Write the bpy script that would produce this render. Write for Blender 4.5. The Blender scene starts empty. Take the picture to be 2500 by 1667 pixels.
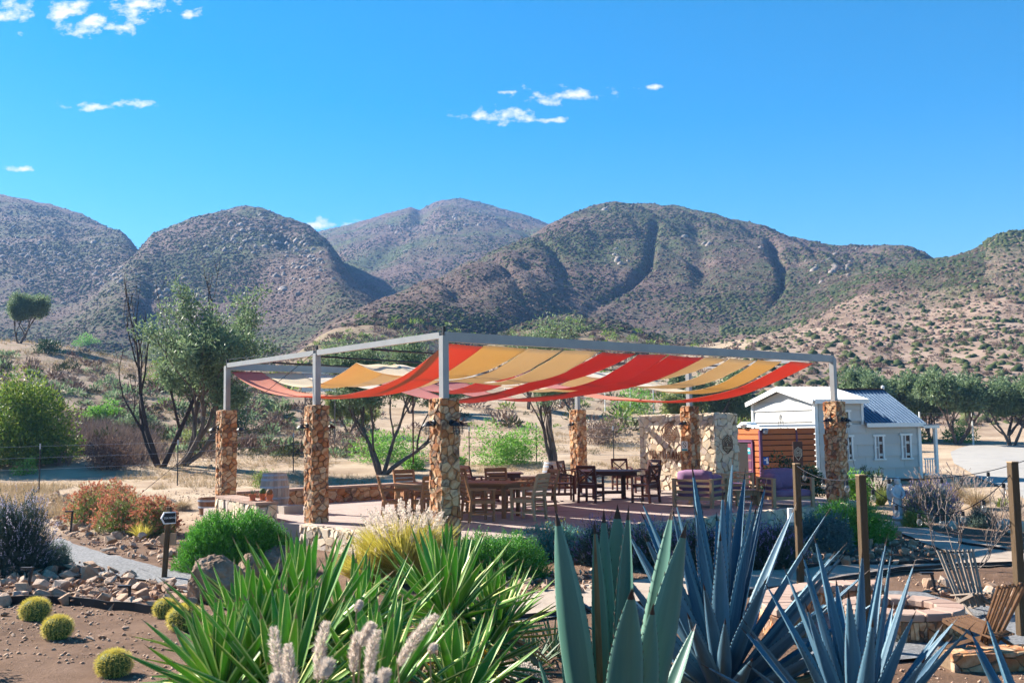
import bpy, bmesh, math, random
import numpy as np
from mathutils import Vector, Matrix, Euler

scene = bpy.context.scene
random.seed(7)
RNG = np.random.default_rng(11)
R_ = math.radians
COL = scene.collection

# ---------------------------------------------------------------- camera
F = 2430.0                      # focal length in photograph pixels (2500 wide): a 35 mm lens
PITCH, ROLL, EYE = 0.0865, 0.0132, 1.9
cd = bpy.data.cameras.new('camera')
cam = bpy.data.objects.new('camera', cd)
COL.objects.link(cam)
cP, sP, cR, sR = math.cos(PITCH), math.sin(PITCH), math.cos(ROLL), math.sin(ROLL)
fwd = Vector((0, cP, sP)); rgt = Vector((1, 0, 0)); upv = Vector((0, -sP, cP))
rx = rgt * cR - upv * sR
ry = rgt * sR + upv * cR
M3 = Matrix((rx, ry, -fwd)).transposed()
cam.matrix_world = Matrix.Translation((0, 0, EYE)) @ M3.to_4x4()
cd.sensor_fit = 'HORIZONTAL'; cd.sensor_width = 36.0; cd.lens = F / 2500 * 36
cd.clip_start = 0.05; cd.clip_end = 9000
cd.dof.use_dof = True; cd.dof.focus_distance = 17.0; cd.dof.aperture_fstop = 5.6
scene.camera = cam

# ---------------------------------------------------------------- sky and sun
SUN_AZ, SUN_EL = R_(-58.0), R_(34.0)          # azimuth from +Y towards +X
SUND = Vector((math.sin(SUN_AZ) * math.cos(SUN_EL), math.cos(SUN_AZ) * math.cos(SUN_EL), math.sin(SUN_EL)))
world = bpy.data.worlds.new('World'); scene.world = world; world.use_nodes = True
wn, wl = world.node_tree.nodes, world.node_tree.links
wn.clear()
def ND(nodes, t, **kw):
    n = nodes.new(t)
    for k, v in kw.items():
        if k.startswith('i_'):
            key = k[2:]
            n.inputs[int(key) if key.isdigit() else key.replace('_', ' ')].default_value = v
        else:
            setattr(n, k, v)
    return n
sky = ND(wn, 'ShaderNodeTexSky', sky_type='NISHITA', sun_disc=False, sun_elevation=SUN_EL, sun_rotation=SUN_AZ,
         altitude=300, air_density=1.0, dust_density=0.15, ozone_density=3.0)
hsv = ND(wn, 'ShaderNodeHueSaturation', i_Hue=0.492, i_Saturation=1.52, i_Value=1.0)
bg = ND(wn, 'ShaderNodeBackground', i_Strength=0.057)
wout = ND(wn, 'ShaderNodeOutputWorld')
wl.new(sky.outputs[0], hsv.inputs['Color'])
def ray(px, py):
    dx, dy = px - 1250, py - 833.5
    u = dx * cR - dy * sR; v = dx * sR + dy * cR
    return Vector((u, F * cP + v * sP, F * sP - v * cP)) / F
# small fair-weather clouds, part of the sky
CLOUDS = [(25, 28, 80, 34), (165, 30, 70, 26), (250, 58, 100, 30), (350, 12, 84, 26), (460, 36, 30, 15), (240, 260, 70, 14), (345, 252, 36, 12), (52, 412, 32, 7), (1230, 225, 34, 6), (1370, 233, 96, 18), (1225, 282, 96, 17), (1345, 293, 46, 7), (790, 551, 100, 13), (1590, 214, 50, 6)]
wtc = ND(wn, 'ShaderNodeTexCoord'); wsep = ND(wn, 'ShaderNodeSeparateXYZ'); wl.new(wtc.outputs['Generated'], wsep.inputs[0])
def wm(op, a, b=None, clamp=False):
    n = ND(wn, 'ShaderNodeMath', operation=op, use_clamp=clamp)
    for i, v in enumerate((a, b)):
        if v is None: continue
        if isinstance(v, (int, float)): n.inputs[i].default_value = v
        else: wl.new(v, n.inputs[i])
    return n.outputs[0]
ym = wm('MAXIMUM', wsep.outputs[1], .02); wc = ND(wn, 'ShaderNodeCombineXYZ'); wl.new(wm('DIVIDE', wsep.outputs[0], ym), wc.inputs[0]); wl.new(wm('DIVIDE', wsep.outputs[2], ym), wc.inputs[1])
cl = None
for (px, py, hw, hh) in CLOUDS:
    r = ray(px, py)
    n = ND(wn, 'ShaderNodeVectorMath', operation='MULTIPLY_ADD'); sx, sy = F / hw, F / hh / 1.1
    wl.new(wc.outputs[0], n.inputs[0]); n.inputs[1].default_value = (sx, sy, 0); n.inputs[2].default_value = (-r.x / r.y * sx, -r.z / r.y * sy, 0)
    q = ND(wn, 'ShaderNodeVectorMath', operation='LENGTH'); wl.new(n.outputs[0], q.inputs[0])
    cl = q.outputs['Value'] if cl is None else wm('MINIMUM', cl, q.outputs['Value'])
wmap = ND(wn, 'ShaderNodeMapping'); wmap.inputs['Scale'].default_value = (1, 1.7, 1); wl.new(wc.outputs[0], wmap.inputs[0])
wnz = ND(wn, 'ShaderNodeTexNoise', noise_dimensions='2D', i_Scale=42.0, i_Detail=5.0, i_Roughness=.6); wl.new(wmap.outputs[0], wnz.inputs['Vector'])
cf = wm('ADD', wm('SUBTRACT', .80, wm('MULTIPLY', cl, .85)), wm('MULTIPLY', wm('SUBTRACT', wnz.outputs['Fac'], .5), 3.4))
cf = wm('MULTIPLY', cf, 1.15, True); cf = wm('MULTIPLY', cf, wm('GREATER_THAN', wsep.outputs[1], .1))
wmix = ND(wn, 'ShaderNodeMixRGB'); wmix.inputs[2].default_value = (6.4, 6.45, 6.5, 1); wl.new(cf, wmix.inputs[0]); wl.new(hsv.outputs[0], wmix.inputs[1])
wl.new(wmix.outputs[0], bg.inputs['Color']); wl.new(bg.outputs[0], wout.inputs['Surface'])

sl = bpy.data.lights.new('sun', 'SUN'); sl.energy = 5.0; sl.angle = R_(0.53); sl.color = (1.0, 0.93, 0.82)
sun = bpy.data.objects.new('sun', sl); COL.objects.link(sun)
sun.rotation_euler = (-SUND).to_track_quat('-Z', 'Y').to_euler()
vs = scene.view_settings
vs.view_transform = 'Standard'; vs.look = 'None'; vs.gamma = 1.0; vs.exposure = 1.75; vs.use_curve_mapping = False
scene.display_settings.display_device = 'sRGB'
cy = scene.cycles
cy.max_bounces = 5; cy.diffuse_bounces = 2; cy.glossy_bounces = 2; cy.transmission_bounces = 4; cy.transparent_max_bounces = 32
cy.volume_bounces = 0; cy.use_adaptive_sampling = True; cy.adaptive_threshold = 0.02; cy.use_denoising = True
cy.caustics_reflective = False; cy.caustics_refractive = False; cy.sample_clamp_indirect = 4.0

# ---------------------------------------------------------------- placing helpers
def onz(px, py, z):             # point of the plane z seen at a photograph pixel
    r = ray(px, py); t = (z - EYE) / r.z
    return Vector((r.x * t, r.y * t, z))
def ond(px, py, d):             # point at distance d in front of the camera
    r = ray(px, py); t = d / r.y
    return Vector((r.x * t, d, EYE + r.z * t))

# ---------------------------------------------------------------- noise (numpy)
def vnoise(x, y, seed=0):
    xi = np.floor(x).astype(np.int64); yi = np.floor(y).astype(np.int64)
    fx = x - xi; fy = y - yi
    fx = fx * fx * fx * (fx * (fx * 6 - 15) + 10); fy = fy * fy * fy * (fy * (fy * 6 - 15) + 10)
    def h(a, b):
        n = (a * 374761393 + b * 668265263 + seed * 1442695041) & 0x7fffffff
        n = ((n ^ (n >> 13)) * 1274126177) & 0x7fffffff
        return ((n ^ (n >> 16)) & 0xffff) / 65535.0
    a = h(xi, yi); b = h(xi + 1, yi); c = h(xi, yi + 1); d = h(xi + 1, yi + 1)
    return (a + (b - a) * fx) * (1 - fy) + (c + (d - c) * fx) * fy
def fbm(x, y, seed=0, oct=4, gain=0.5):
    s = 0; a = 1; t = 0
    for i in range(oct):
        s = s + a * vnoise(x * 2 ** i + 17.3 * i, y * 2 ** i - 9.1 * i, seed + i); t += a; a *= gain
    return s / t

# ---------------------------------------------------------------- object helpers
def tag(o, label=None, cat=None, group=None, kind=None):
    if label: o['label'] = label
    if cat: o['category'] = cat
    if group: o['group'] = group
    if kind: o['kind'] = kind
    return o
def empty(name, loc=(0, 0, 0), rz=0.0, label=None, cat=None, group=None, parent=None):
    o = bpy.data.objects.new(name, None); COL.objects.link(o)
    o.location = loc; o.rotation_euler = (0, 0, rz); o.empty_display_size = 0.1
    if parent: o.parent = parent
    return tag(o, label, cat, group)
def link(name, me, parent=None, loc=None, rot=None, scale=None):
    o = bpy.data.objects.new(name, me); COL.objects.link(o)
    if parent: o.parent = parent
    if loc is not None: o.location = loc
    if rot is not None: o.rotation_euler = rot
    if scale is not None: o.scale = (scale,) * 3 if isinstance(scale, (int, float)) else scale
    return o
def copy_tree(o, parent=None):
    c = o.copy(); COL.objects.link(c)
    c.parent = parent
    for ch in list(o.children): copy_tree(ch, c)
    return c
def fast_mesh(name, V, Fa, mats, midx=None, smooth=False):
    """V (n,3); Fa list of arrays of equal-width faces (or one array)."""
    me = bpy.data.meshes.new(name)
    V = np.asarray(V, dtype=np.float32)
    if not isinstance(Fa, (list, tuple)): Fa = [Fa]
    Fa = [np.asarray(f, dtype=np.int32) for f in Fa if len(f)]
    tot = np.concatenate([np.full(len(f), f.shape[1], dtype=np.int32) for f in Fa])
    idx = np.concatenate([f.ravel() for f in Fa])
    st = np.concatenate([[0], np.cumsum(tot)[:-1]]).astype(np.int32)
    me.vertices.add(len(V)); me.vertices.foreach_set('co', V.ravel())
    me.loops.add(len(idx)); me.loops.foreach_set('vertex_index', idx.astype(np.int32))
    me.polygons.add(len(tot)); me.polygons.foreach_set('loop_start', st)
    if midx is not None: me.polygons.foreach_set('material_index', np.asarray(midx, dtype=np.int32))
    if smooth: me.polygons.foreach_set('use_smooth', np.ones(len(tot), dtype=bool))
    for m in (mats if isinstance(mats, (list, tuple)) else [mats]): me.materials.append(m)
    me.update(calc_edges=True); me.validate()
    return me

class MB:
    """collects shapes; build() links them as one mesh object"""
    def __init__(s): s.v = []; s.f = []; s.m = []; s.cur = 0
    def poly(s, pts, faces):
        b = len(s.v); s.v += [tuple(p) for p in pts]
        for f in faces: s.f.append([b + i for i in f]); s.m.append(s.cur)
        return s
    def box(s, c, size, rz=0.0, mat=None, bev=0.0):
        x, y, z = size[0] / 2, size[1] / 2, size[2] / 2
        P = [Vector((a, b_, d)) for d in (-z, z) for b_ in (-y, y) for a in (-x, x)]
        Mx = mat if mat is not None else Matrix.Rotation(rz, 3, 'Z')
        P = [Mx @ p + Vector(c) for p in P]
        return s.poly(P, [(0, 2, 3, 1), (4, 5, 7, 6), (0, 1, 5, 4), (2, 6, 7, 3), (1, 3, 7, 5), (0, 4, 6, 2)])
    def bar(s, p, q, w, h, up=(0, 0, 1), w2=None, h2=None):
        """rectangular bar from p to q; w sideways, h along up"""
        p, q = Vector(p), Vector(q); d = (q - p).normalized(); u = Vector(up)
        sd = d.cross(u)
        if sd.length < 1e-5: sd = d.cross(Vector((0, 1, 0)))
        sd.normalize(); u = sd.cross(d).normalized()
        w2 = w if w2 is None else w2; h2 = h if h2 is None else h2
        P = []
        for c, ww, hh in ((p, w, h), (q, w2, h2)):
            P += [c - sd * ww / 2 - u * hh / 2, c + sd * ww / 2 - u * hh / 2, c + sd * ww / 2 + u * hh / 2, c - sd * ww / 2 + u * hh / 2]
        return s.poly(P, [(3, 2, 1, 0), (4, 5, 6, 7), (0, 1, 5, 4), (1, 2, 6, 5), (2, 3, 7, 6), (3, 0, 4, 7)])
    def tube(s, pts, rad, n=6, cap=True):
        pts = [Vector(p) for p in pts]
        if isinstance(rad, (int, float)): rad = [rad] * len(pts)
        b = len(s.v); prev = None
        for i, p in enumerate(pts):
            d = (pts[min(i + 1, len(pts) - 1)] - pts[max(i - 1, 0)])
            d = d.normalized() if d.length > 1e-9 else Vector((0, 0, 1))
            if prev is None:
                a = d.cross(Vector((0, 0, 1)))
                if a.length < 1e-3: a = d.cross(Vector((0, 1, 0)))
            else:
                a = prev - d * prev.dot(d)
            a.normalize(); prev = a; c = d.cross(a)
            for k in range(n):
                t = 2 * math.pi * k / n
                s.v.append(tuple(p + (a * math.cos(t) + c * math.sin(t)) * rad[i]))
        for i in range(len(pts) - 1):
            for k in range(n):
                k2 = (k + 1) % n
                s.f.append([b + i * n + k, b + i * n + k2, b + (i + 1) * n + k2, b + (i + 1) * n + k]); s.m.append(s.cur)
        if cap:
            s.f.append([b + k for k in range(n)][::-1]); s.m.append(s.cur)
            s.f.append([b + (len(pts) - 1) * n + k for k in range(n)]); s.m.append(s.cur)
        return s
    def lathe(s, prof, c=(0, 0, 0), n=16, cap=True, fn=None):
        b = len(s.v); c = Vector(c)
        for (r, z) in prof:
            for k in range(n):
                t = 2 * math.pi * k / n
                rr = r * (fn(t, z) if fn else 1)
                s.v.append(tuple(c + Vector((rr * math.cos(t), rr * math.sin(t), z))))
        for i in range(len(prof) - 1):
            for k in range(n):
                k2 = (k + 1) % n
                s.f.append([b + i * n + k, b + i * n + k2, b + (i + 1) * n + k2, b + (i + 1) * n + k]); s.m.append(s.cur)
        if cap:
            s.f.append([b + k for k in range(n)][::-1]); s.m.append(s.cur)
            s.f.append([b + (len(prof) - 1) * n + k for k in range(n)]); s.m.append(s.cur)
        return s
    def prism(s, outline, depth, mat4):
        """outline in local xy, extruded by depth along local z, placed by mat4"""
        n = len(outline)
        P = [mat4 @ Vector((x, y, 0)) for x, y in outline] + [mat4 @ Vector((x, y, depth)) for x, y in outline]
        return s.poly(P, [list(range(n))[::-1], list(range(n, 2 * n))] + [(i, (i + 1) % n, n + (i + 1) % n, n + i) for i in range(n)])
    def mesh(s, name, mats, smooth=False):
        me = bpy.data.meshes.new(name); me.from_pydata(s.v, [], s.f)
        for m in (mats if isinstance(mats, (list, tuple)) else [mats]): me.materials.append(m)
        if any(s.m): me.polygons.foreach_set('material_index', s.m)
        if smooth: me.polygons.foreach_set('use_smooth', [True] * len(s.f))
        me.update(); return me
    def build(s, name, mats, parent=None, smooth=False, loc=None, rot=None):
        return link(name, s.mesh(name, mats, smooth), parent, loc, rot)
def add_bevel(o, w=0.006, seg=1):
    m = o.modifiers.new('bevel', 'BEVEL'); m.width = w; m.segments = seg; m.limit_method = 'ANGLE'; m.angle_limit = R_(40)
    return o

# ---------------------------------------------------------------- materials
def mat(name, cols, scale=6.0, rough=0.8, bump=0.0, bscale=None, vary='noise', detail=5.0, spec=0.3, trans=0.0, metal=0.0,
        stretch=None, contrast=1.0, island=0.0, bdist=0.02, coord='Object'):
    m = bpy.data.materials.new(name); m.use_nodes = True
    n, l = m.node_tree.nodes, m.node_tree.links; n.clear()
    out = ND(n, 'ShaderNodeOutputMaterial'); bs = ND(n, 'ShaderNodeBsdfPrincipled')
    bs.inputs['Roughness'].default_value = rough; bs.inputs['Metallic'].default_value = metal
    bs.inputs['Specular IOR Level'].default_value = spec
    if not isinstance(cols[0], (tuple, list)): cols = [cols]
    tc = ND(n, 'ShaderNodeTexCoord'); vec = tc.outputs[coord]
    if stretch:
        mp = ND(n, 'ShaderNodeMapping'); mp.inputs['Scale'].default_value = stretch; l.new(vec, mp.inputs[0]); vec = mp.outputs[0]
    nz = ND(n, 'ShaderNodeTexNoise', i_Scale=scale, i_Detail=detail, i_Roughness=0.6); l.new(vec, nz.inputs['Vector'])
    fac = nz.outputs['Fac']
    mr = ND(n, 'ShaderNodeMapRange'); mr.inputs['From Min'].default_value = 0.5 - 0.22 / contrast; mr.inputs['From Max'].default_value = 0.5 + 0.22 / contrast
    l.new(fac, mr.inputs['Value']); fac = mr.outputs[0]
    if vary == 'object':
        oi = ND(n, 'ShaderNodeObjectInfo'); a = ND(n, 'ShaderNodeMath', operation='MULTIPLY_ADD'); a.inputs[1].default_value = 0.22
        l.new(fac, a.inputs[0]); b = ND(n, 'ShaderNodeMath', operation='MULTIPLY_ADD'); b.inputs[1].default_value = 0.85; b.inputs[2].default_value = -0.03
        l.new(oi.outputs['Random'], b.inputs[0]); l.new(b.outputs[0], a.inputs[2]); fac = a.outputs[0]
    elif vary == 'island':
        ge = ND(n, 'ShaderNodeNewGeometry'); a = ND(n, 'ShaderNodeMixRGB'); a.inputs[0].default_value = island or 0.7
        l.new(fac, a.inputs[1]); l.new(ge.outputs['Random Per Island'], a.inputs[2]); fac = a.outputs[0]
    if len(cols) == 1:
        bs.inputs['Base Color'].default_value = (*cols[0], 1); cout = None
    else:
        cr = ND(n, 'ShaderNodeValToRGB'); el = cr.color_ramp.elements
        while len(el) < len(cols): el.new(0.5)
        for i, c in enumerate(cols):
            el[i].position = i / (len(cols) - 1); el[i].color = (*c, 1)
        l.new(fac, cr.inputs[0]); l.new(cr.outputs[0], bs.inputs['Base Color']); cout = cr.outputs[0]
    if bump:
        nb = ND(n, 'ShaderNodeTexNoise', i_Scale=bscale or scale * 4, i_Detail=6.0, i_Roughness=0.65); l.new(vec, nb.inputs['Vector'])
        bp = ND(n, 'ShaderNodeBump', i_Strength=bump, i_Distance=bdist); l.new(nb.outputs['Fac'], bp.inputs['Height']); l.new(bp.outputs[0], bs.inputs['Normal'])
    if trans:
        tr = ND(n, 'ShaderNodeBsdfTranslucent'); mx = ND(n, 'ShaderNodeMixShader', i_0=trans)
        if cout: l.new(cout, tr.inputs['Color'])
        else: tr.inputs['Color'].default_value = (*cols[0], 1)
        l.new(bs.outputs[0], mx.inputs[1]); l.new(tr.outputs[0], mx.inputs[2]); l.new(mx.outputs[0], out.inputs['Surface'])
    else:
        l.new(bs.outputs[0], out.inputs['Surface'])
    return m
MT = {}
def mk(name, *a, **k): MT[name] = mat(name, *a, **k); return MT[name]
mk('stone', [(.10, .045, .03), (.40, .14, .05), (.50, .24, .10), (.64, .45, .27), (.44, .165, .06), (.62, .44, .28), (.15, .085, .06), (.48, .21, .09), (.65, .48, .31)], scale=9, rough=.9, bump=.5, bscale=30, vary='object', bdist=.015)
mk('stone_pale', [(.46, .32, .20), (.68, .54, .38), (.70, .58, .44), (.62, .46, .31), (.68, .56, .40), (.44, .35, .31), (.72, .60, .42)], scale=9, rough=.9, bump=.5, bscale=30, vary='object', bdist=.015)
mk('mortar', [(.16, .10, .06), (.26, .18, .11)], scale=12, rough=.95, bump=.5)
mk('cap_brick', [(.30, .19, .145), (.40, .28, .22), (.345, .22, .17)], scale=7, vary='object', rough=.9, bump=.3)
mk('rock', [(.24, .13, .085), (.36, .22, .14), (.46, .31, .21), (.30, .18, .12), (.52, .38, .28), (.33, .26, .22)], scale=5, rough=.92, bump=.5, bscale=16, vary='object', bdist=.03)
mk('boulder', [(.12, .075, .05), (.24, .15, .095), (.33, .23, .16), (.20, .15, .12)], scale=2.5, rough=.92, bump=.7, bscale=9, bdist=.05)
mk('steel', [(.29, .29, .29), (.36, .36, .35)], scale=3, rough=.45, spec=.4)
mk('dark_metal', [(.012, .013, .016), (.025, .025, .03)], scale=6, rough=.45)
mk('rust', [(.10, .045, .025), (.17, .075, .04)], scale=14, rough=.85)
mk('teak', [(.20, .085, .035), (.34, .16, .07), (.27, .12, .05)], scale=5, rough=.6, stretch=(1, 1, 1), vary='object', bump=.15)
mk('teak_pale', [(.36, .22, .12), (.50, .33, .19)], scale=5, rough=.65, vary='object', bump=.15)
mk('dark_wood', [(.045, .012, .008), (.085, .022, .014), (.065, .017, .011)], scale=5, rough=.45, vary='object', bump=.1)
mk('post_wood', [(.05, .03, .014), (.10, .062, .03), (.072, .044, .021)], scale=4, rough=.8, stretch=(6, 6, .5), bump=.4)
mk('grey_wood', [(.17, .13, .10), (.28, .225, .18), (.22, .17, .135)], scale=4, rough=.8, vary='object', bump=.3)
mk('brown_wood', [(.13, .065, .032), (.21, .11, .055), (.17, .085, .042)], scale=4, rough=.75, vary='object', bump=.3)
mk('barrel_wood', [(.28, .23, .20), (.42, .36, .31), (.34, .27, .23)], scale=6, rough=.8, stretch=(8, 8, .7), vary='object', bump=.3)
mk('tub_wood', [(.14, .07, .04), (.26, .13, .07), (.20, .10, .055)], scale=6, rough=.75, vary='object', bump=.3)
mk('hoop', [(.28, .31, .38), (.38, .42, .48)], scale=10, rough=.5, metal=.3)
mk('white_paint', [(.72, .72, .70), (.80, .80, .78)], scale=4, rough=.55)
mk('siding', [(.46, .46, .445), (.54, .535, .515)], scale=2.2, rough=.7, vary='object', bump=.1)
mk('roof_white', [(.72, .74, .76), (.80, .81, .82)], scale=3, rough=.4)
mk('roof_blue', [(.09, .145, .22), (.13, .19, .27)], scale=3, rough=.35, metal=.4)
mk('slat_orange', [(.36, .085, .022), (.48, .135, .038), (.41, .105, .03)], scale=4, rough=.6, vary='object', bump=.2)
mk('purple_trim', [(.10, .035, .085), (.13, .045, .11)], scale=4, rough=.5)
mk('door_maroon', [(.19, .035, .06), (.24, .05, .08)], scale=4, rough=.5)
mk('inside_shade', (.008, .007, .008), rough=.9)  # near-black colour put in for the shade inside the shed
mk('glass_dark', (.02, .025, .03), rough=.05, spec=.7)
mk('glass_pane', (.20, .24, .27), rough=.08, spec=.7)
mk('cushion', [(.20, .105, .20), (.27, .15, .27)], scale=3, rough=.9, bump=.2)
mk('terracotta', [(.42, .13, .06), (.52, .18, .085)], scale=9, rough=.85)
mk('statue', [(.55, .58, .62), (.70, .72, .74)], scale=6, rough=.8, bump=.3)
mk('concrete', [(.42, .36, .30), (.52, .45, .38)], scale=5, rough=.9, bump=.3)
mk('black_edge', (.012, .012, .013), rough=.6)
mk('sign_white', (.75, .75, .76), rough=.5)
mk('sign_black', (.010, .011, .014), rough=.5)
mk('sign_blue', (.02, .10, .42), rough=.5)
mk('sign_teal', (.03, .28, .34), rough=.5)
mk('sign_brown', [(.06, .028, .02), (.09, .04, .028)], scale=8, rough=.7)
mk('letter_pale', (.60, .55, .44), rough=.6)
mk('plywood', [(.36, .23, .14), (.44, .29, .18)], scale=5, rough=.8)
mk('soil', [(.11, .062, .04), (.16, .09, .06)], scale=5, rough=.95, bump=.6)
# cloth
def cloth(name, refl, tran):
    m = mk(name, [tuple(c * .92 for c in refl), refl], scale=1.2, rough=.9, spec=.1, bump=.25, bscale=2.2, bdist=.06)
    n, l = m.node_tree.nodes, m.node_tree.links
    bs = next(x for x in n if x.type == 'BSDF_PRINCIPLED'); out = next(x for x in n if x.type == 'OUTPUT_MATERIAL')
    tr = ND(n, 'ShaderNodeBsdfTranslucent'); tr.inputs['Color'].default_value = (*tran, 1); mx = ND(n, 'ShaderNodeMixShader', i_0=.42)
    l.new(bs.outputs[0], mx.inputs[1]); l.new(tr.outputs[0], mx.inputs[2]); l.new(mx.outputs[0], out.inputs['Surface'])
cloth('cloth_red', (.62, .28, .25), (.72, .035, .012)); cloth('cloth_coral', (.74, .36, .25), (.86, .11, .012))
cloth('cloth_tan', (.82, .76, .66), (.82, .62, .36)); cloth('cloth_gold', (.82, .73, .55), (.84, .58, .22))
def thin_glass(name, col, k):
    m = mk(name, col, rough=.06, spec=.8); n, l = m.node_tree.nodes, m.node_tree.links
    bs = next(x for x in n if x.type == 'BSDF_PRINCIPLED'); out = next(x for x in n if x.type == 'OUTPUT_MATERIAL')
    tr = ND(n, 'ShaderNodeBsdfTransparent'); mx = ND(n, 'ShaderNodeMixShader', i_0=k); l.new(bs.outputs[0], mx.inputs[1]); l.new(tr.outputs[0], mx.inputs[2]); l.new(mx.outputs[0], out.inputs['Surface'])
thin_glass('clear_glass', (.28, .28, .27), .72)
# plants
def leafmat(name, cols, trans=.3, rough=.55, spec=.35, island=.75, scale=1.5): return mk(name, cols, scale=scale, rough=rough, spec=spec, trans=trans, vary='island', island=island)
leafmat('rosemary', [(0.031, 0.109, 0.017), (0.08, 0.255, 0.028), (0.151, 0.432, 0.049), (0.054, 0.167, 0.025)], trans=0.3)
leafmat('olive_leaf', [(0.063, 0.109, 0.055), (0.136, 0.209, 0.1), (0.238, 0.311, 0.163), (0.092, 0.155, 0.063)], trans=0.4)
leafmat('olive_yellow', [(0.101, 0.134, 0.042), (0.185, 0.235, 0.067), (0.286, 0.319, 0.101), (0.134, 0.185, 0.059)], trans=0.4)
leafmat('broad_leaf', [(0.066, 0.182, 0.029), (0.132, 0.314, 0.043), (0.231, 0.446, 0.072), (0.083, 0.231, 0.036)], trans=0.42)
leafmat('bush_leaf', [(0.054, 0.115, 0.019), (0.108, 0.192, 0.028), (0.198, 0.288, 0.04), (0.288, 0.288, 0.047)], trans=0.4)
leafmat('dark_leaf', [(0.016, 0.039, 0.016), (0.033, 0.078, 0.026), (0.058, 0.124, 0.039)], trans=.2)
leafmat('scrub_green', [(0.046, 0.057, 0.023), (0.078, 0.092, 0.034), (0.117, 0.121, 0.052)], trans=.1, rough=.9, spec=.1)
leafmat('scrub_brown', [(0.105, 0.063, 0.051), (0.18, 0.112, 0.087), (0.255, 0.168, 0.131)], trans=.1, rough=.9, spec=.1)
leafmat('dry_twig', [(0.156, 0.102, 0.078), (0.24, 0.168, 0.132), (0.324, 0.24, 0.192)], trans=.1, rough=.9, spec=.1)
leafmat('hill_green', [(0.032, 0.048, 0.017), (0.054, 0.074, 0.025), (0.086, 0.106, 0.038)], trans=.1, rough=.9, spec=.1)
leafmat('hill_brown', [(0.058, 0.041, 0.035), (0.096, 0.067, 0.055), (0.134, 0.096, 0.077)], trans=.1, rough=.9, spec=.1)
leafmat('straw', [(.30, .21, .11), (.42, .31, .18), (.50, .39, .25)], trans=.25, rough=.9, spec=.1)
leafmat('gold_grass', [(0.375, 0.324, 0.048), (0.575, 0.504, 0.084), (0.725, 0.624, 0.168), (0.45, 0.396, 0.072)], trans=.35, rough=.8, spec=.1)
leafmat('green_grass', [(0.14, 0.196, 0.042), (0.252, 0.308, 0.07), (0.364, 0.392, 0.112)], trans=.35, rough=.8, spec=.1)
leafmat('plume', [(0.605, 0.495, 0.418), (0.748, 0.638, 0.55), (0.8, 0.748, 0.66)], trans=.45, rough=.9, spec=.1)
leafmat('plume_dark', [(.38, .30, .27), (.48, .40, .36)], trans=.45, rough=.9, spec=.1)
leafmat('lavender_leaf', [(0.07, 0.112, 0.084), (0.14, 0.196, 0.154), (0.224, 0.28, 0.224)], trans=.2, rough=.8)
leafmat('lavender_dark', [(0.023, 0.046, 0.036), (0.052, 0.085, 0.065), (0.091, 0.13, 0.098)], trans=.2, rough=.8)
leafmat('lavender_flower', [(.16, .12, .30), (.26, .20, .42), (.34, .28, .50)], trans=.3, rough=.8)
leafmat('lavender_grey', [(0.336, 0.312, 0.408), (0.432, 0.408, 0.504)], trans=.3, rough=.8)
leafmat('santolina', [(0.075, 0.213, 0.175), (0.15, 0.338, 0.275), (0.225, 0.45, 0.362)], trans=.25, rough=.8)
leafmat('blue_shrub', [(.05, .11, .12), (.10, .19, .19), (.16, .27, .25)], trans=.2, rough=.8)
leafmat('yellow_flower', [(.65, .50, .04), (.75, .62, .08)], trans=.3)
leafmat('orange_flower', [(.75, .28, .02), (.85, .42, .03)], trans=.3)
leafmat('rust_flower', [(0.364, 0.117, 0.065), (0.546, 0.221, 0.13), (0.715, 0.39, 0.26)], trans=.3, rough=.9)
leafmat('cactus_spine', [(0.605, 0.483, 0.08), (0.77, 0.63, 0.128), (0.8, 0.735, 0.24)], trans=.2, rough=.6, island=.8)
mk('cactus_body', [(.05, .09, .02), (.08, .13, .03)], scale=4, rough=.7)
mk('bark', [(.06, .045, .037), (.13, .10, .082), (.095, .07, .058)], scale=5, rough=.95, bump=.7, bscale=18, stretch=(1, 1, .4))
mk('bark_dark', [(.03, .02, .016), (.06, .042, .034)], scale=5, rough=.95, bump=.6, bscale=18)
mk('bark_grey', [(.16, .12, .10), (.26, .21, .18)], scale=5, rough=.95, bump=.5, bscale=18)
mk('agave_blue', [(.026, .082, .145), (.095, .195, .275), (.052, .135, .205)], scale=3, contrast=1.5, rough=.55, spec=.4, vary='object', stretch=(3, .5, 3), trans=.06, bump=.15, bscale=5)
mk('agave_green', [(.03, .10, .078), (.08, .19, .15), (.05, .145, .11)], scale=3, rough=.45, spec=.45, vary='object', stretch=(2, .5, 2), trans=.08)
mk('agave_spine', [(.03, .015, .012), (.05, .028, .02)], scale=8, rough=.5)
mk('agave_edge', [(.20, .22, .17), (.30, .32, .25)], scale=8, rough=.6)
mk('agave_scar', [(.12, .06, .03), (.28, .16, .08)], scale=9, rough=.8)
mk('yucca_green', [(.06, .20, .025), (.21, .45, .08), (.13, .35, .045), (.27, .44, .08)], scale=3, contrast=1.4, rough=.5, spec=.35, vary='object', stretch=(3, .4, 3), trans=.38)
mk('yucca_edge', [(.56, .62, .20), (.70, .72, .34)], scale=4, rough=.45, trans=.2)
mk('agave_lit_edge', [(.08, .17, .235), (.14, .25, .31)], scale=6, rough=.55)  # paler border colour paints sun-caught edges onto the blue leaves
mk('agave_lit_edge_green', [(.085, .19, .15), (.15, .27, .215)], scale=6, rough=.5)  # same painted sunlit edge, for the broad green leaves
mk('agave_dry', [(.16, .10, .05), (.32, .22, .12), (.24, .16, .09)], scale=4, rough=.85, stretch=(3, .4, 3))
mk('dudleya', [(.07, .13, .06), (.13, .20, .10)], scale=4, rough=.5, vary='object')
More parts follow.
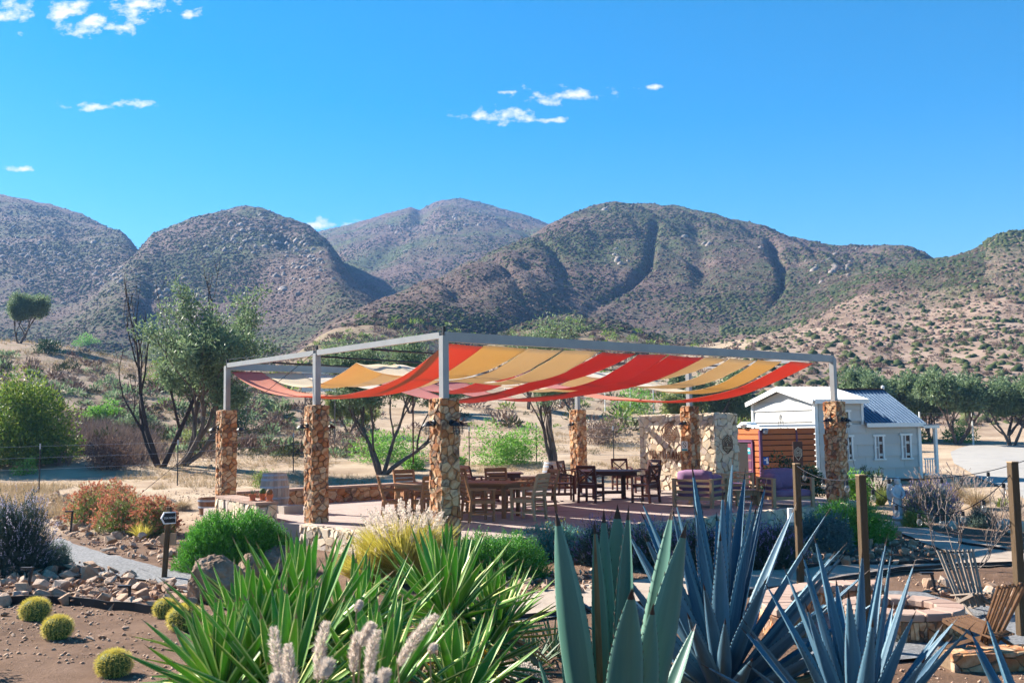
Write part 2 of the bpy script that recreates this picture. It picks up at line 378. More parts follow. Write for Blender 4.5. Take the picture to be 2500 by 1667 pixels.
# ================================================================ TERRAIN
TH = 0.6766                                  # pavilion heading
BV = np.array([math.cos(TH), math.sin(TH)]); AV = np.array([-BV[1], BV[0]])
PN = np.array([-1.19, 17.27]); PM, PL = 9.35, 11.69
def pav(a, b, z=0.0):                         # point in pavilion coordinates (a along left side, b along front)
    p = PN + AV * a + BV * b
    return Vector((p[0], p[1], z))
PATIO = [(-0.42, -0.42), (-0.42, PL + 0.5), (3.5, PL + 1.6), (8.0, PL + 1.6), (PM + 0.9, PL - 1.0), (PM + 0.9, -0.2), (6.0, -1.0), (4.6, -0.42)]
PATIO_W = [pav(a, b) for a, b in PATIO]

def slope(px, py): r = ray(px, py); return r.z / r.y
def tanx(px, py=1000): r = ray(px, py); return r.x / r.y
# near heights by depth, then a table of heights by image column and depth
TCOL = [-700, 0, 450, 1000, 1700, 1850, 2200, 2500, 3300]
TY = [0, 6, 9.4, 17, 22, 28, 34, 40, 60, 80, 95, 110, 130, 160, 200, 250, 300, 400, 520, 1600]
NEAR = [.05, .0, -.45, -.45, -.38, -.22, -.1]
TZ = {
 -700: [.1, 4.5, 9.5, 12.5, 12.5, 12, 14, 20, 30, 42, 66, 90, 150],
 0:    [.1, 3.5, 8.0, 10.9, 10.6, 9.5, 10, 15, 24, 34, 56, 78, 140],
 450:  [.0, 2.4, 6.2, 8.3, 8.4, 8.8, 11, 17, 25, 34, 52, 74, 140],
 1000: [.0, 1.7, 4.4, 6.6, 8.6, 11, 15, 21, 29, 37, 54, 74, 140],
 1700: [.1, 1.0, 3.0, 5.4, 8.0, 11, 15, 20, 28, 36, 54, 74, 140],
 1850: [.1, .8, 3.0, 6.0, 9.2, 12.5, 16, 20, 27, 36, 54, 74, 140],
 2200: [.1, .7, 3.0, 5.6, 8.6, 13, 20, 29.5, 33, 34, 46, 70, 140],
 2500: [.1, .7, 3.0, 6.0, 9.4, 14.5, 23, 35, 50, 56, 56, 70, 140],
 3300: [.1, .7, 3.4, 7.4, 12, 19, 31, 47, 68, 84, 90, 90, 150]}
TCX = np.array([tanx(p) for p in TCOL]); TYa = np.array(TY, float)
TZa = np.array([NEAR + TZ[p] for p in TCOL])
# hills: ridge traced as (px, py, distance); front = where the slope starts, as a share of the ridge distance
HILLS = [
 dict(pts=[(-900, 470, 900), (-300, 455, 860), (0, 473, 820), (60, 482, 810), (120, 497, 800), (200, 522, 780), (280, 562, 740), (340, 584, 700), (390, 640, 660), (430, 720, 600), (470, 830, 520)], f=.50, g=1.15),
 dict(pts=[(120, 800, 420), (230, 745, 480), (330, 640, 560), (370, 588, 640), (420, 565, 660), (480, 535, 680), (540, 515, 690), (600, 503, 700), (640, 508, 700), (700, 540, 680), (750, 566, 640), (800, 600, 590), (850, 655, 540), (900, 712, 490), (940, 770, 440), (980, 850, 380)], f=.42, g=1.2),
 dict(pts=[(300, 640, 1150), (430, 588, 1150), (560, 580, 1150), (700, 575, 1120), (780, 565, 1080), (860, 546, 1050), (950, 518, 1030), (1000, 505, 1010), (1025, 507, 1010), (1080, 491, 1000), (1130, 487, 1000), (1180, 496, 980), (1250, 515, 960), (1310, 532, 940), (1380, 560, 900), (1500, 640, 850), (1600, 750, 800)], f=.45, g=1.1),
 dict(pts=[(640, 890, 170), (760, 835, 220), (900, 772, 270), (1000, 735, 310), (1100, 690, 360), (1250, 618, 450), (1320, 580, 510), (1380, 548, 560), (1440, 521, 590), (1500, 503, 600), (1560, 505, 600), (1640, 515, 590), (1740, 540, 570), (1850, 570, 550), (1940, 591, 530), (2040, 611, 500), (2110, 618, 480), (2170, 613, 470), (2230, 614, 460), (2290, 630, 450), (2350, 665, 430), (2420, 730, 400)], f=.40, g=1.12),
 dict(pts=[(1100, 900, 170), (1200, 835, 190), (1290, 790, 205), (1400, 770, 215), (1500, 790, 210), (1600, 830, 200), (1690, 880, 180)], f=.62, g=1.0),
]
for h in HILLS:
    h['tx'] = np.array([tanx(p[0], p[1]) for p in h['pts']]); h['sl'] = np.array([slope(p[0], p[1]) for p in h['pts']]); h['R'] = np.array([p[2] for p in h['pts']], float)
GULLIES = [  # image traces of ravines, (points, half width px, depth as share of distance)
 ([(1600, 545), (1590, 600), (1585, 645), (1540, 690), (1480, 735), (1435, 765)], 11, .011),
 ([(1880, 590), (1905, 650), (1912, 690), (1890, 735), (1870, 760)], 10, .011),
 ([(700, 590), (760, 620), (830, 660), (885, 705)], 22, .006),
 ([(1300, 640), (1200, 680), (1100, 730)], 18, .004),
 ([(1700, 560), (1720, 640), (1700, 720)], 22, .005),
 ([(1030, 530), (960, 600), (880, 680)], 24, .007)]
def sstep(t): t = np.clip(t, 0, 1); return t * t * (3 - 2 * t)
def seg_dist(px, py, pts):
    best = np.full(px.shape, 1e9)
    for (x0, y0), (x1, y1) in zip(pts[:-1], pts[1:]):
        dx, dy = x1 - x0, y1 - y0; L2 = dx * dx + dy * dy
        t = np.clip(((px - x0) * dx + (py - y0) * dy) / L2, 0, 1)
        best = np.minimum(best, np.hypot(px - x0 - t * dx, py - y0 - t * dy))
    return best
def proj(x, y, z):
    zz = z - EYE; dep = y * cP + zz * sP; u = F * x / dep; v = -F * (-y * sP + zz * cP) / dep
    return 1250 + u * cR + v * sR, 833.5 - u * sR + v * cR
def height(x, y, detail=True):
    x = np.atleast_1d(np.asarray(x, float)); y = np.atleast_1d(np.asarray(y, float))
    yy = np.maximum(y, 0.5); tx = np.clip(x / yy, TCX[0], TCX[-1])
    ci = np.clip(np.searchsorted(TCX, tx) - 1, 0, len(TCX) - 2); ri = np.clip(np.searchsorted(TYa, yy) - 1, 0, len(TYa) - 2)
    fc = sstep((tx - TCX[ci]) / (TCX[ci + 1] - TCX[ci])); fr = np.clip((yy - TYa[ri]) / (TYa[ri + 1] - TYa[ri]), 0, 1)
    z = (TZa[ci, ri] * (1 - fc) + TZa[ci + 1, ri] * fc) * (1 - fr) + (TZa[ci, ri + 1] * (1 - fc) + TZa[ci + 1, ri + 1] * fc) * fr
    hid = np.zeros(z.shape, int)
    base = z.copy(); relief = np.zeros(z.shape)
    txx = x / yy
    for k, h in enumerate(HILLS):
        Rr = np.interp(txx, h['tx'], h['R']); sl = np.interp(txx, h['tx'], h['sl'])
        inside = sstep((txx - h['tx'][0]) / h.get('e0', .08)) * sstep((h['tx'][-1] - txx) / h.get('e1', .08))
        zr = EYE + sl * Rr; f0 = h['f'] * Rr
        t = np.clip((yy - f0) / (Rr - f0), 0, 1)
        up = base + (zr - base) * (sstep(t) * .12 + t ** h['g'] * .88)
        bk = np.clip((yy - Rr) / (Rr * .55), 0, 1)
        dn = zr - (zr - base * .6) * sstep(bk)
        hz = np.where(yy <= Rr, up, dn)
        hz = base + (hz - base) * inside
        m = hz > z + .02
        z = np.where(m, hz, z); hid = np.where(m, k + 1, hid)
        relief = np.where(m, np.sin(np.pi * np.clip(t, 0, 1)) ** .7 * (yy <= Rr) * sstep((hz - base) / (.06 * yy)), relief)
    if detail:
        far = sstep((yy - 45) / 80)
        n1 = fbm(x / 70 + 3, y / 70, 5, 5, .55) - .5
        rg = 1 - np.abs(2 * fbm(txx * 14 + yy / 160, yy / 260 + 7, 21, 4) - 1)
        z = z + far * yy * (.008 * n1 * (.6 + relief)) - far * yy * .010 * relief * (rg ** 4)
        z = z + far * .35 * (fbm(x / 5, y / 5, 9, 3) - .5) * np.minimum(yy / 100, 4)
        px, py = proj(x, np.maximum(yy, 1), z)
        for pts, w, dp in GULLIES:
            dd = seg_dist(px, py, pts)
            z = z - dp * yy * np.exp(-(dd / w) ** 2) * sstep((z - base) / (.05 * yy))
        nr = sstep((60 - yy) / 30)
        mid = sstep((yy - 26) / 12)
        z = z + mid * .25 * (fbm(x / 7, y / 7, 31, 3) - .5) + (1 - mid) * (.09 * (fbm(x / 1.3, y / 1.3, 41, 4) - .5) + .03 * (fbm(x * 3.1, y * 3.1, 43, 3) - .5))
    # flat seat of the patio
    q = np.stack([x - PN[0], y - PN[1]], -1); pa = q @ AV; pb = q @ BV
    ins = np.minimum(np.minimum(pa + .42, PM + .9 - pa), np.minimum(pb + .42, PL + 1.6 - pb))
    z = np.where(ins > 0, np.minimum(z, -.14), z)
    return z, hid

txc = np.concatenate([np.linspace(-1.3, -.60, 36)[:-1], np.linspace(-.60, .60, 860), np.linspace(.60, 1.3, 36)[1:]])
yr = np.concatenate([np.geomspace(1.2, 9, 40)[:-1], np.geomspace(9, 46, 105)[:-1], np.geomspace(46, 160, 76)[:-1], np.geomspace(160, 1600, 190)])
TXg, YRg = np.meshgrid(txc, yr); Xg = TXg * YRg
Zg, HID = height(Xg.ravel(), YRg.ravel())
nr_, nc_ = TXg.shape
Vg = np.stack([Xg.ravel(), YRg.ravel(), Zg], -1)
ii = np.arange((nr_ - 1) * (nc_ - 1)); rr_, cc_ = ii // (nc_ - 1), ii % (nc_ - 1)
Fg = np.stack([rr_ * nc_ + cc_, rr_ * nc_ + cc_ + 1, (rr_ + 1) * nc_ + cc_ + 1, (rr_ + 1) * nc_ + cc_], -1)
def hq(x, y):                                   # height read off the terrain mesh
    x = np.atleast_1d(np.asarray(x, float)); y = np.clip(np.atleast_1d(np.asarray(y, float)), yr[0], yr[-1] - 1e-6)
    t = np.clip(x / y, txc[0], txc[-1] - 1e-9); r = np.clip(np.searchsorted(yr, y, 'right') - 1, 0, nr_ - 2); c = np.clip(np.searchsorted(txc, t, 'right') - 1, 0, nc_ - 2)
    fy = (y - yr[r]) / (yr[r + 1] - yr[r]); fx = (t - txc[c]) / (txc[c + 1] - txc[c]); Z = Zg.reshape(nr_, nc_)
    return (Z[r, c] * (1 - fx) + Z[r, c + 1] * fx) * (1 - fy) + (Z[r + 1, c] * (1 - fx) + Z[r + 1, c + 1] * fx) * fy
def gz(x, y): return float(hq(x, y)[0])
ROWS = int(np.searchsorted(yr, 150))
def terrain_mat(name, hills):
    m = bpy.data.materials.new(name); m.use_nodes = True
    n, l = m.node_tree.nodes, m.node_tree.links; n.clear()
    out = ND(n, 'ShaderNodeOutputMaterial'); bs = ND(n, 'ShaderNodeBsdfPrincipled', i_Roughness=.95); bs.inputs['Specular IOR Level'].default_value = .1
    geo = ND(n, 'ShaderNodeNewGeometry'); at = ND(n, 'ShaderNodeAttribute', attribute_name='zn'); sp = ND(n, 'ShaderNodeSeparateColor'); l.new(at.outputs['Color'], sp.inputs[0])
    def noise(s, d=6, r=.6):
        k = ND(n, 'ShaderNodeTexNoise', i_Scale=s, i_Detail=d, i_Roughness=r); l.new(geo.outputs['Position'], k.inputs['Vector']); return k.outputs['Fac']
    def ramp(fac, cols):
        c = ND(n, 'ShaderNodeValToRGB'); e = c.color_ramp.elements
        while len(e) < len(cols): e.new(.5)
        for i, (p, col) in enumerate(cols): e[i].position = p; e[i].color = (*col, 1)
        l.new(fac, c.inputs[0]); return c.outputs[0]
    def mix(f, a, b):
        x = ND(n, 'ShaderNodeMixRGB'); l.new(f, x.inputs[0]); l.new(a, x.inputs[1]); l.new(b, x.inputs[2]); return x.outputs[0]
    def mth(op, a, b, clamp=True):
        x = ND(n, 'ShaderNodeMath', operation=op, use_clamp=clamp)
        for i, v in enumerate((a, b)):
            if isinstance(v, (int, float)): x.inputs[i].default_value = v
            else: l.new(v, x.inputs[i])
        return x.outputs[0]
    if hills:
        soil = ramp(noise(.05, 8), [(.30, (.085, .058, .05)), (.5, (.135, .092, .078)), (.70, (.20, .14, .115))])
        green = ramp(noise(.03, 8), [(.3, (.042, .062, .026)), (.55, (.075, .095, .040)), (.75, (.115, .13, .056))])
        tan_ = ramp(noise(.12, 8, .7), [(.3, (.20, .135, .10)), (.5, (.30, .21, .155)), (.7, (.39, .29, .225))]); soil = mix(sp.outputs[2], soil, tan_)
        k = mth('ADD', noise(.25, 8, .7), mth('MULTIPLY', noise(.014, 5), 1.8, False), False); k = mth('MULTIPLY', mth('SUBTRACT', k, 1.33, False), 3.2, False)
        k = mth('ADD', k, mth('SUBTRACT', sp.outputs[1], .5, False))
        col = mix(k, soil, green)
        bp = ND(n, 'ShaderNodeBump', i_Strength=.9, i_Distance=2.5); l.new(noise(.3, 8, .72), bp.inputs['Height'])
    else:
        field = ramp(noise(.35, 8, .65), [(.30, (.24, .165, .11)), (.47, (.37, .27, .185)), (.62, (.46, .355, .255)), (.8, (.40, .31, .205))])
        dirt = ramp(noise(1.1, 9, .68), [(.30, (.095, .055, .036)), (.5, (.155, .094, .062)), (.7, (.215, .137, .095))])
        soil = ramp(noise(.12, 8, .7), [(.3, (.20, .135, .10)), (.5, (.30, .21, .155)), (.7, (.39, .29, .225))])
        green = ramp(noise(.2, 8), [(.3, (.05, .06, .025)), (.7, (.12, .12, .05))])
        col = mix(sp.outputs[0], field, dirt); col = mix(sp.outputs[2], col, soil)
        k = mth('MULTIPLY', mth('SUBTRACT', noise(.5, 8, .7), .42, False), 4.0); k = mth('MULTIPLY', k, sp.outputs[1])
        col = mix(k, col, green)
        bp = ND(n, 'ShaderNodeBump', i_Strength=.7, i_Distance=.06); l.new(noise(7, 9, .75), bp.inputs['Height'])
    l.new(col, bs.inputs['Base Color']); l.new(bp.outputs[0], bs.inputs['Normal']); l.new(bs.outputs[0], out.inputs['Surface'])
    return m
def terrain_part(name, r0, r1, hills):
    sel = (rr_ >= r0) & (rr_ < r1)
    used = np.arange(r0 * nc_, (r1 + 1) * nc_ if r1 < nr_ - 1 else nr_ * nc_)
    V = Vg[used]; Fc = Fg[sel] - r0 * nc_
    X, Y = V[:, 0], V[:, 1]
    zn = np.zeros((len(V), 4), np.float32); zn[:, 3] = 1
    tx = X / Y; hd = HID[used]
    garden = sstep((27 - Y + 3 * (fbm(X / 3, Y / 3, 77, 3) - .5)) / 7)
    gr = sstep((Y - 60) / 60) * .5
    gr = gr + sstep((-.12 - tx) / .1) * sstep((Y - 105) / 25) * .5       # green plain behind the left crest
    rightslope = sstep((tx - .2) / .12) * sstep((Y - 62) / 15) * (1 - sstep((Y - 130 - 90 * (tx - .2)) / 70))
    soilw = np.clip(rightslope + sstep((-.15 - tx) / .1) * sstep((Y - 45) / 10) * sstep((104 - Y) / 10), 0, 1)
    gr = gr * (1 - .85 * soilw)
    onh = (hd > 0) * sstep((Y - 75) / 25); gr = gr * (1 - onh) + .95 * onh; soilw = soilw * (1 - .6 * onh)
    if hills:
        gr = np.select([hd == 1, hd == 2, hd == 3, hd == 4, hd == 5], [.62, .56, .58, .74, .80], .80) + .25 * (fbm(X / 90, Y / 90, 3, 3) - .5)
    if hills:
        soilw = sstep((tx - .18) / .10) * (hd == 0) * (1 - .85 * sstep((Y - 215 - 160 * (tx - .25)) / 60)); gr = gr * (1 - .9 * soilw)
    V = V.copy()
    if not hills: gr = np.maximum(gr, .75 * sstep((-.15 - tx) / .1) * sstep((Y - 46) / 8))
    zn[:, 0] = np.maximum(garden, .55 * ((hd > 0) * sstep((Y - 75) / 25) if not hills else 0)); zn[:, 1] = np.clip(gr, 0, 1); zn[:, 2] = soilw
    if not hills:
        b = len(V)
        V = np.concatenate([V, np.array([(-1500, -400, -.9), (1500, -400, -.9), (1500, 60, -.9), (-1500, 60, -.9), (-.1 * 15.6, 1.2, -.45), (1.56, 1.2, -.45), (1.56, -3, -.45), (-1.56, -3, -.45)])])
        Fc = np.concatenate([Fc, [[b, b + 1, b + 2, b + 3], [b + 7, b + 6, b + 5, b + 4]]])
        zn = np.concatenate([zn, np.tile([[1, 0, 0, 1]], (8, 1)).astype(np.float32)])
    me = fast_mesh(name, V, Fc, terrain_mat(name, hills), smooth=True)
    ca = me.color_attributes.new('zn', 'FLOAT_COLOR', 'POINT'); ca.data.foreach_set('color', zn.ravel())
    o = link(name, me); o['kind'] = 'structure'; o['label'] = 'brown scrub covered hills behind the garden' if hills else 'dry sandy ground of garden and field'
    return o
terrain_part('ground', 0, ROWS, False)
terrain_part('hills', ROWS, nr_ - 1, True)

# ---------------------------------------------------------------- sheets laid on the ground
mk('patio_floor', [(.27, .21, .185), (.365, .295, .262), (.32, .252, .225)], scale=1.5, rough=.95, bump=.5, bscale=40, coord='Object')
mk('gravel', [(.10, .10, .105), (.20, .20, .205), (.30, .30, .30)], scale=22, rough=.95, bump=1.0, bscale=60, detail=3)
mk('sand', [(.29, .225, .175), (.385, .31, .245), (.34, .265, .21)], scale=2, rough=.95, bump=.5, bscale=45)
mk('road', [(.27, .25, .23), (.35, .325, .295), (.31, .29, .265)], scale=.8, rough=.95, bump=.4, bscale=30)
def drape(name, left, right, material, label, n=24, m=8, off=.012):
    def resample(P, n):
        P = [Vector((p[0], p[1], 0)) for p in P]; L = [0]
        for a, b in zip(P[:-1], P[1:]): L.append(L[-1] + (b - a).length)
        out = []
        for i in range(n):
            s = L[-1] * i / (n - 1); k = min(max(np.searchsorted(L, s) - 1, 0), len(P) - 2)
            t = (s - L[k]) / max(L[k + 1] - L[k], 1e-6); out.append(P[k].lerp(P[k + 1], t))
        return out
    A, B = resample(left, n), resample(right, n)
    P = np.array([[(a.lerp(b, j / (m - 1))).xy for j in range(m)] for a, b in zip(A, B)]).reshape(-1, 2)
    e = .05 * (fbm(P[:, 0] * 2, P[:, 1] * 2, 3) - .5) * 2
    z = hq(P[:, 0], P[:, 1]) + off
    V = np.column_stack([P + e[:, None], z])
    i = np.arange((n - 1) * (m - 1)); r, c = i // (m - 1), i % (m - 1)
    Fc = np.stack([r * m + c, r * m + c + 1, (r + 1) * m + c + 1, (r + 1) * m + c], -1)
    o = link(name, fast_mesh(name, V, Fc, material, smooth=True)); o['kind'] = 'structure'; o['label'] = label
    return o
G_ = lambda pts, z=-.43: [onz(x, y, z) for x, y in pts]
drape('gravel_path', G_([(60, 1345), (150, 1322), (200, 1340), (300, 1368), (420, 1392), (520, 1410), (700, 1440)]), G_([(60, 1385), (150, 1385), (250, 1402), (330, 1412), (430, 1430), (520, 1480), (680, 1520)]), MT['gravel'], 'grey gravel path between rubble beds', 60, 14, .03)
drape('gravel_yard', G_([(1950, 1480), (2100, 1455), (2250, 1450), (2340, 1478), (2500, 1490), (2700, 1500)], -.44), G_([(1950, 1640), (2100, 1625), (2250, 1615), (2340, 1605), (2500, 1600), (2700, 1600)], -.44), MT['gravel'], 'grey gravel around the fire pit', 60, 30, .035)
drape('sand_path', G_([(1100, 1480), (1400, 1432), (1700, 1405), (2000, 1383), (2200, 1376), (2330, 1364), (2500, 1348), (2700, 1330)]), G_([(1100, 1540), (1400, 1495), (1700, 1460), (2000, 1428), (2200, 1392), (2330, 1386), (2500, 1379), (2700, 1370)]), MT['sand'], 'pale sand path crossing in front of the garden beds', 90, 12, .03)
drape('statue_path', G_([(2140, 1272), (2250, 1286), (2330, 1312), (2500, 1338)], -.38), G_([(2140, 1292), (2230, 1318), (2330, 1356), (2500, 1366)], -.42), MT['sand'], 'pale sand path leading to the statue', 50, 12, .034)
drape('road', [(12.6, 23.5), (15.4, 32), (18.0, 41), (21.8, 50), (25.5, 56)], [(17, 19), (23, 28), (31, 38), (42, 50), (52, 58)], MT['road'], 'pale gravel road beyond the white house', 90, 50, .05)
def patio():
    mb = MB(); n = len(PATIO_W)
    P = [Vector((p.x, p.y, 0)) for p in PATIO_W] + [Vector((p.x, p.y, -.5)) for p in PATIO_W]
    mb.poly(P, [list(range(n)), list(range(n, 2 * n))[::-1]] + [(i, n + i, n + (i + 1) % n, (i + 1) % n) for i in range(n)])
    o = mb.build('patio', MT['patio_floor']); o['kind'] = 'structure'; o['label'] = 'compacted pinkish patio floor under the shade cloths'
patio()
# ================================================================ STONEWORK
def clip_poly(P, nx, ny, c):                      # keep nx*x+ny*y <= c
    out = []
    for i in range(len(P)):
        a, b = P[i], P[(i + 1) % len(P)]
        da = nx * a[0] + ny * a[1] - c; db = nx * b[0] + ny * b[1] - c
        if da <= 0: out.append(a)
        if (da < 0 < db) or (db < 0 < da):
            t = da / (da - db); out.append((a[0] + (b[0] - a[0]) * t, a[1] + (b[1] - a[1]) * t))
    return out
def voronoi(W, H, cw, ch, rnd, jit=.5):
    nx, ny = max(1, round(W / cw)), max(1, round(H / ch)); S = []
    for j in range(-1, ny + 1):
        for i in range(-1, nx + 1):
            if rnd.random() < .20: continue
            S.append(((i + .5 + (.5 if j % 2 else 0) * .6 + rnd.uniform(-jit, jit)) * W / nx, (j + .5 + rnd.uniform(-jit, jit)) * H / ny))
    cells = []
    for k, s in enumerate(S):
        P = [(0, 0), (W, 0), (W, H), (0, H)]
        for q in S:
            dx, dy = q[0] - s[0], q[1] - s[1]; d2 = dx * dx + dy * dy
            if q is s or d2 > (3.2 * max(W / nx, H / ny)) ** 2: continue
            P = clip_poly(P, dx, dy, (q[0] ** 2 + q[1] ** 2 - s[0] ** 2 - s[1] ** 2) / 2)
            if len(P) < 3: break
        if len(P) >= 3:
            ar = abs(sum(P[i][0] * P[(i + 1) % len(P)][1] - P[(i + 1) % len(P)][0] * P[i][1] for i in range(len(P)))) / 2
            if ar > .12 * cw * ch: cells.append(P)
    return cells
def stone_face(parent, o, ux, uy, W, H, cw, ch, material, rnd, proud=(.012, .045), joint=.006, name='stone'):
    """irregular stones laid on the rectangle o + s*ux + t*uy; the normal is ux x uy"""
    o, ux, uy = Vector(o), Vector(ux), Vector(uy); nrm = ux.cross(uy).normalized()
    for P in voronoi(W, H, cw, ch, rnd):
        cx = sum(p[0] for p in P) / len(P); cy_ = sum(p[1] for p in P) / len(P)
        sz = max(1e-3, min(math.hypot(p[0] - cx, p[1] - cy_) for p in P))
        def shrink(k): return [(cx + (p[0] - cx) * (1 - k / max(math.hypot(p[0] - cx, p[1] - cy_), k * 1.5)), cy_ + (p[1] - cy_) * (1 - k / max(math.hypot(p[0] - cx, p[1] - cy_), k * 1.5))) for p in P]
        h = rnd.uniform(*proud); tx, ty = rnd.uniform(-.2, .2), rnd.uniform(-.2, .2)
        rings = [(shrink(joint), -.02, 0), (shrink(joint + .002), h * .55, 0), (shrink(joint + .010), h, 1)]
        V = []; c0 = o + ux * cx + uy * cy_; n = len(P)
        for ring, dz, tl in rings:
            for p in ring:
                d = dz + (tl * ((p[0] - cx) * tx + (p[1] - cy_) * ty) + tl * rnd.uniform(-.004, .004))
                V.append(ux * (p[0] - cx) + uy * (p[1] - cy_) + nrm * d)
        Fc = [(r * n + i, r * n + (i + 1) % n, (r + 1) * n + (i + 1) % n, (r + 1) * n + i) for r in range(2) for i in range(n)] + [tuple(range(2 * n, 3 * n))]
        me = bpy.data.meshes.new(name); me.from_pydata(V, [], Fc); me.materials.append(material); me.update()
        link(name, me, parent, c0)
ZB = 3.575
X_, Y_, Z_ = Vector((1, 0, 0)), Vector((0, 1, 0)), Vector((0, 0, 1))
def stone_block(e, c, size, cw, ch, m, rnd, faces, base=0.0, proud=(.012, .045)):
    """core box plus stones on the listed faces of it; e is the parent, c the centre of the base"""
    w, d, h = size; c = Vector(c)
    core = MB().box((c.x, c.y, c.z + h / 2), (w, d, h)).build('core', MT['mortar'], e)
    if '-y' in faces: stone_face(e, c + Vector((-w / 2 - .02, -d / 2, 0)), X_, Z_, w + .04, h, cw, ch, m, rnd, proud)
    if '+y' in faces: stone_face(e, c + Vector((w / 2 + .02, d / 2, 0)), -X_, Z_, w + .04, h, cw, ch, m, rnd, proud)
    if '-x' in faces: stone_face(e, c + Vector((-w / 2, d / 2, 0)), -Y_, Z_, d, h, cw, ch, m, rnd, proud)
    if '+x' in faces: stone_face(e, c + Vector((w / 2, -d / 2, 0)), Y_, Z_, d, h, cw, ch, m, rnd, proud)
    if '+z' in faces: stone_face(e, c + Vector((-w / 2, -d / 2, h)), X_, Y_, w, d, cw, ch, m, rnd, (.002, .010))
    return core
PILLARS = [
 ('N', 0, 0, 2.42, 'tall stone pillar at the nearest corner of the shade frame'),
 ('m', PM / 2, 0, 2.42, 'stone pillar between nearest corner pillar and the barrels'),
 ('L', PM, 0, 2.42, 'leftmost stone pillar, behind the half barrel tub'),
 ('R', 0, PL, 2.44, 'reddish stone pillar in front of the white house'),
 ('rm', PM / 2, PL, 2.44, 'shaded stone pillar against the stone wall with a no smoking sign'),
 ('B', PM, PL, 2.44, 'farthest stone pillar, behind the dark round table')]
for k, (nm, a, b, h, lab) in enumerate(PILLARS):
    e = empty('stone_pillar', pav(a, b, 0), TH, lab, 'pillar', 'stone pillars of the shade frame')
    stone_block(e, (0, 0, -.05), (.34, .34, h + .05), .118, .108, MT['stone'], random.Random(40 + k), ('-x', '-y', '+z'), proud=(.006, .045))
    stone_face(e, (.17, -.17, -.05), Y_, Z_, .34, h + .05, .2, .2, MT['stone'], random.Random(140 + k)); stone_face(e, (.19, .17, -.05), -X_, Z_, .38, h + .05, .2, .2, MT['stone'], random.Random(240 + k))

# low wall along the back of the patio, with a brick cap
def low_wall(name, p, q, h, t, label, rnd, z0=-.05, faces=('-y',), cell=(.20, .16), m='stone', capw=.26):
    p, q = Vector(p), Vector(q); d = q - p; L = d.length; rz = math.atan2(d.y, d.x)
    e = empty(name, (p.x, p.y, 0), rz, label, 'wall')
    stone_block(e, (L / 2, 0, z0), (L, t, h - z0), cell[0], cell[1], MT[m], rnd, faces)
    n = max(1, round(L / capw)) if capw else 0; w = L / max(n, 1)
    me = None
    for i in range(n):
        if me is None:
            mb = MB().box((0, 0, 0), (w - .008, t + .07, .055)); me = mb.mesh('cap_brick', MT['cap_brick'])
        o = link('cap_brick', me, e, (w * (i + .5), rnd.uniform(-.004, .004), h + .0285 + rnd.uniform(-.003, .003)), (0, 0, rnd.uniform(-.012, .012)))
    return e
low_wall('low_stone_wall', pav(PM + .35, .35), pav(PM + .35, PL - .3), .36, .30, 'low stone wall with brick cap along the back of the patio', random.Random(5))
bench_a, bench_b = onz(552, 1214, .36), onz(652, 1232, .36)
bd = (bench_b - bench_a).normalized(); bn = Vector((bd.y, -bd.x, 0))
low_wall('stone_bench', bench_a - bn * .0 + bd * 0, bench_b, .36, .42, 'stone bench with brick top holding three potted cacti', random.Random(9), z0=-.45, faces=('-y', '+x', '-x'), m='stone_pale', capw=.12)
# retaining wall at the front of the patio
for (p, q, lab, sd) in ((pav(4.5, -.44), pav(-.44, -.44), 'low stone retaining wall left of the nearest pillar', 12), (pav(-.44, -.44), pav(-.44, PL + .4), 'long stone retaining wall behind the rosemary and agaves', 13)):
    d = q - p; e = empty('retaining_wall', (p.x, p.y, 0), math.atan2(d.y, d.x), lab, 'wall')
    stone_block(e, (d.length / 2, .09, -.62), (d.length, .16, .61), .17, .14, MT['stone_pale'], random.Random(sd), ('-y',))
    stone_face(e, (0, 0.01, -.012), X_, Y_, d.length, .16, .2, .16, MT['stone_pale'], random.Random(sd + 3), (.012, .025))

# big lit wall behind the pillars
WN = Vector((5.74, 28.5, 0))
we = empty('stone_wall', WN, TH, 'tall pale stone wall with metal house emblem and letters', 'wall')
stone_block(we, (.5, 1.47, -.1), (1.0, 2.94, 2.33), .178, .172, MT['stone_pale'], random.Random(21), ('-x', '-y', '+z'), proud=(.008, .035))
# emblems: a house in a hexagon, in thin bars
def emblem(parent_fn, name, mtl, sc, label, w=.014, dpt=.014):
    e = empty(name, label=label, cat='emblem', group='house in hexagon emblems')
    e.matrix_world = parent_fn
    mb = MB()
    def line(pts, wd=w):
        for a, b in zip(pts[:-1], pts[1:]): mb.bar((a[0] * sc, a[1] * sc, 0), (b[0] * sc, b[1] * sc, 0), wd * sc * 3, dpt, up=(0, 0, 1))
    line([(-.5, -.28), (-.5, .30), (0, .62), (.5, .30), (.5, -.28), (0, -.62), (-.5, -.28)])
    line([(-.36, -.10), (-.36, .24), (0, .47), (.36, .24), (.36, -.10)])
    line([(-.23, -.10), (-.23, .16), (0, .31), (.23, .16), (.23, -.10)])
    line([(-.10, -.10), (-.10, .06), (0, .14), (.10, .06), (.10, -.10)])
    line([(-.48, -.13), (.48, -.13)]); line([(-.44, -.24), (.44, -.24)]); line([(-.33, -.34), (.33, -.34)]); line([(-.18, -.44), (.18, -.44)])
    mb.build('emblem_bars', mtl, e)
    return e
def face_mat(o, ux, uy): return Matrix.Translation(o) @ Matrix((ux.normalized(), uy.normalized(), ux.cross(uy).normalized())).transposed().to_4x4()
wx, wy = Vector((*BV, 0)), Vector((*AV, 0))
wl_ = lambda s, z, off=.045: WN + wy * s - wx * off + Z_ * z          # point on the lit face, s metres from the near corner
emblem(face_mat(wl_(1.68, 1.70), -wy, Z_), 'wall_emblem', MT['rust'], .52, 'rusty house emblem on the lit face of the stone wall')
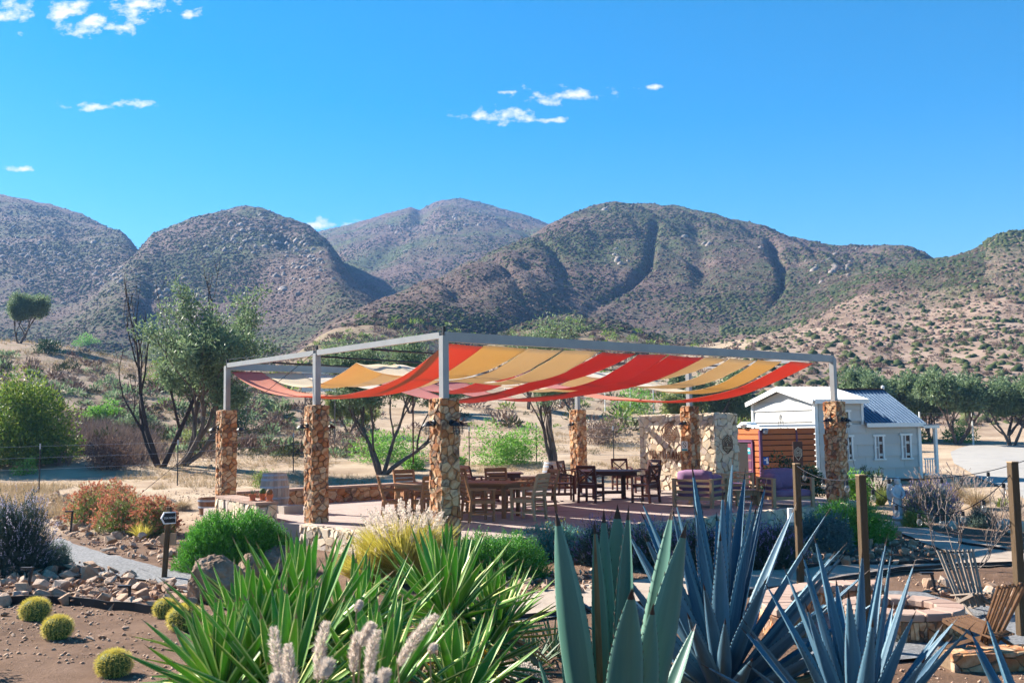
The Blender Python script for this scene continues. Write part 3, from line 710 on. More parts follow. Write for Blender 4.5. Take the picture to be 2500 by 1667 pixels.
emblem(face_mat(WN + wx * .5 + Z_ * 1.35 - wy * .05, wx, Z_), 'wall_emblem', MT['rust'], .42, 'dark house emblem on the shaded end of the stone wall')
def text(name, s, size, mtl, parent, loc, mat3, ext=.012, sx=1.0):
    cu = bpy.data.curves.new(name, 'FONT'); cu.body = s; cu.size = size; cu.extrude = ext; cu.align_x = 'CENTER'; cu.align_y = 'CENTER'; cu.resolution_u = 3
    tmp = bpy.data.objects.new(name, cu); COL.objects.link(tmp); bpy.context.view_layer.update()
    me = bpy.data.meshes.new_from_object(tmp.evaluated_get(bpy.context.evaluated_depsgraph_get()))
    bpy.data.objects.remove(tmp); me.materials.clear(); me.materials.append(mtl)
    o = link(name, me)
    M = Matrix.Translation(loc) @ mat3 @ Matrix.Diagonal((sx, 1, 1, 1))
    if parent:
        o.parent = parent; o.matrix_local = parent.matrix_world.inverted() @ M
    else: o.matrix_world = M
    return o
bpy.context.view_layer.update()
le = empty('letter_sign', wl_(1.75, 1.0), 0, 'row of rusty metal letters fixed to the lit stone wall', 'sign')
bpy.context.view_layer.update()
M_l = Matrix((-wy, Z_, -wx)).transposed().to_4x4()
for i, ch in enumerate('NATURAHUB'):
    text('letter', ch, .34, MT['rust'], le, wl_(2.42 - i * .175, 1.02, .06), M_l, .015, .62)

# ================================================================ STEEL FRAME
fr = empty('shade_pergola', pav(0, 0, 2.4), TH, 'grey steel frame on stone pillars carrying the shade cloths', 'frame')
for nm, a, b, h, lab in PILLARS:
    MB().box((b, a, (h - .02 + ZB - .06) / 2 - 2.4), (.125, .125, ZB - .06 - h + .02)).build('post', MT['steel'], fr)
    MB().box((b, a, ZB + .02 - 2.4), (.05, .05, .16)).build('post_cap', MT['dark_metal'], fr)
bm_ = [((-.07, 0), (PL + .07, 0), .20, .12), ((-.07, PM), (PL + .07, PM), .18, .10)]
MB().box((PL / 2, 0, ZB - .08 - 2.4), (PL + .0, .11, .17)).build('beam', MT['steel'], fr)
MB().box((PL / 2, PM, ZB - .08 - 2.4), (PL + .0, .10, .16)).build('beam', MT['steel'], fr)
for b in (0, PL):
    for a0, a1 in ((.08, PM / 2 - .08), (PM / 2 + .08, PM - .08)):
        MB().box((b, (a0 + a1) / 2, ZB - .05 - 2.4), (.09, a1 - a0, .11)).build('beam', MT['steel'], fr)
for a, dz in ((PM * .27, -.02), (PM * .5, -.02), (PM * .74, -.02)):
    mb = MB(); mb.tube([(.06, a, ZB - .10 - 2.4 + dz), (PL * .25, a, ZB - .16 - 2.4 + dz), (PL * .5, a, ZB - .18 - 2.4 + dz), (PL * .75, a, ZB - .16 - 2.4 + dz), (PL - .06, a, ZB - .10 - 2.4 + dz)], .022, 6)
    mb.build('cross_bar', MT['dark_metal'], fr)
mb = MB(); mb.tube([(0.02, .1, ZB + .07 - 2.4), (0.0, PM * .25, ZB + .05 - 2.4), (0, PM * .5, ZB + .12 - 2.4), (0, PM * .75, ZB + .05 - 2.4), (0, PM, ZB + .10 - 2.4)], .008, 5); mb.build('cable', MT['dark_metal'], fr)
def wire(p, q, label, r=.005, sag=0.0, m='dark_metal', name='guy_wire'):
    p, q = Vector(p), Vector(q)
    pts = [p.lerp(q, t) - Z_ * sag * 4 * t * (1 - t) for t in np.linspace(0, 1, 9 if sag else 2)]
    return tag(MB().tube(pts, r, 5).build(name, MT[m]), label, 'wire')
wire(pav(PM / 2, 0, ZB), pav(PM + 1.2, -2.6, -.3), 'thin guy wire running down past the leftmost pillar to the tub', .006)
wire(pav(0, PL, ZB), onz(2072, 1185, -.2), 'thin guy wire beside the reddish pillar, nearer the pillar', .006)
wire(pav(0, PL, ZB), onz(2095, 1185, -.2), 'thin guy wire beside the reddish pillar, farther to the right', .006)

# ================================================================ SHADE CLOTHS
def beam_t(px):                                   # distance along the front beam seen at an image column
    lo, hi = -1, 14
    for _ in range(40):
        m = (lo + hi) / 2; p = pav(0, m, ZB - .2); x = proj(p.x, p.y, p.z)[0]
        if x < px: lo = m
        else: hi = m
    return lo
STRIPS = [ # left px, right px, cloth, sag first span, sag second span (None = one long span), label
 (1094, 1182, 'cloth_coral', .84, None, 'orange red shade cloth nearest the left edge, sagging lowest'),
 (1186, 1290, 'cloth_gold', .42, .42, 'golden shade cloth next to the leftmost orange one'),
 (1294, 1375, 'cloth_tan', .46, .36, 'tan shade cloth, second of the tan group behind the nearest pillar'),
 (1382, 1462, 'cloth_tan', .50, .44, 'tan shade cloth left of the two overlapping red ones'),
 (1476, 1556, 'cloth_red', .76, None, 'red shade cloth, left one of the red trio in the middle'),
 (1564, 1632, 'cloth_red', .58, .50, 'narrow dark red shade cloth between the two deep sagging red ones'),
 (1640, 1722, 'cloth_red', .80, None, 'red shade cloth right of the narrow dark red one'),
 (1730, 1778, 'cloth_tan', .34, .30, 'narrow tan shade cloth right of the red trio'),
 (1788, 1848, 'cloth_tan', .50, .42, 'tan shade cloth over the tall stone wall'),
 (1856, 1912, 'cloth_gold', .62, .40, 'golden shade cloth beside the rightmost red one'),
 (1936, 1988, 'cloth_coral', .86, None, 'rightmost shade cloth, thin orange red near the white house')]
for k, (p0, p1, cm, s1, s2, lab) in enumerate(STRIPS):
    b0, b1 = beam_t(p0 - 1), beam_t(p1 + 2); rnd = random.Random(90 + k)
    na, nb = 48, 9; V = []; zt = ZB - .20
    ph = rnd.uniform(0, 6)
    for i in range(na + 1):
        u = i / na; a = .05 + (PM - .1) * u
        if s2 is None: sag = s1 * 4 * u * (1 - u) * (1 + .12 * math.sin(2 * math.pi * u + ph))
        else:
            q = u * 2 if u < .5 else (u - .5) * 2
            sag = (s1 if u < .5 else s2) * 4 * q * (1 - q) + (.02 if .1 < u < .9 else 0)
        for j in range(nb + 1):
            w = j / nb; b = b0 + (b1 - b0) * w
            edge = .05 * (4 * w * (1 - w)) * math.sin(math.pi * u)          # cupped across
            wr = .018 * math.sin(9 * w + ph + 5 * u) * math.sin(math.pi * u) + .010 * math.sin(23 * u + 4 * w + ph)
            V.append(pav(a, b + .05 * math.sin(math.pi * u + ph) * math.sin(math.pi * u), zt - sag - edge + wr))
    Fc = [(i * (nb + 1) + j, i * (nb + 1) + j + 1, (i + 1) * (nb + 1) + j + 1, (i + 1) * (nb + 1) + j) for i in range(na) for j in range(nb)]
    o = link('shade_cloth', fast_mesh('shade_cloth', np.array(V), np.array(Fc), MT[cm], smooth=True)); tag(o, lab, 'shade cloth', 'shade cloths hung under the frame')
    sm = o.modifiers.new('thick', 'SOLIDIFY'); sm.thickness = .004

# ================================================================ WALL LANTERNS
def make_lantern(name='wall_lantern'):
    e = empty(name)
    MB().lathe([(.055, 0), (.055, .02), (.035, .03)], n=12).build('back_plate', MT['dark_metal'], e, rot=(R_(-90), 0, 0))
    MB().tube([(0, .02, 0), (0, .08, .03), (0, .14, .02), (0, .14, -.01)], .012, 6).build('arm', MT['dark_metal'], e)
    MB().lathe([(.012, .03), (.045, .015), (.095, -.035), (.098, -.045)], (0, .14, -.01), 14).build('lamp_shade', MT['dark_metal'], e)
    MB().lathe([(.042, 0), (.046, -.05), (.044, -.12), (.03, -.145)][::-1], (0, .14, -.05), 12).build('glass', MT['clear_glass'], e, smooth=True)
    mb = MB()
    for i in range(6):
        t = i * math.pi / 3; c, s = math.cos(t) * .056, math.sin(t) * .056
        mb.tube([(c, .14 + s, -.045), (c, .14 + s, -.15), (c * .55, .14 + s * .55, -.20)], .004, 4)
    for z in (-.09, -.14): mb.tube([(math.cos(t) * .057, .14 + math.sin(t) * .057, z) for t in np.linspace(0, 2 * math.pi, 13)], .0035, 4)
    mb.build('cage', MT['dark_metal'], e)
    return e
LN = make_lantern(); first = True
def lantern(a, b, z, face, lab):
    global first
    o = LN if first else copy_tree(LN); first = False
    rz = {'-x': TH + R_(90), '-y': TH + R_(180), '+x': TH - R_(90), '+y': TH}[face]
    off = {'-x': (-.21, 0), '-y': (0, -.21), '+x': (.21, 0), '+y': (0, .21)}[face]
    o.location = pav(a + off[1], b + off[0], z); o.rotation_euler = (0, 0, rz)
    tag(o, lab, 'lamp', 'caged wall lanterns on the pillars')
lantern(0, 0, 2.0, '-x', 'caged lantern on the sunlit face of the nearest pillar')
lantern(0, 0, 2.0, '-y', 'caged lantern on the shaded front face of the nearest pillar')
lantern(0, 0, 2.0, '+x', 'caged lantern peeking out right of the nearest pillar')
lantern(PM / 2, 0, 2.0, '-x', 'caged lantern on the left face of the second pillar from the left')
lantern(PM / 2, 0, 2.0, '+x', 'caged lantern on the far right side of the second pillar from the left')
lantern(PM, 0, 1.98, '-x', 'caged lantern on the left face of the leftmost pillar')
lantern(PM, 0, 1.98, '+x', 'caged lantern on the right side of the leftmost pillar')
lantern(PM, PL, 2.0, '-x', 'caged lantern on the left face of the farthest pillar')
lantern(PM / 2, PL, 1.98, '-x', 'caged lantern on the pillar above the no smoking sign')
lantern(0, PL, 2.0, '-x', 'left one of two lanterns on the reddish pillar by the house')
lantern(0, PL, 2.0, '-y', 'right one of two lanterns on the reddish pillar by the house')
tag(MB().box((0, 0, 0), (.10, .05, .14)).build('outlet_box', MT['hoop'], loc=pav(-.23, PL + .02, .42), rot=(0, 0, TH)), 'grey electric outlet box low on the reddish pillar', 'outlet box')
# no smoking sign on the pillar face
p = pav(PM / 2 + .02, PL - .225, 1.33)
sg = empty('no_smoking_sign', p, 0, 'white no smoking sign on the shaded stone pillar', 'sign')
sg.matrix_world = face_mat(p, -wy, Z_)
MB().box((0, 0, 0), (.22, .27, .012)).build('panel', MT['sign_white'], sg)
MB().box((0, -.105, .008), (.20, .05, .006)).build('strip', MT['sign_teal'], sg)
mb = MB(); mb.tube([(math.cos(t) * .062, .03 + math.sin(t) * .075, .011) for t in np.linspace(0, 2 * math.pi, 25)], .008, 5); mb.bar((-.045, .08, .011), (.045, -.02, .011), .014, .006); mb.build('symbol', MT['sign_black'], sg)
# ================================================================ WHITE HOUSE
HZ = R_(16.9); HX, HY = Vector((math.cos(HZ), math.sin(HZ), 0)), Vector((-math.sin(HZ), math.cos(HZ), 0))
ho = Vector((10.3, 34.0, -.05))
hs = empty('white_house', ho, HZ, 'small white board house with blue metal roof and porch', 'house')
HW, HL, HT = 4.0, 4.15, 1.85                  # depth, length, length of the tall part
mb = MB()
mb.box((HL / 2, HW / 2, .97), (HL - .06, HW - .06, 1.94))
mb.prism([(.03, 1.9), (HW - .03, 1.9), (HW - .03, 2.72), (HW / 2, 3.16), (.03, 2.72)], HT - .06, Matrix.Translation((.03, 0, 0)) @ Matrix(((0, 0, 1, 0), (1, 0, 0, 0), (0, 1, 0, 0), (0, 0, 0, 1))))
mb.prism([(.03, 1.9), (HW - .03, 1.9), (HW / 2, 3.05)], HL - HT - .05, Matrix.Translation((HT, 0, 0)) @ Matrix(((0, 0, 1, 0), (1, 0, 0, 0), (0, 1, 0, 0), (0, 0, 0, 1))))
mb.build('wall', MT['siding'], hs)
rnd = random.Random(3)
pitch = .405
def board(a, b, z, h, axis, at):
    """lapped board: bottom edge stands proud"""
    m_ = MB(); t0, t1 = .012, .055
    if axis == 'x': P = [(a, at - t1, z), (b, at - t1, z), (b, at - t0, z + h), (a, at - t0, z + h), (a, at + .02, z), (b, at + .02, z), (b, at + .02, z + h), (a, at + .02, z + h)]
    else: P = [(at - t1, b, z), (at - t1, a, z), (at - t0, a, z + h), (at - t0, b, z + h), (at + .02, b, z), (at + .02, a, z), (at + .02, a, z + h), (at + .02, b, z + h)]
    m_.poly(P, [(0, 1, 2, 3), (1, 0, 4, 5), (0, 3, 7, 4), (2, 1, 5, 6), (3, 2, 6, 7)]); return m_.build('siding_board', MT['siding'], hs)
z = 0
while z < 2.66:
    top = min(z + pitch, 1.93 if False else 2.70)
    xs = [.10, HT - .05] if z >= 1.9 else sorted([.10, rnd.uniform(.8, 1.6), rnd.uniform(1.9, 2.6), rnd.uniform(2.8, 3.6), HL - .05])
    for a, b in zip(xs[:-1], xs[1:]): board(a, b - .006, z, min(pitch, (1.92 if z < 1.9 and b > HT else 2.72) - z), 'x', 0)
    ys = sorted([.10, rnd.uniform(.9, 1.6), rnd.uniform(2.0, 3.0), HW - .05])
    for a, b in zip(ys[:-1], ys[1:]): board(a, b - .006, z, min(pitch, 2.72 - z), 'y', 0)
    z += pitch
# corner boards and fascias
for (c, s) in (((-.02, -.02, 1.36), (.13, .13, 2.76)), ((HL - .02, -.02, .96), (.12, .13, 1.94)), ((HT - .02, -.035, 2.3), (.09, .07, .80)), ((-.02, HW, 1.36), (.13, .13, 2.76))):
    MB().box(c, s).build('corner_board', MT['white_paint'], hs)
def roof_slope(p0, p1, p2, p3, th, material, name='roof', ribs=0, ribh=.03, ribm=None, riboff=0):
    """quad roof p0-p1 eave, p3-p2 ridge"""
    p0, p1, p2, p3 = [Vector(p) for p in (p0, p1, p2, p3)]; n = (p1 - p0).cross(p3 - p0).normalized()
    mb = MB(); mb.poly([p0, p1, p2, p3, p0 - n * th, p1 - n * th, p2 - n * th, p3 - n * th], [(0, 1, 2, 3), (7, 6, 5, 4), (0, 4, 5, 1), (1, 5, 6, 2), (2, 6, 7, 3), (3, 7, 4, 0)])
    o = mb.build(name, material, hs)
    if ribs:
        m2 = MB()
        for i in range(ribs + 1):
            t = i / ribs; m2.bar(p0.lerp(p1, t) + n * ribh * .4, p3.lerp(p2, t) + n * ribh * .4, .014, ribh, up=n)
        m2.build('rib', ribm or material, o)
    return o
ov = .22
roof_slope((-ov, -ov, 2.76), (HT + .12, -ov, 2.76), (HT + .12, HW / 2, 3.28), (-ov, HW / 2, 3.28), .05, MT['roof_white'], ribs=14)
roof_slope((HT + .12, HW + ov, 2.76), (-ov, HW + ov, 2.76), (-ov, HW / 2, 3.28), (HT + .12, HW / 2, 3.28), .05, MT['roof_white'], ribs=14)
roof_slope((HT + .02, -.24, 1.94), (HL + .08, -.24, 1.94), (HL + .08, HW / 2, 3.20), (HT + .02, HW / 2, 3.20), .05, MT['roof_blue'], ribs=16)
roof_slope((HL + .08, HW + .24, 1.94), (HT + .02, HW + .24, 1.94), (HT + .02, HW / 2, 3.20), (HL + .08, HW / 2, 3.20), .05, MT['roof_blue'], ribs=16)
MB().box((HT / 2 + .0, -ov - .012, 2.70), (HT + .30, .025, .15)).build('fascia', MT['white_paint'], hs)
MB().box(((HT + HL) / 2 + .06, -.262, 1.88), (HL - HT + .12, .025, .14)).build('fascia', MT['white_paint'], hs)
mb = MB()
for y0, z0, y1, z1 in ((-ov, 2.70, HW / 2, 3.21), (HW + ov, 2.70, HW / 2, 3.21)): mb.bar((-ov - .012, y0, z0), (-ov - .012, y1, z1), .025, .16, up=(0, 0, 1))
mb.build('barge_board', MT['white_paint'], hs)
MB().box(((HT + HL) / 2 + .06, HW / 2, 3.215), (HL - HT + .04, .16, .04)).build('ridge_cap', MT['rust'], hs)
def house_window(x0, x1, z0, z1, sash=True):
    w = MB().box(((x0 + x1) / 2, -.025, (z0 + z1) / 2), (x1 - x0 - .04, .04, z1 - z0 - .04)).build('window', MT['glass_dark'], hs)
    fr_ = MB(); t = .065
    for cx, cz, sx, sz in (((x0 + t / 2), (z0 + z1) / 2, t, z1 - z0), ((x1 - t / 2), (z0 + z1) / 2, t, z1 - z0)): fr_.box((cx, -.055, cz), (sx, .05, sz))
    fr_.box(((x0 + x1) / 2, -.055, z1 + .02), (x1 - x0 + .10, .06, .07)).box(((x0 + x1) / 2, -.065, z0 - .02), (x1 - x0 + .10, .08, .05))
    fr_.build('frame', MT['white_paint'], w)
    if sash:
        xm = (x0 + x1) / 2 - .03
        MB().box(((x0 + xm) / 2 + .03, -.055, (z0 + z1) / 2), (xm - x0 - .06, .02, z1 - z0 - .03)).build('pane', MT['glass_pane'], w)
        m2 = MB(); m2.box((xm, -.06, (z0 + z1) / 2), (.028, .03, z1 - z0)).box(((x0 + xm) / 2 + .03, -.066, (z0 + z1) / 2), (xm - x0 - .06, .014, .022))
        m2.build('glazing_bar', MT['white_paint'], w)
house_window(2.26, 2.66, .72, 1.50); house_window(3.36, 3.78, .72, 1.52); house_window(1.05, 1.32, 1.95, 2.36, False); house_window(1.10, 1.40, .72, 1.50)
# porch
MB().box((HL + .35, 1.0, .02), (.62, 2.2, .10)).build('porch_deck', MT['grey_wood'], hs)
MB().box((HL + .36, .9, 1.80), (.66, 2.3, .10)).build('porch_roof', MT['white_paint'], hs)
MB().box((HL + .36, .9, 1.868), (.72, 2.36, .03)).build('porch_roof_sheet', MT['roof_blue'], hs)
for y in (-.12, 1.9): MB().box((HL + .60, y, .92), (.10, .10, 1.70)).build('porch_post', MT['white_paint'], hs)
mb = MB(); mb.box((HL + .33, -.12, .68), (.50, .05, .05)).box((HL + .33, -.12, .14), (.50, .05, .05))
for i in range(5): mb.box((HL + .13 + i * .10, -.12, .41), (.03, .03, .54))
mb.build('porch_railing', MT['white_paint'], hs)
tag(MB().lathe([(.05, 0), (.06, .02), (.06, .12), (.0, .15)], n=10).build('roof_vent', MT['white_paint'], hs, loc=(HL + .12, HW / 2, 3.2)))
MB().box((.36, -.06, .62), (.12, .08, .22)).build('meter_box', MT['dark_metal'], hs)
mb = MB()
for k, (dy, dz) in enumerate(((.5, -.5), (.15, -.75), (-.2, -.6))):
    mb.tube([(-.06, 2.1, 2.32), (-.10, 2.1 - dy * .5, 2.1 + dz * .3), (-.05, 2.1 - dy, 2.3 + dz)], .009, 5)
mb.build('hanging_cable', MT['dark_metal'], hs)

# ================================================================ SLATTED SHED
so = Vector((7.66, 31.0, 0)); SL, SD, SH = 1.95, 2.3, 1.84
sh = empty('slatted_shed', so, HZ, 'orange slatted wooden shed with dark red door in front of the house', 'shed')
MB().box((SL / 2, SD / 2, SH / 2 - .06), (SL - .05, SD - .05, SH - .12)).build('core', MT['inside_shade'], sh)
nsl = 10; ps = .172
for i in range(nsl):
    z = .06 + i * ps; h = .142
    if i == nsl - 1: h = .17
    for (x0, x1) in ((.05, 1.24), (1.30, SL)):
        MB().box(((x0 + x1) / 2, 0, z + h / 2), (x1 - x0, .03, h)).build('slat', MT['slat_orange'], sh)
    if z > 1.40: MB().box((0, 1.15, z + h / 2), (.03, 2.2, h)).build('slat', MT['slat_orange'], sh)
    else: MB().box((0, .22, z + h / 2), (.03, .32, h)).build('slat', MT['slat_orange'], sh)
for x, y in ((0, 0),): MB().box((x - .005, y - .005, SH / 2 - .06), (.085, .085, SH - .12)).build('corner_post', MT['purple_trim'], sh)
MB().box((1.27, -.02, SH / 2 - .08), (.055, .03, SH - .16)).build('batten', MT['purple_trim'], sh)
MB().box((SL / 2, SD / 2, SH + .015), (SL + .16, SD + .16, .06)).build('roof', MT['roof_white'], sh)
dr = MB().box((-.03, .80, .69), (.02, .80, 1.38)).build('doorway_shade', MT['inside_shade'], sh)  # flat dark panel standing in for shade in the open door
MB().box((-.045, .42, .70), (.05, .07, 1.40)).box((-.045, .82, 1.385), (.05, .86, .07)).build('door_frame', MT['purple_trim'], sh)
dl = MB().box((-.05, .55, .67), (.035, .22, 1.28)).build('door', MT['door_maroon'], sh)
for z in (.22, .52, .82):
    MB().box((-.072, .55, z + .13), (.012, .16, .22)).build('door_panel', MT['purple_trim'], dl)
    MB().box((-.074, .55, z + .262), (.016, .17, .018)).build('door_rail', MT['cap_brick'], dl)
MB().box((-.076, .575, 1.08), (.006, .16, .20)).build('notice', MT['sign_teal'], dl); MB().box((-.081, .59, 1.10), (.004, .10, .05)).build('notice_text', MT['sign_white'], dl)
mb = MB(); mb.box((.12, -.10, SH - .14), (.13, .10, .15), mat=Matrix.Rotation(.5, 3, 'X')); mb.build('flood_light', MT['hoop'], sh)
mb = MB(); mb.lathe([(.30, 0), (.30, .03), (.25, .05), (.25, .08), (.18, .11)], (.1, .9, SH + .045), 14); mb.build('roof_dome', MT['white_paint'], sh)
ts = empty('toilet_sign', so + HX * .14 - HY * .02 + Z_ * .78, HZ, 'blue and white toilet sign on the slatted shed', 'sign')
MB().box((0, -.03, 0), (.19, .012, .24)).build('panel', MT['sign_blue'], ts)
MB().box((.03, -.038, .01), (.05, .006, .18)).box((-.02, -.038, .03), (.10, .006, .045)).box((.055, -.0385, -.05), (.05, .006, .07)).build('symbol', MT['sign_white'], ts)
# brown board with the emblem standing before the shed
bpos = ond(1948, 1109, 29.6)
bo = empty('emblem_board', bpos, HZ + R_(6), 'dark brown board with pale house emblem before the slatted shed', 'sign')
MB().box((0, 0, 0), (.34, .025, .76)).build('board', MT['sign_brown'], bo)
MB().box((0, .03, -.75), (.05, .05, .85)).build('stake', MT['sign_brown'], bo)
e2 = MB(); sc = .26
for pts in ([(-.5, -.35), (-.5, .30), (0, .62), (.5, .30), (.5, -.35), (0, -.9), (-.5, -.35)], [(-.36, -.10), (-.36, .24), (0, .47), (.36, .24), (.36, -.10)], [(-.22, -.10), (-.22, .16), (0, .31), (.22, .16), (.22, -.10)], [(-.1, -.1), (-.1, .05), (.1, .05), (.1, -.1)], [(-.48, -.14), (.48, -.14)], [(-.46, -.27), (.46, -.27)], [(-.40, -.39), (.40, -.39)]):
    for a, b in zip(pts[:-1], pts[1:]): e2.bar((a[0] * sc, -.016, a[1] * sc + .06), (b[0] * sc, -.016, b[1] * sc + .06), .010, .013, up=(0, 1, 0))
e2.build('emblem_bars', MT['letter_pale'], bo)
# tiny homes board hung far behind the cloths
tp = ond(1045, 943, 33.0)
tb = empty('name_board', tp, R_(2), 'dark hanging board reading TINY HOMES behind the nearest pillar', 'sign')
MB().box((0, 0, 0), (1.15, .04, .30)).build('board', MT['sign_brown'], tb)
for s in (-.5, .5): MB().box((s, 0, -1.35), (.05, .05, 2.4)).build('stake', MT['sign_brown'], tb)
bpy.context.view_layer.update()
text('lettering', 'TINY HOMES', .20, MT['letter_pale'], tb, tp + Vector((.10, -.03, -.01)), Matrix.Rotation(R_(90), 4, 'X'), .005, .78)

# ================================================================ FURNITURE
def slat_chair(m, name='garden_chair'):
    e = empty(name); W, D = .50, .50
    mk1 = lambda nm, mb: mb.build(nm, m, e)
    for s in (-1, 1):
        mk1('leg', MB().bar((s * W / 2, -D / 2, 0), (s * W / 2, -D / 2, .63), .045, .045, up=(0, 1, 0)))
        mk1('leg', MB().bar((s * W / 2, D / 2 + .04, 0), (s * W / 2, D / 2 - .01, .46), .045, .05, up=(0, 1, 0)).bar((s * W / 2, D / 2 - .01, .455), (s * W / 2, D / 2 + .12, .93), .045, .05, up=(0, 1, 0)))
        mk1('armrest', MB().bar((s * W / 2, -D / 2 - .05, .645), (s * W / 2, D / 2 + .04, .655), .06, .028))
        mk1('side_rail', MB().bar((s * W / 2, -D / 2, .40), (s * W / 2, D / 2, .40), .03, .06).bar((s * W / 2, -D / 2, .16), (s * W / 2, D / 2, .16), .025, .035))
    for i in range(6):
        y = -D / 2 + .03 + i * (D - .04) / 5; mk1('seat_slat', MB().box((0, y, .445 - .004 * i), (W - .0, .07, .02)))
    for i in range(5):
        z = .55 + i * .085; y = D / 2 + .01 + (z - .455) * .27; mk1('back_slat', MB().box((0, y, z), (W - .045, .02, .058), mat=Matrix.Rotation(-.26, 3, 'X')))
    mk1('top_rail', MB().box((0, D / 2 + .125, .925), (W + .045, .03, .06), mat=Matrix.Rotation(-.26, 3, 'X')))
    mk1('front_rail', MB().box((0, -D / 2, .40), (W, .03, .06)))
    return e
def cross_chair(m, name='dining_chair'):
    e = empty(name); W, D = .46, .46
    mk1 = lambda nm, mb: mb.build(nm, m, e)
    for s in (-1, 1):
        mk1('leg', MB().bar((s * W / 2, -D / 2, 0), (s * W / 2, -D / 2, .64), .05, .05, up=(0, 1, 0)))
        mk1('leg', MB().bar((s * W / 2, D / 2 + .05, 0), (s * W / 2, D / 2, .46), .05, .055, up=(0, 1, 0)).bar((s * W / 2, D / 2, .455), (s * W / 2, D / 2 + .09, .92), .05, .055, up=(0, 1, 0)))
        mk1('armrest', MB().bar((s * W / 2, -D / 2 - .04, .64), (s * W / 2, -.02, .68), .055, .032).bar((s * W / 2, -.02, .68), (s * W / 2, D / 2 + .06, .64), .055, .032))
        mk1('stretcher', MB().bar((s * W / 2, -D / 2, .17), (s * W / 2, D / 2 + .03, .17), .03, .04))
    mk1('seat', MB().box((0, 0, .445), (W + .02, D + .03, .035)))
    mk1('apron', MB().box((0, -D / 2, .395), (W, .03, .07)).box((0, D / 2, .395), (W, .03, .07)))
    mk1('stretcher', MB().box((0, D / 2 + .03, .17), (W, .03, .045)))
    yb = lambda z: D / 2 + (z - .455) * .19
    mk1('top_rail', MB().box((0, yb(.90), .895), (W + .05, .045, .075), mat=Matrix.Rotation(-.19, 3, 'X')))
    mk1('cross_brace', MB().bar((-W / 2, yb(.48), .48), (W / 2, yb(.87), .87), .03, .045, up=(0, 1, 0)).bar((W / 2, yb(.48) - .002, .48), (-W / 2, yb(.87) - .002, .87), .03, .045, up=(0, 1, 0)))
    mk1('lower_rail', MB().box((0, yb(.50), .50), (W, .03, .05)))
    return e
protos = {'teak': slat_chair(MT['teak']), 'pale': slat_chair(MT['teak_pale']), 'dark': slat_chair(MT['dark_wood']), 'cross': cross_chair(MT['dark_wood'])}
used = set()
def chair(kind, px, py, deg, label, group, z=0.0, tilt=0.0):
    """px, py: where the middle of the chair meets the floor; deg: heading of its front (0 = towards +X)"""
    p = onz(px, py, z)
    o = protos[kind] if kind not in used else copy_tree(protos[kind]); used.add(kind)
    o.location = p; o.rotation_euler = (tilt, 0, R_(deg + 90)); tag(o, label, 'chair', group)
g1 = 'slatted garden chairs on the patio'
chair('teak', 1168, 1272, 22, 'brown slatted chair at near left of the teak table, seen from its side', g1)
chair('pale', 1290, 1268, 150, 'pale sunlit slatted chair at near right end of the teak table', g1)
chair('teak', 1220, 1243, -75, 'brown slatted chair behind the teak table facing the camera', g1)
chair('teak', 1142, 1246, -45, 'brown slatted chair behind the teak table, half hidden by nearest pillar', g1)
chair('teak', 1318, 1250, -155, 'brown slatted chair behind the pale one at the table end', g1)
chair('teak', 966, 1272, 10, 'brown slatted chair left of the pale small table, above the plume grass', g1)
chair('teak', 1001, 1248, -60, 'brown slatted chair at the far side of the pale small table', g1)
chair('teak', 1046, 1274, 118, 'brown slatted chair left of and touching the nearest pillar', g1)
chair('dark', 1166, 1226, 30, 'dark slatted chair at left of the far dark table', g1)
chair('dark', 1133, 1232, 0, 'dark slatted chair peeking out right behind the nearest pillar', g1)
g2 = 'dark cross back chairs round the table'
chair('cross', 1376, 1222, 5, 'dark cross back chair at the left of the round table', g2)
chair('cross', 1444, 1226, 62, 'dark cross back chair at the near side of the round table', g2)
chair('cross', 1576, 1226, 140, 'dark cross back chair at the near right of the round table', g2)
chair('cross', 1394, 1204, -25, 'dark cross back chair at the far left of the round table', g2)
chair('cross', 1520, 1196, -80, 'dark cross back chair at the far side of the round table', g2)
chair('cross', 1580, 1203, -145, 'dark cross back chair at the far right of the round table', g2)
def table(name, p, rz, top, h, m, label, plank=True, legs='four', oct_=False):
    e = empty(name, p, rz, label, 'table')
    W, D = top
    if oct_:
        n = 28; out = [(math.copysign(abs(math.cos(t)) ** .8, math.cos(t)) * W / 2, math.copysign(abs(math.sin(t)) ** .8, math.sin(t)) * D / 2) for t in np.linspace(0, 2 * math.pi, n, endpoint=False)]
        MB().prism(out, .035, Matrix.Translation((0, 0, h - .035))).build('table_top', m, e)
    else:
        npl = 8; w = D / npl
        for i in range(npl): MB().box((0, -D / 2 + w * (i + .5), h - .018), (W, w - .006, .036)).build('plank', m, e)
    MB().box((0, D * .36, h - .085), (W * .82, .03, .09)).box((0, -D * .36, h - .085), (W * .82, .03, .09)).box((W * .41, 0, h - .085), (.03, D * .72, .09)).box((-W * .41, 0, h - .085), (.03, D * .72, .09)).build('apron', m, e)
    if legs == 'four':
        for sx in (-1, 1):
            for sy in (-1, 1): MB().bar((sx * W * .39, sy * D * .34, 0), (sx * W * .39, sy * D * .34, h - .04), .075, .075, up=(0, 1, 0)).build('leg', m, e)
        MB().box((0, 0, .14), (W * .78, .06, .05)).build('stretcher', m, e)
    else:
        for sx in (-1, 1):
            MB().box((sx * W * .22, 0, h / 2 - .02), (.12, .26, h - .08)).build('leg', m, e)
            MB().box((sx * W * .22, 0, .03), (.12, .70, .06)).build('foot', m, e)
        MB().box((0, 0, .16), (W * .44, .06, .08)).build('stretcher', m, e)
    return e
table('teak_table', onz(1192, 1260, 0), R_(-28), (1.45, .95), .74, MT['teak'], 'brown plank table beside the nearest pillar')
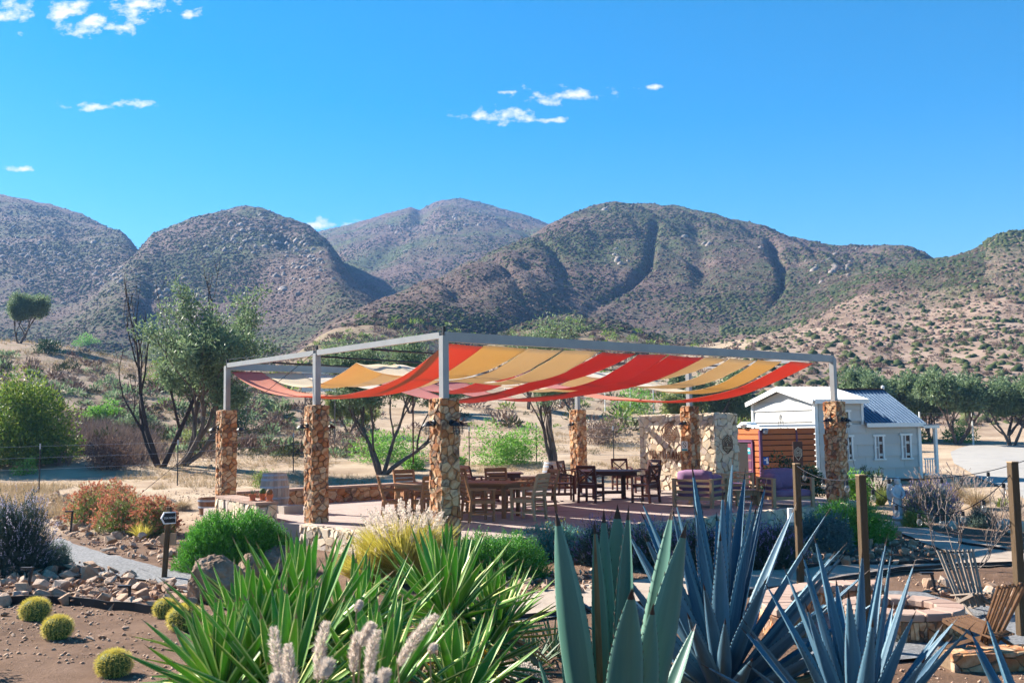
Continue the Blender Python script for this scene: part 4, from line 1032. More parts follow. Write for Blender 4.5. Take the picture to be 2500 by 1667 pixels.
table('small_table', onz(1010, 1262, 0), R_(8), (.85, .75), .72, MT['teak_pale'], 'pale small plank table behind the plume grass')
table('folding_table', onz(1232, 1222, 0), R_(5), (.95, .70), .73, MT['dark_wood'], 'dark table at the back near the low wall', legs='slab')
table('round_table', onz(1487, 1216, 0), R_(-4), (1.75, 1.25), .74, MT['dark_wood'], 'large dark rounded table with six cross back chairs', legs='slab', oct_=True)
def cushion(e, c, size, rot=None, nm='cushion', puff=.5):
    bm = bmesh.new(); bmesh.ops.create_cube(bm, size=1); bmesh.ops.subdivide_edges(bm, edges=bm.edges[:], cuts=3, use_grid_fill=True)
    for v in bm.verts:
        x, y, z = v.co * 2
        k = 1 - .18 * puff * (x * x * y * y)
        v.co.x *= (1 - .10 * puff * (abs(z) ** 2)); v.co.y *= (1 - .10 * puff * (abs(z) ** 2)); v.co.z *= k * (1 - .30 * puff * max(abs(x), abs(y)) ** 4)
        v.co.x *= size[0]; v.co.y *= size[1]; v.co.z *= size[2]
    me = bpy.data.meshes.new(nm); bm.to_mesh(me); bm.free(); me.materials.append(MT['cushion'])
    me.polygons.foreach_set('use_smooth', [True] * len(me.polygons)); me.update()
    return link(nm, me, e, c, rot)
def armchair(p, rz, label, W=.85, D=.80, backc=True):
    e = empty('lounge_armchair', p, rz, label, 'armchair', 'lounge chairs with purple cushions')
    m = MT['teak_pale']
    for sx in (-1, 1):
        for sy in (-1, 1): MB().box((sx * W / 2, sy * D / 2, .32), (.07, .09, .64)).build('leg', m, e)
        MB().box((sx * W / 2, 0, .655), (.09, D + .10, .03)).build('armrest', m, e)
        for z in (.50, .36): MB().box((sx * W / 2, 0, z), (.025, D - .08, .05)).build('side_slat', m, e)
    for z in (.625, .50, .36): MB().box((0, D / 2, z), (W - .06, .025, .055)).build('back_slat', m, e)
    MB().box((0, 0, .21), (W - .02, D - .02, .08)).build('seat_frame', m, e)
    cushion(e, (0, -.04, .32), (W - .10, D - .06, .16), nm='seat_cushion', puff=.35)
    if backc:
        cushion(e, (-.0, D / 2 - .16, .62), (W - .12, .20, .50), (R_(-14), 0, 0), 'back_cushion', .45)
        cushion(e, (-W / 2 + .14, -.02, .58), (.18, D - .30, .36), (0, R_(-16), R_(8)), 'side_cushion', .45)
    return e
armchair(onz(1712, 1236, 0), R_(-28 + 180 - 8), 'wooden armchair with purple cushions, left of the coffee table', .95, .85)
armchair(onz(1918, 1235, 0), R_(10), 'wooden armchair with purple cushions under the dark shrub', .95, .85)
armchair(onz(1782, 1216, 0), R_(200), 'wooden lounge chair partly hidden behind the left armchair', .85, .8, False)
table('coffee_table', onz(1822, 1232, 0), R_(12), (.78, .55), .36, MT['teak_pale'], 'low pale wooden coffee table between the purple armchairs')

# ================================================================ BARRELS, TUB, POTS
def barrel(name, p, H, R0, R1, m, label, open_top=False, staves=22, cat='barrel'):
    e = empty(name, p, 0, label, cat)
    zs = [0, .16, .34, .5, .66, .84, 1.0] if not open_top else [0, .25, .5, .75, 1.0]
    rad = (lambda t: R0 + (R1 - R0) * (1 - (2 * t - 1) ** 2)) if not open_top else (lambda t: R0 + (R1 - R0) * math.sin(t * math.pi / 2))
    for k in range(staves):
        a0, a1 = 2 * math.pi * k / staves + .008, 2 * math.pi * (k + 1) / staves - .008; am = (a0 + a1) / 2
        P = []; Fc = []
        for z in zs:
            r = rad(z); ro = r - .002 * (k % 3)
            P += [(r * math.cos(a0), r * math.sin(a0), z * H), ((ro + .004) * math.cos(am), (ro + .004) * math.sin(am), z * H), (r * math.cos(a1), r * math.sin(a1), z * H),
                  ((r - .025) * math.cos(a1), (r - .025) * math.sin(a1), z * H), ((r - .025) * math.cos(a0), (r - .025) * math.sin(a0), z * H)]
        for i in range(len(zs) - 1):
            for q in range(5): Fc.append((i * 5 + q, i * 5 + (q + 1) % 5, (i + 1) * 5 + (q + 1) % 5, (i + 1) * 5 + q))
        n5 = (len(zs) - 1) * 5; Fc += [(4, 3, 2, 1, 0), tuple(range(n5, n5 + 5))]
        mb = MB(); mb.poly(P, Fc); mb.build('stave', m, e)
    for t in ((.03, .17, .36, .64, .83, .95) if not open_top else (.10, .55, .88)):
        r = rad(t) + .006; r2 = rad(min(t + .05, 1)) + .006
        mb = MB(); h = .045
        mb.lathe([(r, t * H - h / 2), (r + .004, t * H - h / 2), (r2 + .004, t * H + h / 2), (r2, t * H + h / 2)], n=28, cap=False); mb.build('hoop', MT['hoop'], e)
    if open_top: MB().lathe([(rad(.7) - .03, H * .68), (.001, H * .70)], n=20, cap=False).build('soil', MT['soil'], e)
    else: MB().lathe([(rad(.96) - .02, H * .955), (.001, H * .96)], n=20, cap=False).build('head', m, e)
    return e
barrel('wine_barrel', onz(670, 1248, -.02), .92, .27, .345, MT['barrel_wood'], 'grey weathered wine barrel beside the stone bench')
barrel('wine_barrel', onz(1350, 1192, -.1), .88, .27, .34, MT['barrel_wood'], 'pale wine barrel behind the low wall, by the leaning olive', staves=18)
barrel('half_barrel', Vector((*onz(519, 1262, -.30).xy, -.30)), .50, .30, .37, MT['tub_wood'], 'brown half barrel tub before the leftmost pillar', True, cat='tub')
tag(MB().box((0, 0, .09), (.48, .38, .18)).build('stone_block', MT['concrete'], loc=onz(708, 1252, 0), rot=(0, 0, TH)), 'low grey block on the floor right of the wine barrel', 'block')
for k, (px, lab, sh_) in enumerate(((633, 'leftmost small terracotta pot, with a spiky plant', 0), (647, 'middle small terracotta pot, with a round green cactus', 1), (666, 'rightmost small terracotta pot, with a brown round cactus', 2))):
    t = .42 if k == 0 else (.60 if k == 1 else .92)
    base = bench_a.lerp(bench_b, (.80, .80, .93)[k]) + Vector((bn.x, bn.y, 0)) * (.12, -.10, -.12)[k]
    e = empty('flower_pot', Vector((base.x, base.y, .419)), 0, lab, 'pot', 'small terracotta pots on the stone bench')
    MB().lathe([(.05, 0), (.072, .11), (.082, .11), (.084, .145), (.07, .145), (.06, .12)], n=16).build('pot', MT['terracotta'], e, smooth=False)
    MB().lathe([(.075, 0), (.085, .015), (.08, .018)], (0, 0, -.001), 14).build('saucer', MT['terracotta'], e)
    if sh_ == 0:
        mb = MB()
        for i in range(9):
            a = i * 2.4; mb.tube([(0, 0, .12), (.03 * math.cos(a), .03 * math.sin(a), .18), (.055 * math.cos(a), .055 * math.sin(a), .24)], [.009, .007, .001], 4)
        mb.build('plant', MT['dudleya'], e)
    else:
        MB().lathe([(.03, .12), (.062, .16), (.068, .20), (.045, .245), (.004, .26)], n=18, fn=lambda t, z: 1 + .07 * math.cos(9 * t)).build('cactus', MT['cactus_body'] if sh_ == 1 else MT['brown_wood'], e, smooth=True)

# ================================================================ POSTS, SIGNS, LAMPS, STRING LIGHTS
def wood_post(px, ptop, pbase, z0, w, label, lean=0):
    b = onz(px, pbase, z0); d = b.y; t = ond(px, ptop, d)
    e = empty('wooden_post', (b.x, b.y, z0 - .1), R_(12), label, 'post', 'square wooden posts carrying the string lights')
    o = MB().bar((0, 0, 0), (lean, 0, t.z - z0 + .1), w, w, up=(0, 1, 0)).build('shaft', MT['post_wood'], e); add_bevel(o, .008)
    MB().box((lean, 0, t.z - z0 + .105), (w * .98, w * .98, .012)).build('end_grain', MT['teak_pale'], e)
    return Vector((b.x + lean, b.y, t.z))
q1 = wood_post(1955, 1132, 1430, -.45, .088, 'square wooden post behind the blue agave')
q2 = wood_post(2120, 1160, 1600, -.45, .082, 'square wooden post in front of the angel statue')
q3 = wood_post(2496, 1128, 1560, -.45, .09, 'square wooden post at the right edge of the picture')
tag(MB().box((0, 0, 0), (.075, .05, .20)).build('sensor_box', MT['white_paint'], loc=q1 + Vector((-.115, -.01, -.74)), rot=(0, 0, R_(12))), 'small white box on the post behind the blue agave', 'box')
def string_light(p, q, sag, n, label, drop=0.0):
    e = empty('string_light', p, 0, label, 'string light', 'bulb strings between the posts')
    p, q = Vector(p), Vector(q); pts = [(p.lerp(q, t) - Z_ * sag * 4 * t * (1 - t)) - p for t in np.linspace(0, 1, 25)]
    MB().tube(pts, .005, 5).build('cable', MT['dark_metal'], e)
    for i in range(n):
        t = (i + .5) / n; c = (p.lerp(q, t) - Z_ * sag * 4 * t * (1 - t)) - p
        s = MB().lathe([(.018, -.01), (.02, -.05), (.018, -.06)][::-1], c, 10).build('socket', MT['dark_metal'], e)
        MB().lathe([(.016, -.055), (.030, -.085), (.032, -.105), (.02, -.13), (.002, -.137)][::-1], c, 10).build('bulb', MT['clear_glass'], e, smooth=True)
string_light(q2 - Z_ * .03, q3 - Z_ * .10, .42, 7, 'string of clear bulbs sagging from post to post at the right')
string_light(q1 - Z_ * .02, q2 - Z_ * .02, .10, 3, 'string of clear bulbs across the reddish pillar')
string_light(q2 - Z_ * .0 + Vector((.03, .1, 0)), ond(2560, 1100, 13.0), .16, 4, 'upper string of bulbs leaving the picture at the right edge')
# arrow sign on its post
sb = onz(400, 1412, -.45)
se = empty('sign_post', (sb.x, sb.y, -.55), 0, 'wooden signpost with black arrow sign in the rubble bed', 'signpost')
tp_ = ond(409, 1237, sb.y).z + .55
add_bevel(MB().bar((0, 0, 0), (.06, .02, tp_), .075, .075, up=(0, 1, 0)).build('post', MT['post_wood'], se), .01)
def arrow_board(e, c, rz, W, H, tip, front, back, nm='arrow_board', flip=1):
    o = MB().prism([(-W / 2 - tip, 0), (-W / 2, H / 2), (W / 2, H / 2), (W / 2, -H / 2), (-W / 2, -H / 2)], .03, Matrix.Translation(c) @ Matrix.Rotation(rz, 4, 'Z') @ Matrix.Rotation(R_(90), 4, 'X')).build(nm, back, e)
    k = .86
    if front: MB().prism([(-W / 2 * k - tip * .8, 0), (-W / 2 * k, H / 2 * .82), (W / 2 * .93, H / 2 * .82), (W / 2 * .93, -H / 2 * .82), (-W / 2 * k, -H / 2 * .82)], .004, Matrix.Translation(c) @ Matrix.Rotation(rz, 4, 'Z') @ Matrix.Rotation(R_(90), 4, 'X') @ Matrix.Translation((0, 0, .030))).build('arrow_face', front, o)
    return o
rzb = R_(38)
cb = Vector((.09, -.05, tp_ - .17))
ab = arrow_board(se, cb, rzb, .19, .19, .05, MT['sign_black'], MT['sign_white'])
bpy.context.view_layer.update()
Mb = Matrix.Rotation(rzb, 4, 'Z') @ Matrix.Rotation(R_(90), 4, 'X')
text('lettering', 'OSA MAYOR', .045, MT['sign_white'], se, Vector((sb.x, sb.y, -.55)) + cb + (Mb @ Vector((0, 0, .037))), Mb, .001, .78)
arrow_board(se, Vector((.07, .05, tp_ - .52)), R_(-20), .26, .19, .08, None, MT['plywood'])
# path lamps
def path_lamp(px, pbase, ptop, label, lean=.0, rz=0, z0=-.45):
    b = onz(px, pbase, z0); h = ond(px, ptop, b.y).z - z0
    e = empty('path_lamp', (b.x, b.y, z0), rz, label, 'lamp', 'black path lamps in the rubble beds')
    MB().bar((0, 0, -.05), (lean, 0, h), .035, .03, up=(0, 1, 0)).build('stem', MT['dark_metal'], e)
    MB().box((lean - .07, 0, h + .012), (.17, .09, .025)).build('hood', MT['dark_metal'], e)
    MB().box((lean - .10, 0, h - .008), (.10, .07, .012)).build('lens', MT['clear_glass'], e)
path_lamp(170, 1318, 1249, 'black path lamp at the left beside the buckwheat shrub', .05)
path_lamp(66, 1448, 1388, 'black path lamp leaning over the lower rubble near the round cacti', .06)
path_lamp(316, 1475, 1432, 'short black path lamp at the edge of the lower rubble', .0)
path_lamp(498, 1400, 1364, 'small pale path lamp between rosemary hedge and big boulder', .0, R_(30))
path_lamp(2285, 1440, 1400, 'small tilted path lamp by the stones left of the slatted chairs', -.05, 0, -.42)

# ================================================================ STATUE
stp = onz(2194, 1268, -.38)
st = empty('angel_statue', stp, R_(8), 'pale grey angel statue with folded wings beside the lavender', 'statue')
HS = ond(2196, 1168, stp.y).z + .38; k = HS / .88
mb = MB()
mb.lathe([(.135, 0), (.135, .05), (.12, .055), (.115, .09)], n=4 * 5)
o = mb.build('plinth', MT['statue'], st); o.scale = (k,) * 3
bm = bmesh.new()
prof = [(.085, .085, 0), (.105, .10, .0), (.10, .20, .01), (.095, .32, .02), (.088, .44, .02), (.075, .52, .01), (.085, .60, 0), (.095, .66, -.005), (.085, .705, 0), (.045, .735, .0), (.032, .76, -.005)]
n = 32; rings = []
for r, z, oy in prof:
    ring = []
    for i in range(n):
        t = 2 * math.pi * i / n; f = 1
        if z < .5: f += .09 * math.sin(7 * t + z * 9) * (1 - z) + .05 * math.sin(13 * t - z * 6)
        sx = 1.05 if z > .55 else 1.0; sy = .75 if z > .5 else .92
        ring.append(bm.verts.new((r * f * math.cos(t) * sx, r * f * math.sin(t) * sy + oy, z)))
    rings.append(ring)
for a, b in zip(rings[:-1], rings[1:]):
    for i in range(n): bm.faces.new((a[i], a[(i + 1) % n], b[(i + 1) % n], b[i]))
bm.faces.new(rings[-1])
me = bpy.data.meshes.new('robe'); bm.to_mesh(me); bm.free(); me.materials.append(MT['statue']); me.polygons.foreach_set('use_smooth', [True] * len(me.polygons))
link('robe', me, st, scale=k)
mb = MB(); mb.lathe([(.012, -.075), (.040, -.055), (.052, -.02), (.056, .02), (.048, .055), (.025, .078), (.002, .085)], n=16); o = mb.build('head', MT['statue'], st, smooth=True, loc=(0, -.03 * k, .825 * k), rot=(R_(22), 0, 0)); o.scale = (k, k * 1.05, k)
mb = MB(); mb.lathe([(.06, -.05), (.066, .0), (.060, .045), (.035, .078), (.003, .09)], n=16, fn=lambda t, z: 1 + .06 * math.sin(8 * t)); o = mb.build('hair', MT['statue'], st, smooth=True, loc=(0, -.008 * k, .835 * k), rot=(R_(25), 0, 0)); o.scale = (k,) * 3
mb = MB()
for s in (-1, 1): mb.tube([(s * .088, 0, .68), (s * .125, -.02, .60), (s * .115, -.06, .52), (s * .05, -.11, .475), (s * .008, -.12, .46)], [.034, .036, .033, .024, .017], 9)
o = mb.build('arms', MT['statue'], st, smooth=True); o.scale = (k,) * 3
for s in (-1, 1):
    w = empty('wing', (0, 0, 0), 0, parent=st)
    out = [(.02, .62), (.07, .76), (.13, .80), (.175, .76), (.19, .66), (.185, .52), (.165, .38), (.13, .27), (.10, .34), (.07, .45), (.04, .54)]
    Mx = Matrix.Translation((0, .075 * k, 0)) @ Matrix.Rotation(s * R_(22), 4, 'Z') @ Matrix.Diagonal((s * k, k, k, 1)) @ Matrix(((1, 0, 0, 0), (0, 0, -1, 0), (0, 1, 0, 0), (0, 0, 0, 1)))
    MB().prism(out, .022, Mx).build('blade', MT['statue'], w)
    m2 = MB()
    for i in range(5):
        t = i / 4; m2.tube([Mx @ Vector((.06 + .09 * t, .72 - .03 * t, .024)), Mx @ Vector((.075 + .10 * t, .55, .028)), Mx @ Vector((.11 + .055 * t, .36 + .06 * t, .022))], [.010 * k, .016 * k, .005 * k], 5)
    m2.build('feathers', MT['statue'], w)

# ================================================================ SLATTED FOLDING CHAIRS, FIRE PIT
def slat_lounge(p, rz, m, label):
    e = empty('folding_slat_chair', p, rz, label, 'chair', 'folding slatted chairs by the fire pit'); e.scale = (.76, .76, .76)
    n = 9; rnd = random.Random(5)
    for i in range(n):
        t = (i - (n - 1) / 2) / (n - 1)
        if i % 2 == 0: MB().bar((t * .40, .10, .10), (t * .62, .52, .96), .038, .022, up=(0, 1, -.4)).build('back_slat', m, e)
        else: MB().bar((t * .42, .12, .12), (t * .64, .53, .95), .038, .022, up=(0, 1, -.4)).build('back_slat', m, e)
        MB().bar((t * .52, -.36, .40), (t * .44, .34, .26), .034, .022).build('seat_slat', m, e)
    for s in (-1, 1):
        MB().bar((s * .27, -.36, .385), (s * .22, .55, .0), .045, .03, up=(1, 0, 0)).build('leg', m, e)
        MB().bar((s * .21, .16, .24), (s * .28, -.42, .0), .045, .03, up=(1, 0, 0)).build('leg', m, e)
    MB().tube([(-.28, -.30, .385), (.28, -.30, .385)], .012, 6).build('rod', MT['dark_metal'], e)
    MB().tube([(-.24, .22, .27), (.24, .22, .27)], .012, 6).build('rod', MT['dark_metal'], e)
    MB().tube([(-.31, .505, .92), (.31, .505, .92)], .010, 6).build('rod', MT['dark_metal'], e)
    return e
slat_lounge(onz(2385, 1500, -.42), R_(8), MT['grey_wood'], 'weathered grey folding slatted chair by the fire pit')
slat_lounge(onz(2395, 1590, -.42), R_(-150), MT['brown_wood'], 'brown folding slatted chair seen from behind, nearest the gravel')
def ring_wall(name, c, R0, a0, a1, h, t, label, cat, capn, rnd, stones=True):
    e = empty(name, c, 0, label, cat)
    n = max(8, int((a1 - a0) / R_(8))); P = []; Fc = []
    mb = MB()
    for i in range(n):
        b0, b1 = a0 + (a1 - a0) * i / n, a0 + (a1 - a0) * (i + 1) / n
        q = [Vector((r * math.cos(b), r * math.sin(b), 0)) for r, b in ((R0 - t / 2, b0), (R0 + t / 2, b0), (R0 + t / 2, b1), (R0 - t / 2, b1))]
        mb.poly(q + [v + Z_ * h for v in q], [(4, 5, 6, 7), (0, 1, 5, 4), (1, 2, 6, 5), (2, 3, 7, 6), (3, 0, 4, 7)])
        for r, sgn in ((R0 - t / 2, -1), (R0 + t / 2, 1)):
            pa, pb = (b0, b1) if sgn > 0 else (b1, b0)
            A, B = Vector((r * math.cos(pa), r * math.sin(pa), 0)), Vector((r * math.cos(pb), r * math.sin(pb), 0))
            stone_face(e, A, (B - A).normalized(), Z_, (B - A).length, h, .15, .14, MT['stone'], rnd, (.01, .03), name='stone')
    mb.build('core', MT['mortar'], e)
    for i in range(capn):
        b0, b1 = a0 + (a1 - a0) * (i + .02) / capn, a0 + (a1 - a0) * (i + .98) / capn; q = []
        for b in (b0, (b0 + b1) / 2, b1): q.append([Vector(((R0 - t / 2 - .04) * math.cos(b), (R0 - t / 2 - .04) * math.sin(b), h + .003)), Vector(((R0 + t / 2 + .04) * math.cos(b), (R0 + t / 2 + .04) * math.sin(b), h + .003))])
        P = [q[0][0], q[0][1], q[1][1], q[2][1], q[2][0], q[1][0]]; P2 = [v + Z_ * (.08 + rnd.uniform(-.004, .004)) for v in P]
        o = MB().poly(P + P2, [(5, 4, 3, 2, 1, 0), (6, 7, 8, 9, 10, 11)] + [(j, (j + 1) % 6, 6 + (j + 1) % 6, 6 + j) for j in range(6)]).build('cap_block', MT['cap_brick'], e)
        add_bevel(o, .012)
    return e
fc = onz(2205, 1545, -.44)
ring_wall('fire_pit', fc, .50, 0, 2 * math.pi, .24, .22, 'round stone fire pit with pinkish cap blocks', 'fire pit', 12, random.Random(31))
ring_wall('curved_bench', fc, 1.38, R_(78), R_(196), .27, .30, 'curved stone seat wall with pinkish cap blocks round the fire pit', 'bench', 14, random.Random(32))
low_wall('low_rubble_wall', onz(2310, 1625, -.42), onz(2600, 1612, -.42), -.28, .26, 'low rubble wall in the lower right corner', random.Random(33), z0=-.5, faces=('-y', '+z'), cell=(.17, .14), m='stone', capw=0)
# ================================================================ PLANT BUILDERS
def unit(v): return v / np.maximum(np.linalg.norm(v, axis=-1, keepdims=True), 1e-9)
def leaves(C, D, L, W, rng, fold=.0):
    """rhombic leaves from C along D"""
    n = len(C); D = unit(D); r = unit(rng.normal(size=(n, 3))); S = unit(np.cross(D, r)); U = np.cross(S, D)
    L = np.broadcast_to(np.asarray(L, float).reshape(-1, 1), (n, 1)); W = np.broadcast_to(np.asarray(W, float).reshape(-1, 1), (n, 1))
    V = np.stack([C, C + D * L * .45 + S * W / 2 + U * W * fold, C + D * L, C + D * L * .45 - S * W / 2 + U * W * fold], 1).reshape(-1, 3)
    Fc = np.arange(4 * n).reshape(n, 4); return V, Fc
def blades(C, D, L, W, droop, rng, seg=3, tp=.7):
    """grass blades: narrow strips bending down"""
    n = len(C); D = unit(D); S = unit(np.cross(D, np.array([0, 0, 1.0]) + rng.normal(scale=.25, size=(n, 3))))
    L = np.broadcast_to(np.asarray(L, float), (n,)); rows = []
    for i in range(seg + 1):
        t = i / seg; p = C + D * (L * t)[:, None]; p = p.copy(); p[:, 2] -= np.broadcast_to(droop, (n,)) * L * t * t
        w = W * (1 - t) ** tp * .5 + .0004
        rows.append(np.stack([p - S * np.reshape(w, (-1, 1)), p + S * np.reshape(w, (-1, 1))], 1))
    V = np.stack(rows, 1).reshape(n, -1, 3); m = 2 * (seg + 1)
    base = np.arange(n)[:, None] * m; Fc = []
    for i in range(seg): Fc.append(np.stack([base[:, 0] + 2 * i, base[:, 0] + 2 * i + 1, base[:, 0] + 2 * i + 3, base[:, 0] + 2 * i + 2], -1))
    return V.reshape(-1, 3), np.concatenate(Fc)
def merge(parts):
    Vs, Fs, b = [], [], 0
    for V, Fc in parts: Vs.append(V); Fs.append(Fc + b); b += len(V)
    return np.concatenate(Vs), np.concatenate(Fs)
def gh(px, py, lo=4.0, hi=900.0):
    """where the line of sight through a pixel meets the terrain"""
    r = ray(px, py); d = np.geomspace(lo, hi, 600); x = r.x / r.y * d; z = EYE + r.z / r.y * d
    h = hq(x, d); k = np.argmax(z <= h) if (z <= h).any() else len(d) - 1
    return Vector((x[k], d[k], h[k]))
def gp(x, y): return Vector((x, y, gz(x, y)))
def shrub_mesh(name, w, h, n, ll, lw, m, rng, clumps=26, up=.35, dens=.55, flat=1.0, stem=True):
    """leafy dome built of clumps of small leaves"""
    cl = []
    while len(cl) < clumps:
        p = rng.uniform(-1, 1, 3); p[2] = rng.uniform(.0, 1)
        if p[0] ** 2 + p[1] ** 2 + (p[2]) ** 2 < 1: cl.append(p * np.array([w * .40, w * .40, h * .80]) + np.array([0, 0, h * .05]))
    cl = np.array(cl); cr = rng.uniform(.6, 1.25, clumps) * w * .24
    k = rng.integers(0, clumps, n); dr = unit(rng.normal(size=(n, 3))); rad = cr[k] * rng.uniform(.35, 1.0, n) ** dens
    C = cl[k] + dr * rad[:, None] * np.array([1, 1, .8 * flat]); C[:, 2] = np.maximum(C[:, 2], .02 * h)
    D = dr * .7 + rng.normal(scale=.5, size=(n, 3)) + np.array([0, 0, up])
    V, Fc = leaves(C, D, ll * rng.uniform(.6, 1.3, n), lw * rng.uniform(.7, 1.2, n), rng, .15)
    return fast_mesh(name, V, Fc, MT[m])
def stems_mesh(w, h, n, rnd, m='bark', r=.012, name='stems'):
    mb = MB()
    for i in range(n):
        a = rnd.uniform(0, 6.28); s = rnd.uniform(.2, .75) * w / 2
        mb.tube([(0.03 * math.cos(a), .03 * math.sin(a), -.05), (s * .4 * math.cos(a), s * .4 * math.sin(a), h * .4), (s * math.cos(a + .3), s * math.sin(a + .3), h * rnd.uniform(.6, .85))], [r, r * .7, r * .25], 5)
    return mb.mesh(name, MT[m])
def shrub(name, p, w, h, m, label, cat='shrub', n=2500, ll=.07, lw=.035, seed=1, group=None, extra=None, clumps=26, up=.35, stem='bark'):
    rng = np.random.default_rng(seed); e = empty(name, p, random.Random(seed).uniform(0, 6), label, cat, group)
    link('foliage', shrub_mesh('foliage', w, h, n, ll, lw, m, rng, clumps, up), e)
    if stem: link('stems', stems_mesh(w, h, 7, random.Random(seed), stem), e)
    return e
def sprigs(pts, dirs, L, nl, ll, lw, rng, spread=.9):
    """upright sprigs clothed with needle leaves"""
    n = len(pts); t = np.linspace(.05, 1, nl); dirs = unit(dirs)
    Ls = L * rng.uniform(.6, 1.25, n)
    C = pts[:, None, :] + dirs[:, None, :] * (Ls[:, None] * t[None, :])[..., None]
    C = C.reshape(-1, 3); D0 = np.repeat(dirs, nl, 0); R = unit(np.cross(D0, rng.normal(size=D0.shape)))
    D = D0 * .75 + R * spread * .75
    return leaves(C, D, ll * rng.uniform(.7, 1.2, len(C)), lw, rng, .1)
def hedge(name, p, w, d, h, m, label, rz=0, n=1500, L=.16, nl=11, ll=.035, lw=.012, seed=1, cat='shrub', flowers=None, spread=.9, group=None, lump=.16):
    """mounded evergreen made of upright sprigs; fl: (material, share, length)"""
    rng = np.random.default_rng(seed); e = empty(name, p, rz, label, cat, group)
    th = rng.uniform(0, 2 * np.pi, n); cz = rng.uniform(0, 1, n) ** .85; s = np.sqrt(np.maximum(1 - cz ** 2 * .92, 0))
    nv = np.stack([np.cos(th) * s, np.sin(th) * s, cz], -1)
    lumpv = 1 + lump * (fbm(nv[:, 0] * 3.2 + 5 + seed, nv[:, 1] * 3.2 + nv[:, 2] * 2.4, seed, 3) - .5) * 2
    rr = lumpv * rng.uniform(.72, .98, n)
    P = nv * rr[:, None] * np.array([w / 2, d / 2, h * .93]); P[:, 2] = np.maximum(P[:, 2], .0)
    D = unit(nv * np.array([.6, .6, .5]) + np.array([0, 0, .75]) + rng.normal(scale=.22, size=(n, 3)))
    P = P - D * L * .6
    V, Fc = sprigs(P, D, L, nl, ll, lw, rng, spread)
    # inner mass so that the middle is closed
    n2 = n * 3; q = unit(rng.normal(size=(n2, 3))); q[:, 2] = np.abs(q[:, 2]); q = q * rng.uniform(.35, .8, (n2, 1)) * np.array([w / 2, d / 2, h * .9])
    V2, F2 = leaves(q, rng.normal(size=(n2, 3)) + np.array([0, 0, .6]), ll * 2.0, lw * 2.2, rng)
    V, Fc = merge([(V, Fc), (V2, F2)])
    link('foliage', fast_mesh('foliage', V, Fc, MT[m]), e)
    link('stems', stems_mesh(w * .8, h, 9, random.Random(seed)), e)
    if flowers:
        for fm, share, fl, fw in flowers:
            k = rng.choice(n, int(n * share), replace=False)
            T = P[k] + D[k] * L * 1.0
            nb = 6; C = T[:, None, :] + D[k][:, None, :] * (np.linspace(0, fl, nb))[None, :, None]; C = C.reshape(-1, 3); DD = np.repeat(D[k], nb, 0) + rng.normal(scale=.6, size=(len(C), 3))
            link('flowers', fast_mesh('flowers', *leaves(C, DD, fw * 1.6, fw, rng), MT[fm]), e)
    return e
def tuft(name, p, r, h, m, label, n=500, seed=1, droop=.35, w=.006, cat='grass', plumes=0, pl=(.16, .028), pm='plume', group=None, lean=(0, 0), spread=.75, base=.10):
    rng = np.random.default_rng(seed); e = empty(name, p, 0, label, cat, group)
    a = rng.uniform(0, 2 * np.pi, n); out = rng.uniform(0, 1, n) ** .7 * spread
    C = np.stack([np.cos(a) * base * rng.uniform(0, 1, n), np.sin(a) * base * rng.uniform(0, 1, n), np.zeros(n)], -1)
    D = np.stack([np.cos(a) * out + lean[0], np.sin(a) * out + lean[1], np.ones(n)], -1)
    V, Fc = blades(C, D, h * rng.uniform(.55, 1.2, n), w, droop * rng.uniform(.5, 1.4, n), rng, 4, .35)
    link('blades', fast_mesh('blades', V, Fc, MT[m]), e)
    if plumes:
        a = rng.uniform(0, 2 * np.pi, plumes); out = rng.uniform(0, 1, plumes) ** .6 * spread * .85
        D = unit(np.stack([np.cos(a) * out + lean[0], np.sin(a) * out + lean[1], np.ones(plumes)], -1)); Lh = h * rng.uniform(.62, 1.0, plumes)
        Vs = []; V2s = []
        for i in range(plumes):
            b = D[i] * Lh[i]; b[2] -= .10 * h * out[i]
            dd = unit(D[i] + np.array([np.cos(a[i]) * .25 * out[i], np.sin(a[i]) * .25 * out[i], -.15 * out[i]]))
            nb = 42; t = rng.uniform(0, 1, nb); ax = b + dd * (t * pl[0])[:, None]; R = unit(np.cross(np.tile(dd, (nb, 1)), rng.normal(size=(nb, 3))))
            Vs.append(leaves(ax, dd * .8 + R * .75, pl[1] * (1.15 - t ** 3) * rng.uniform(.8, 1.3, nb), pl[1] * .30, rng))
            V2s.append(blades(np.zeros((1, 3)), D[i:i + 1], [Lh[i]], .004, .10 * out[i], rng, 3))
        link('plumes', fast_mesh('plumes', *merge(Vs), MT[pm]), e)
        link('stalks', fast_mesh('stalks', *merge(V2s), MT['straw']), e)
    return e
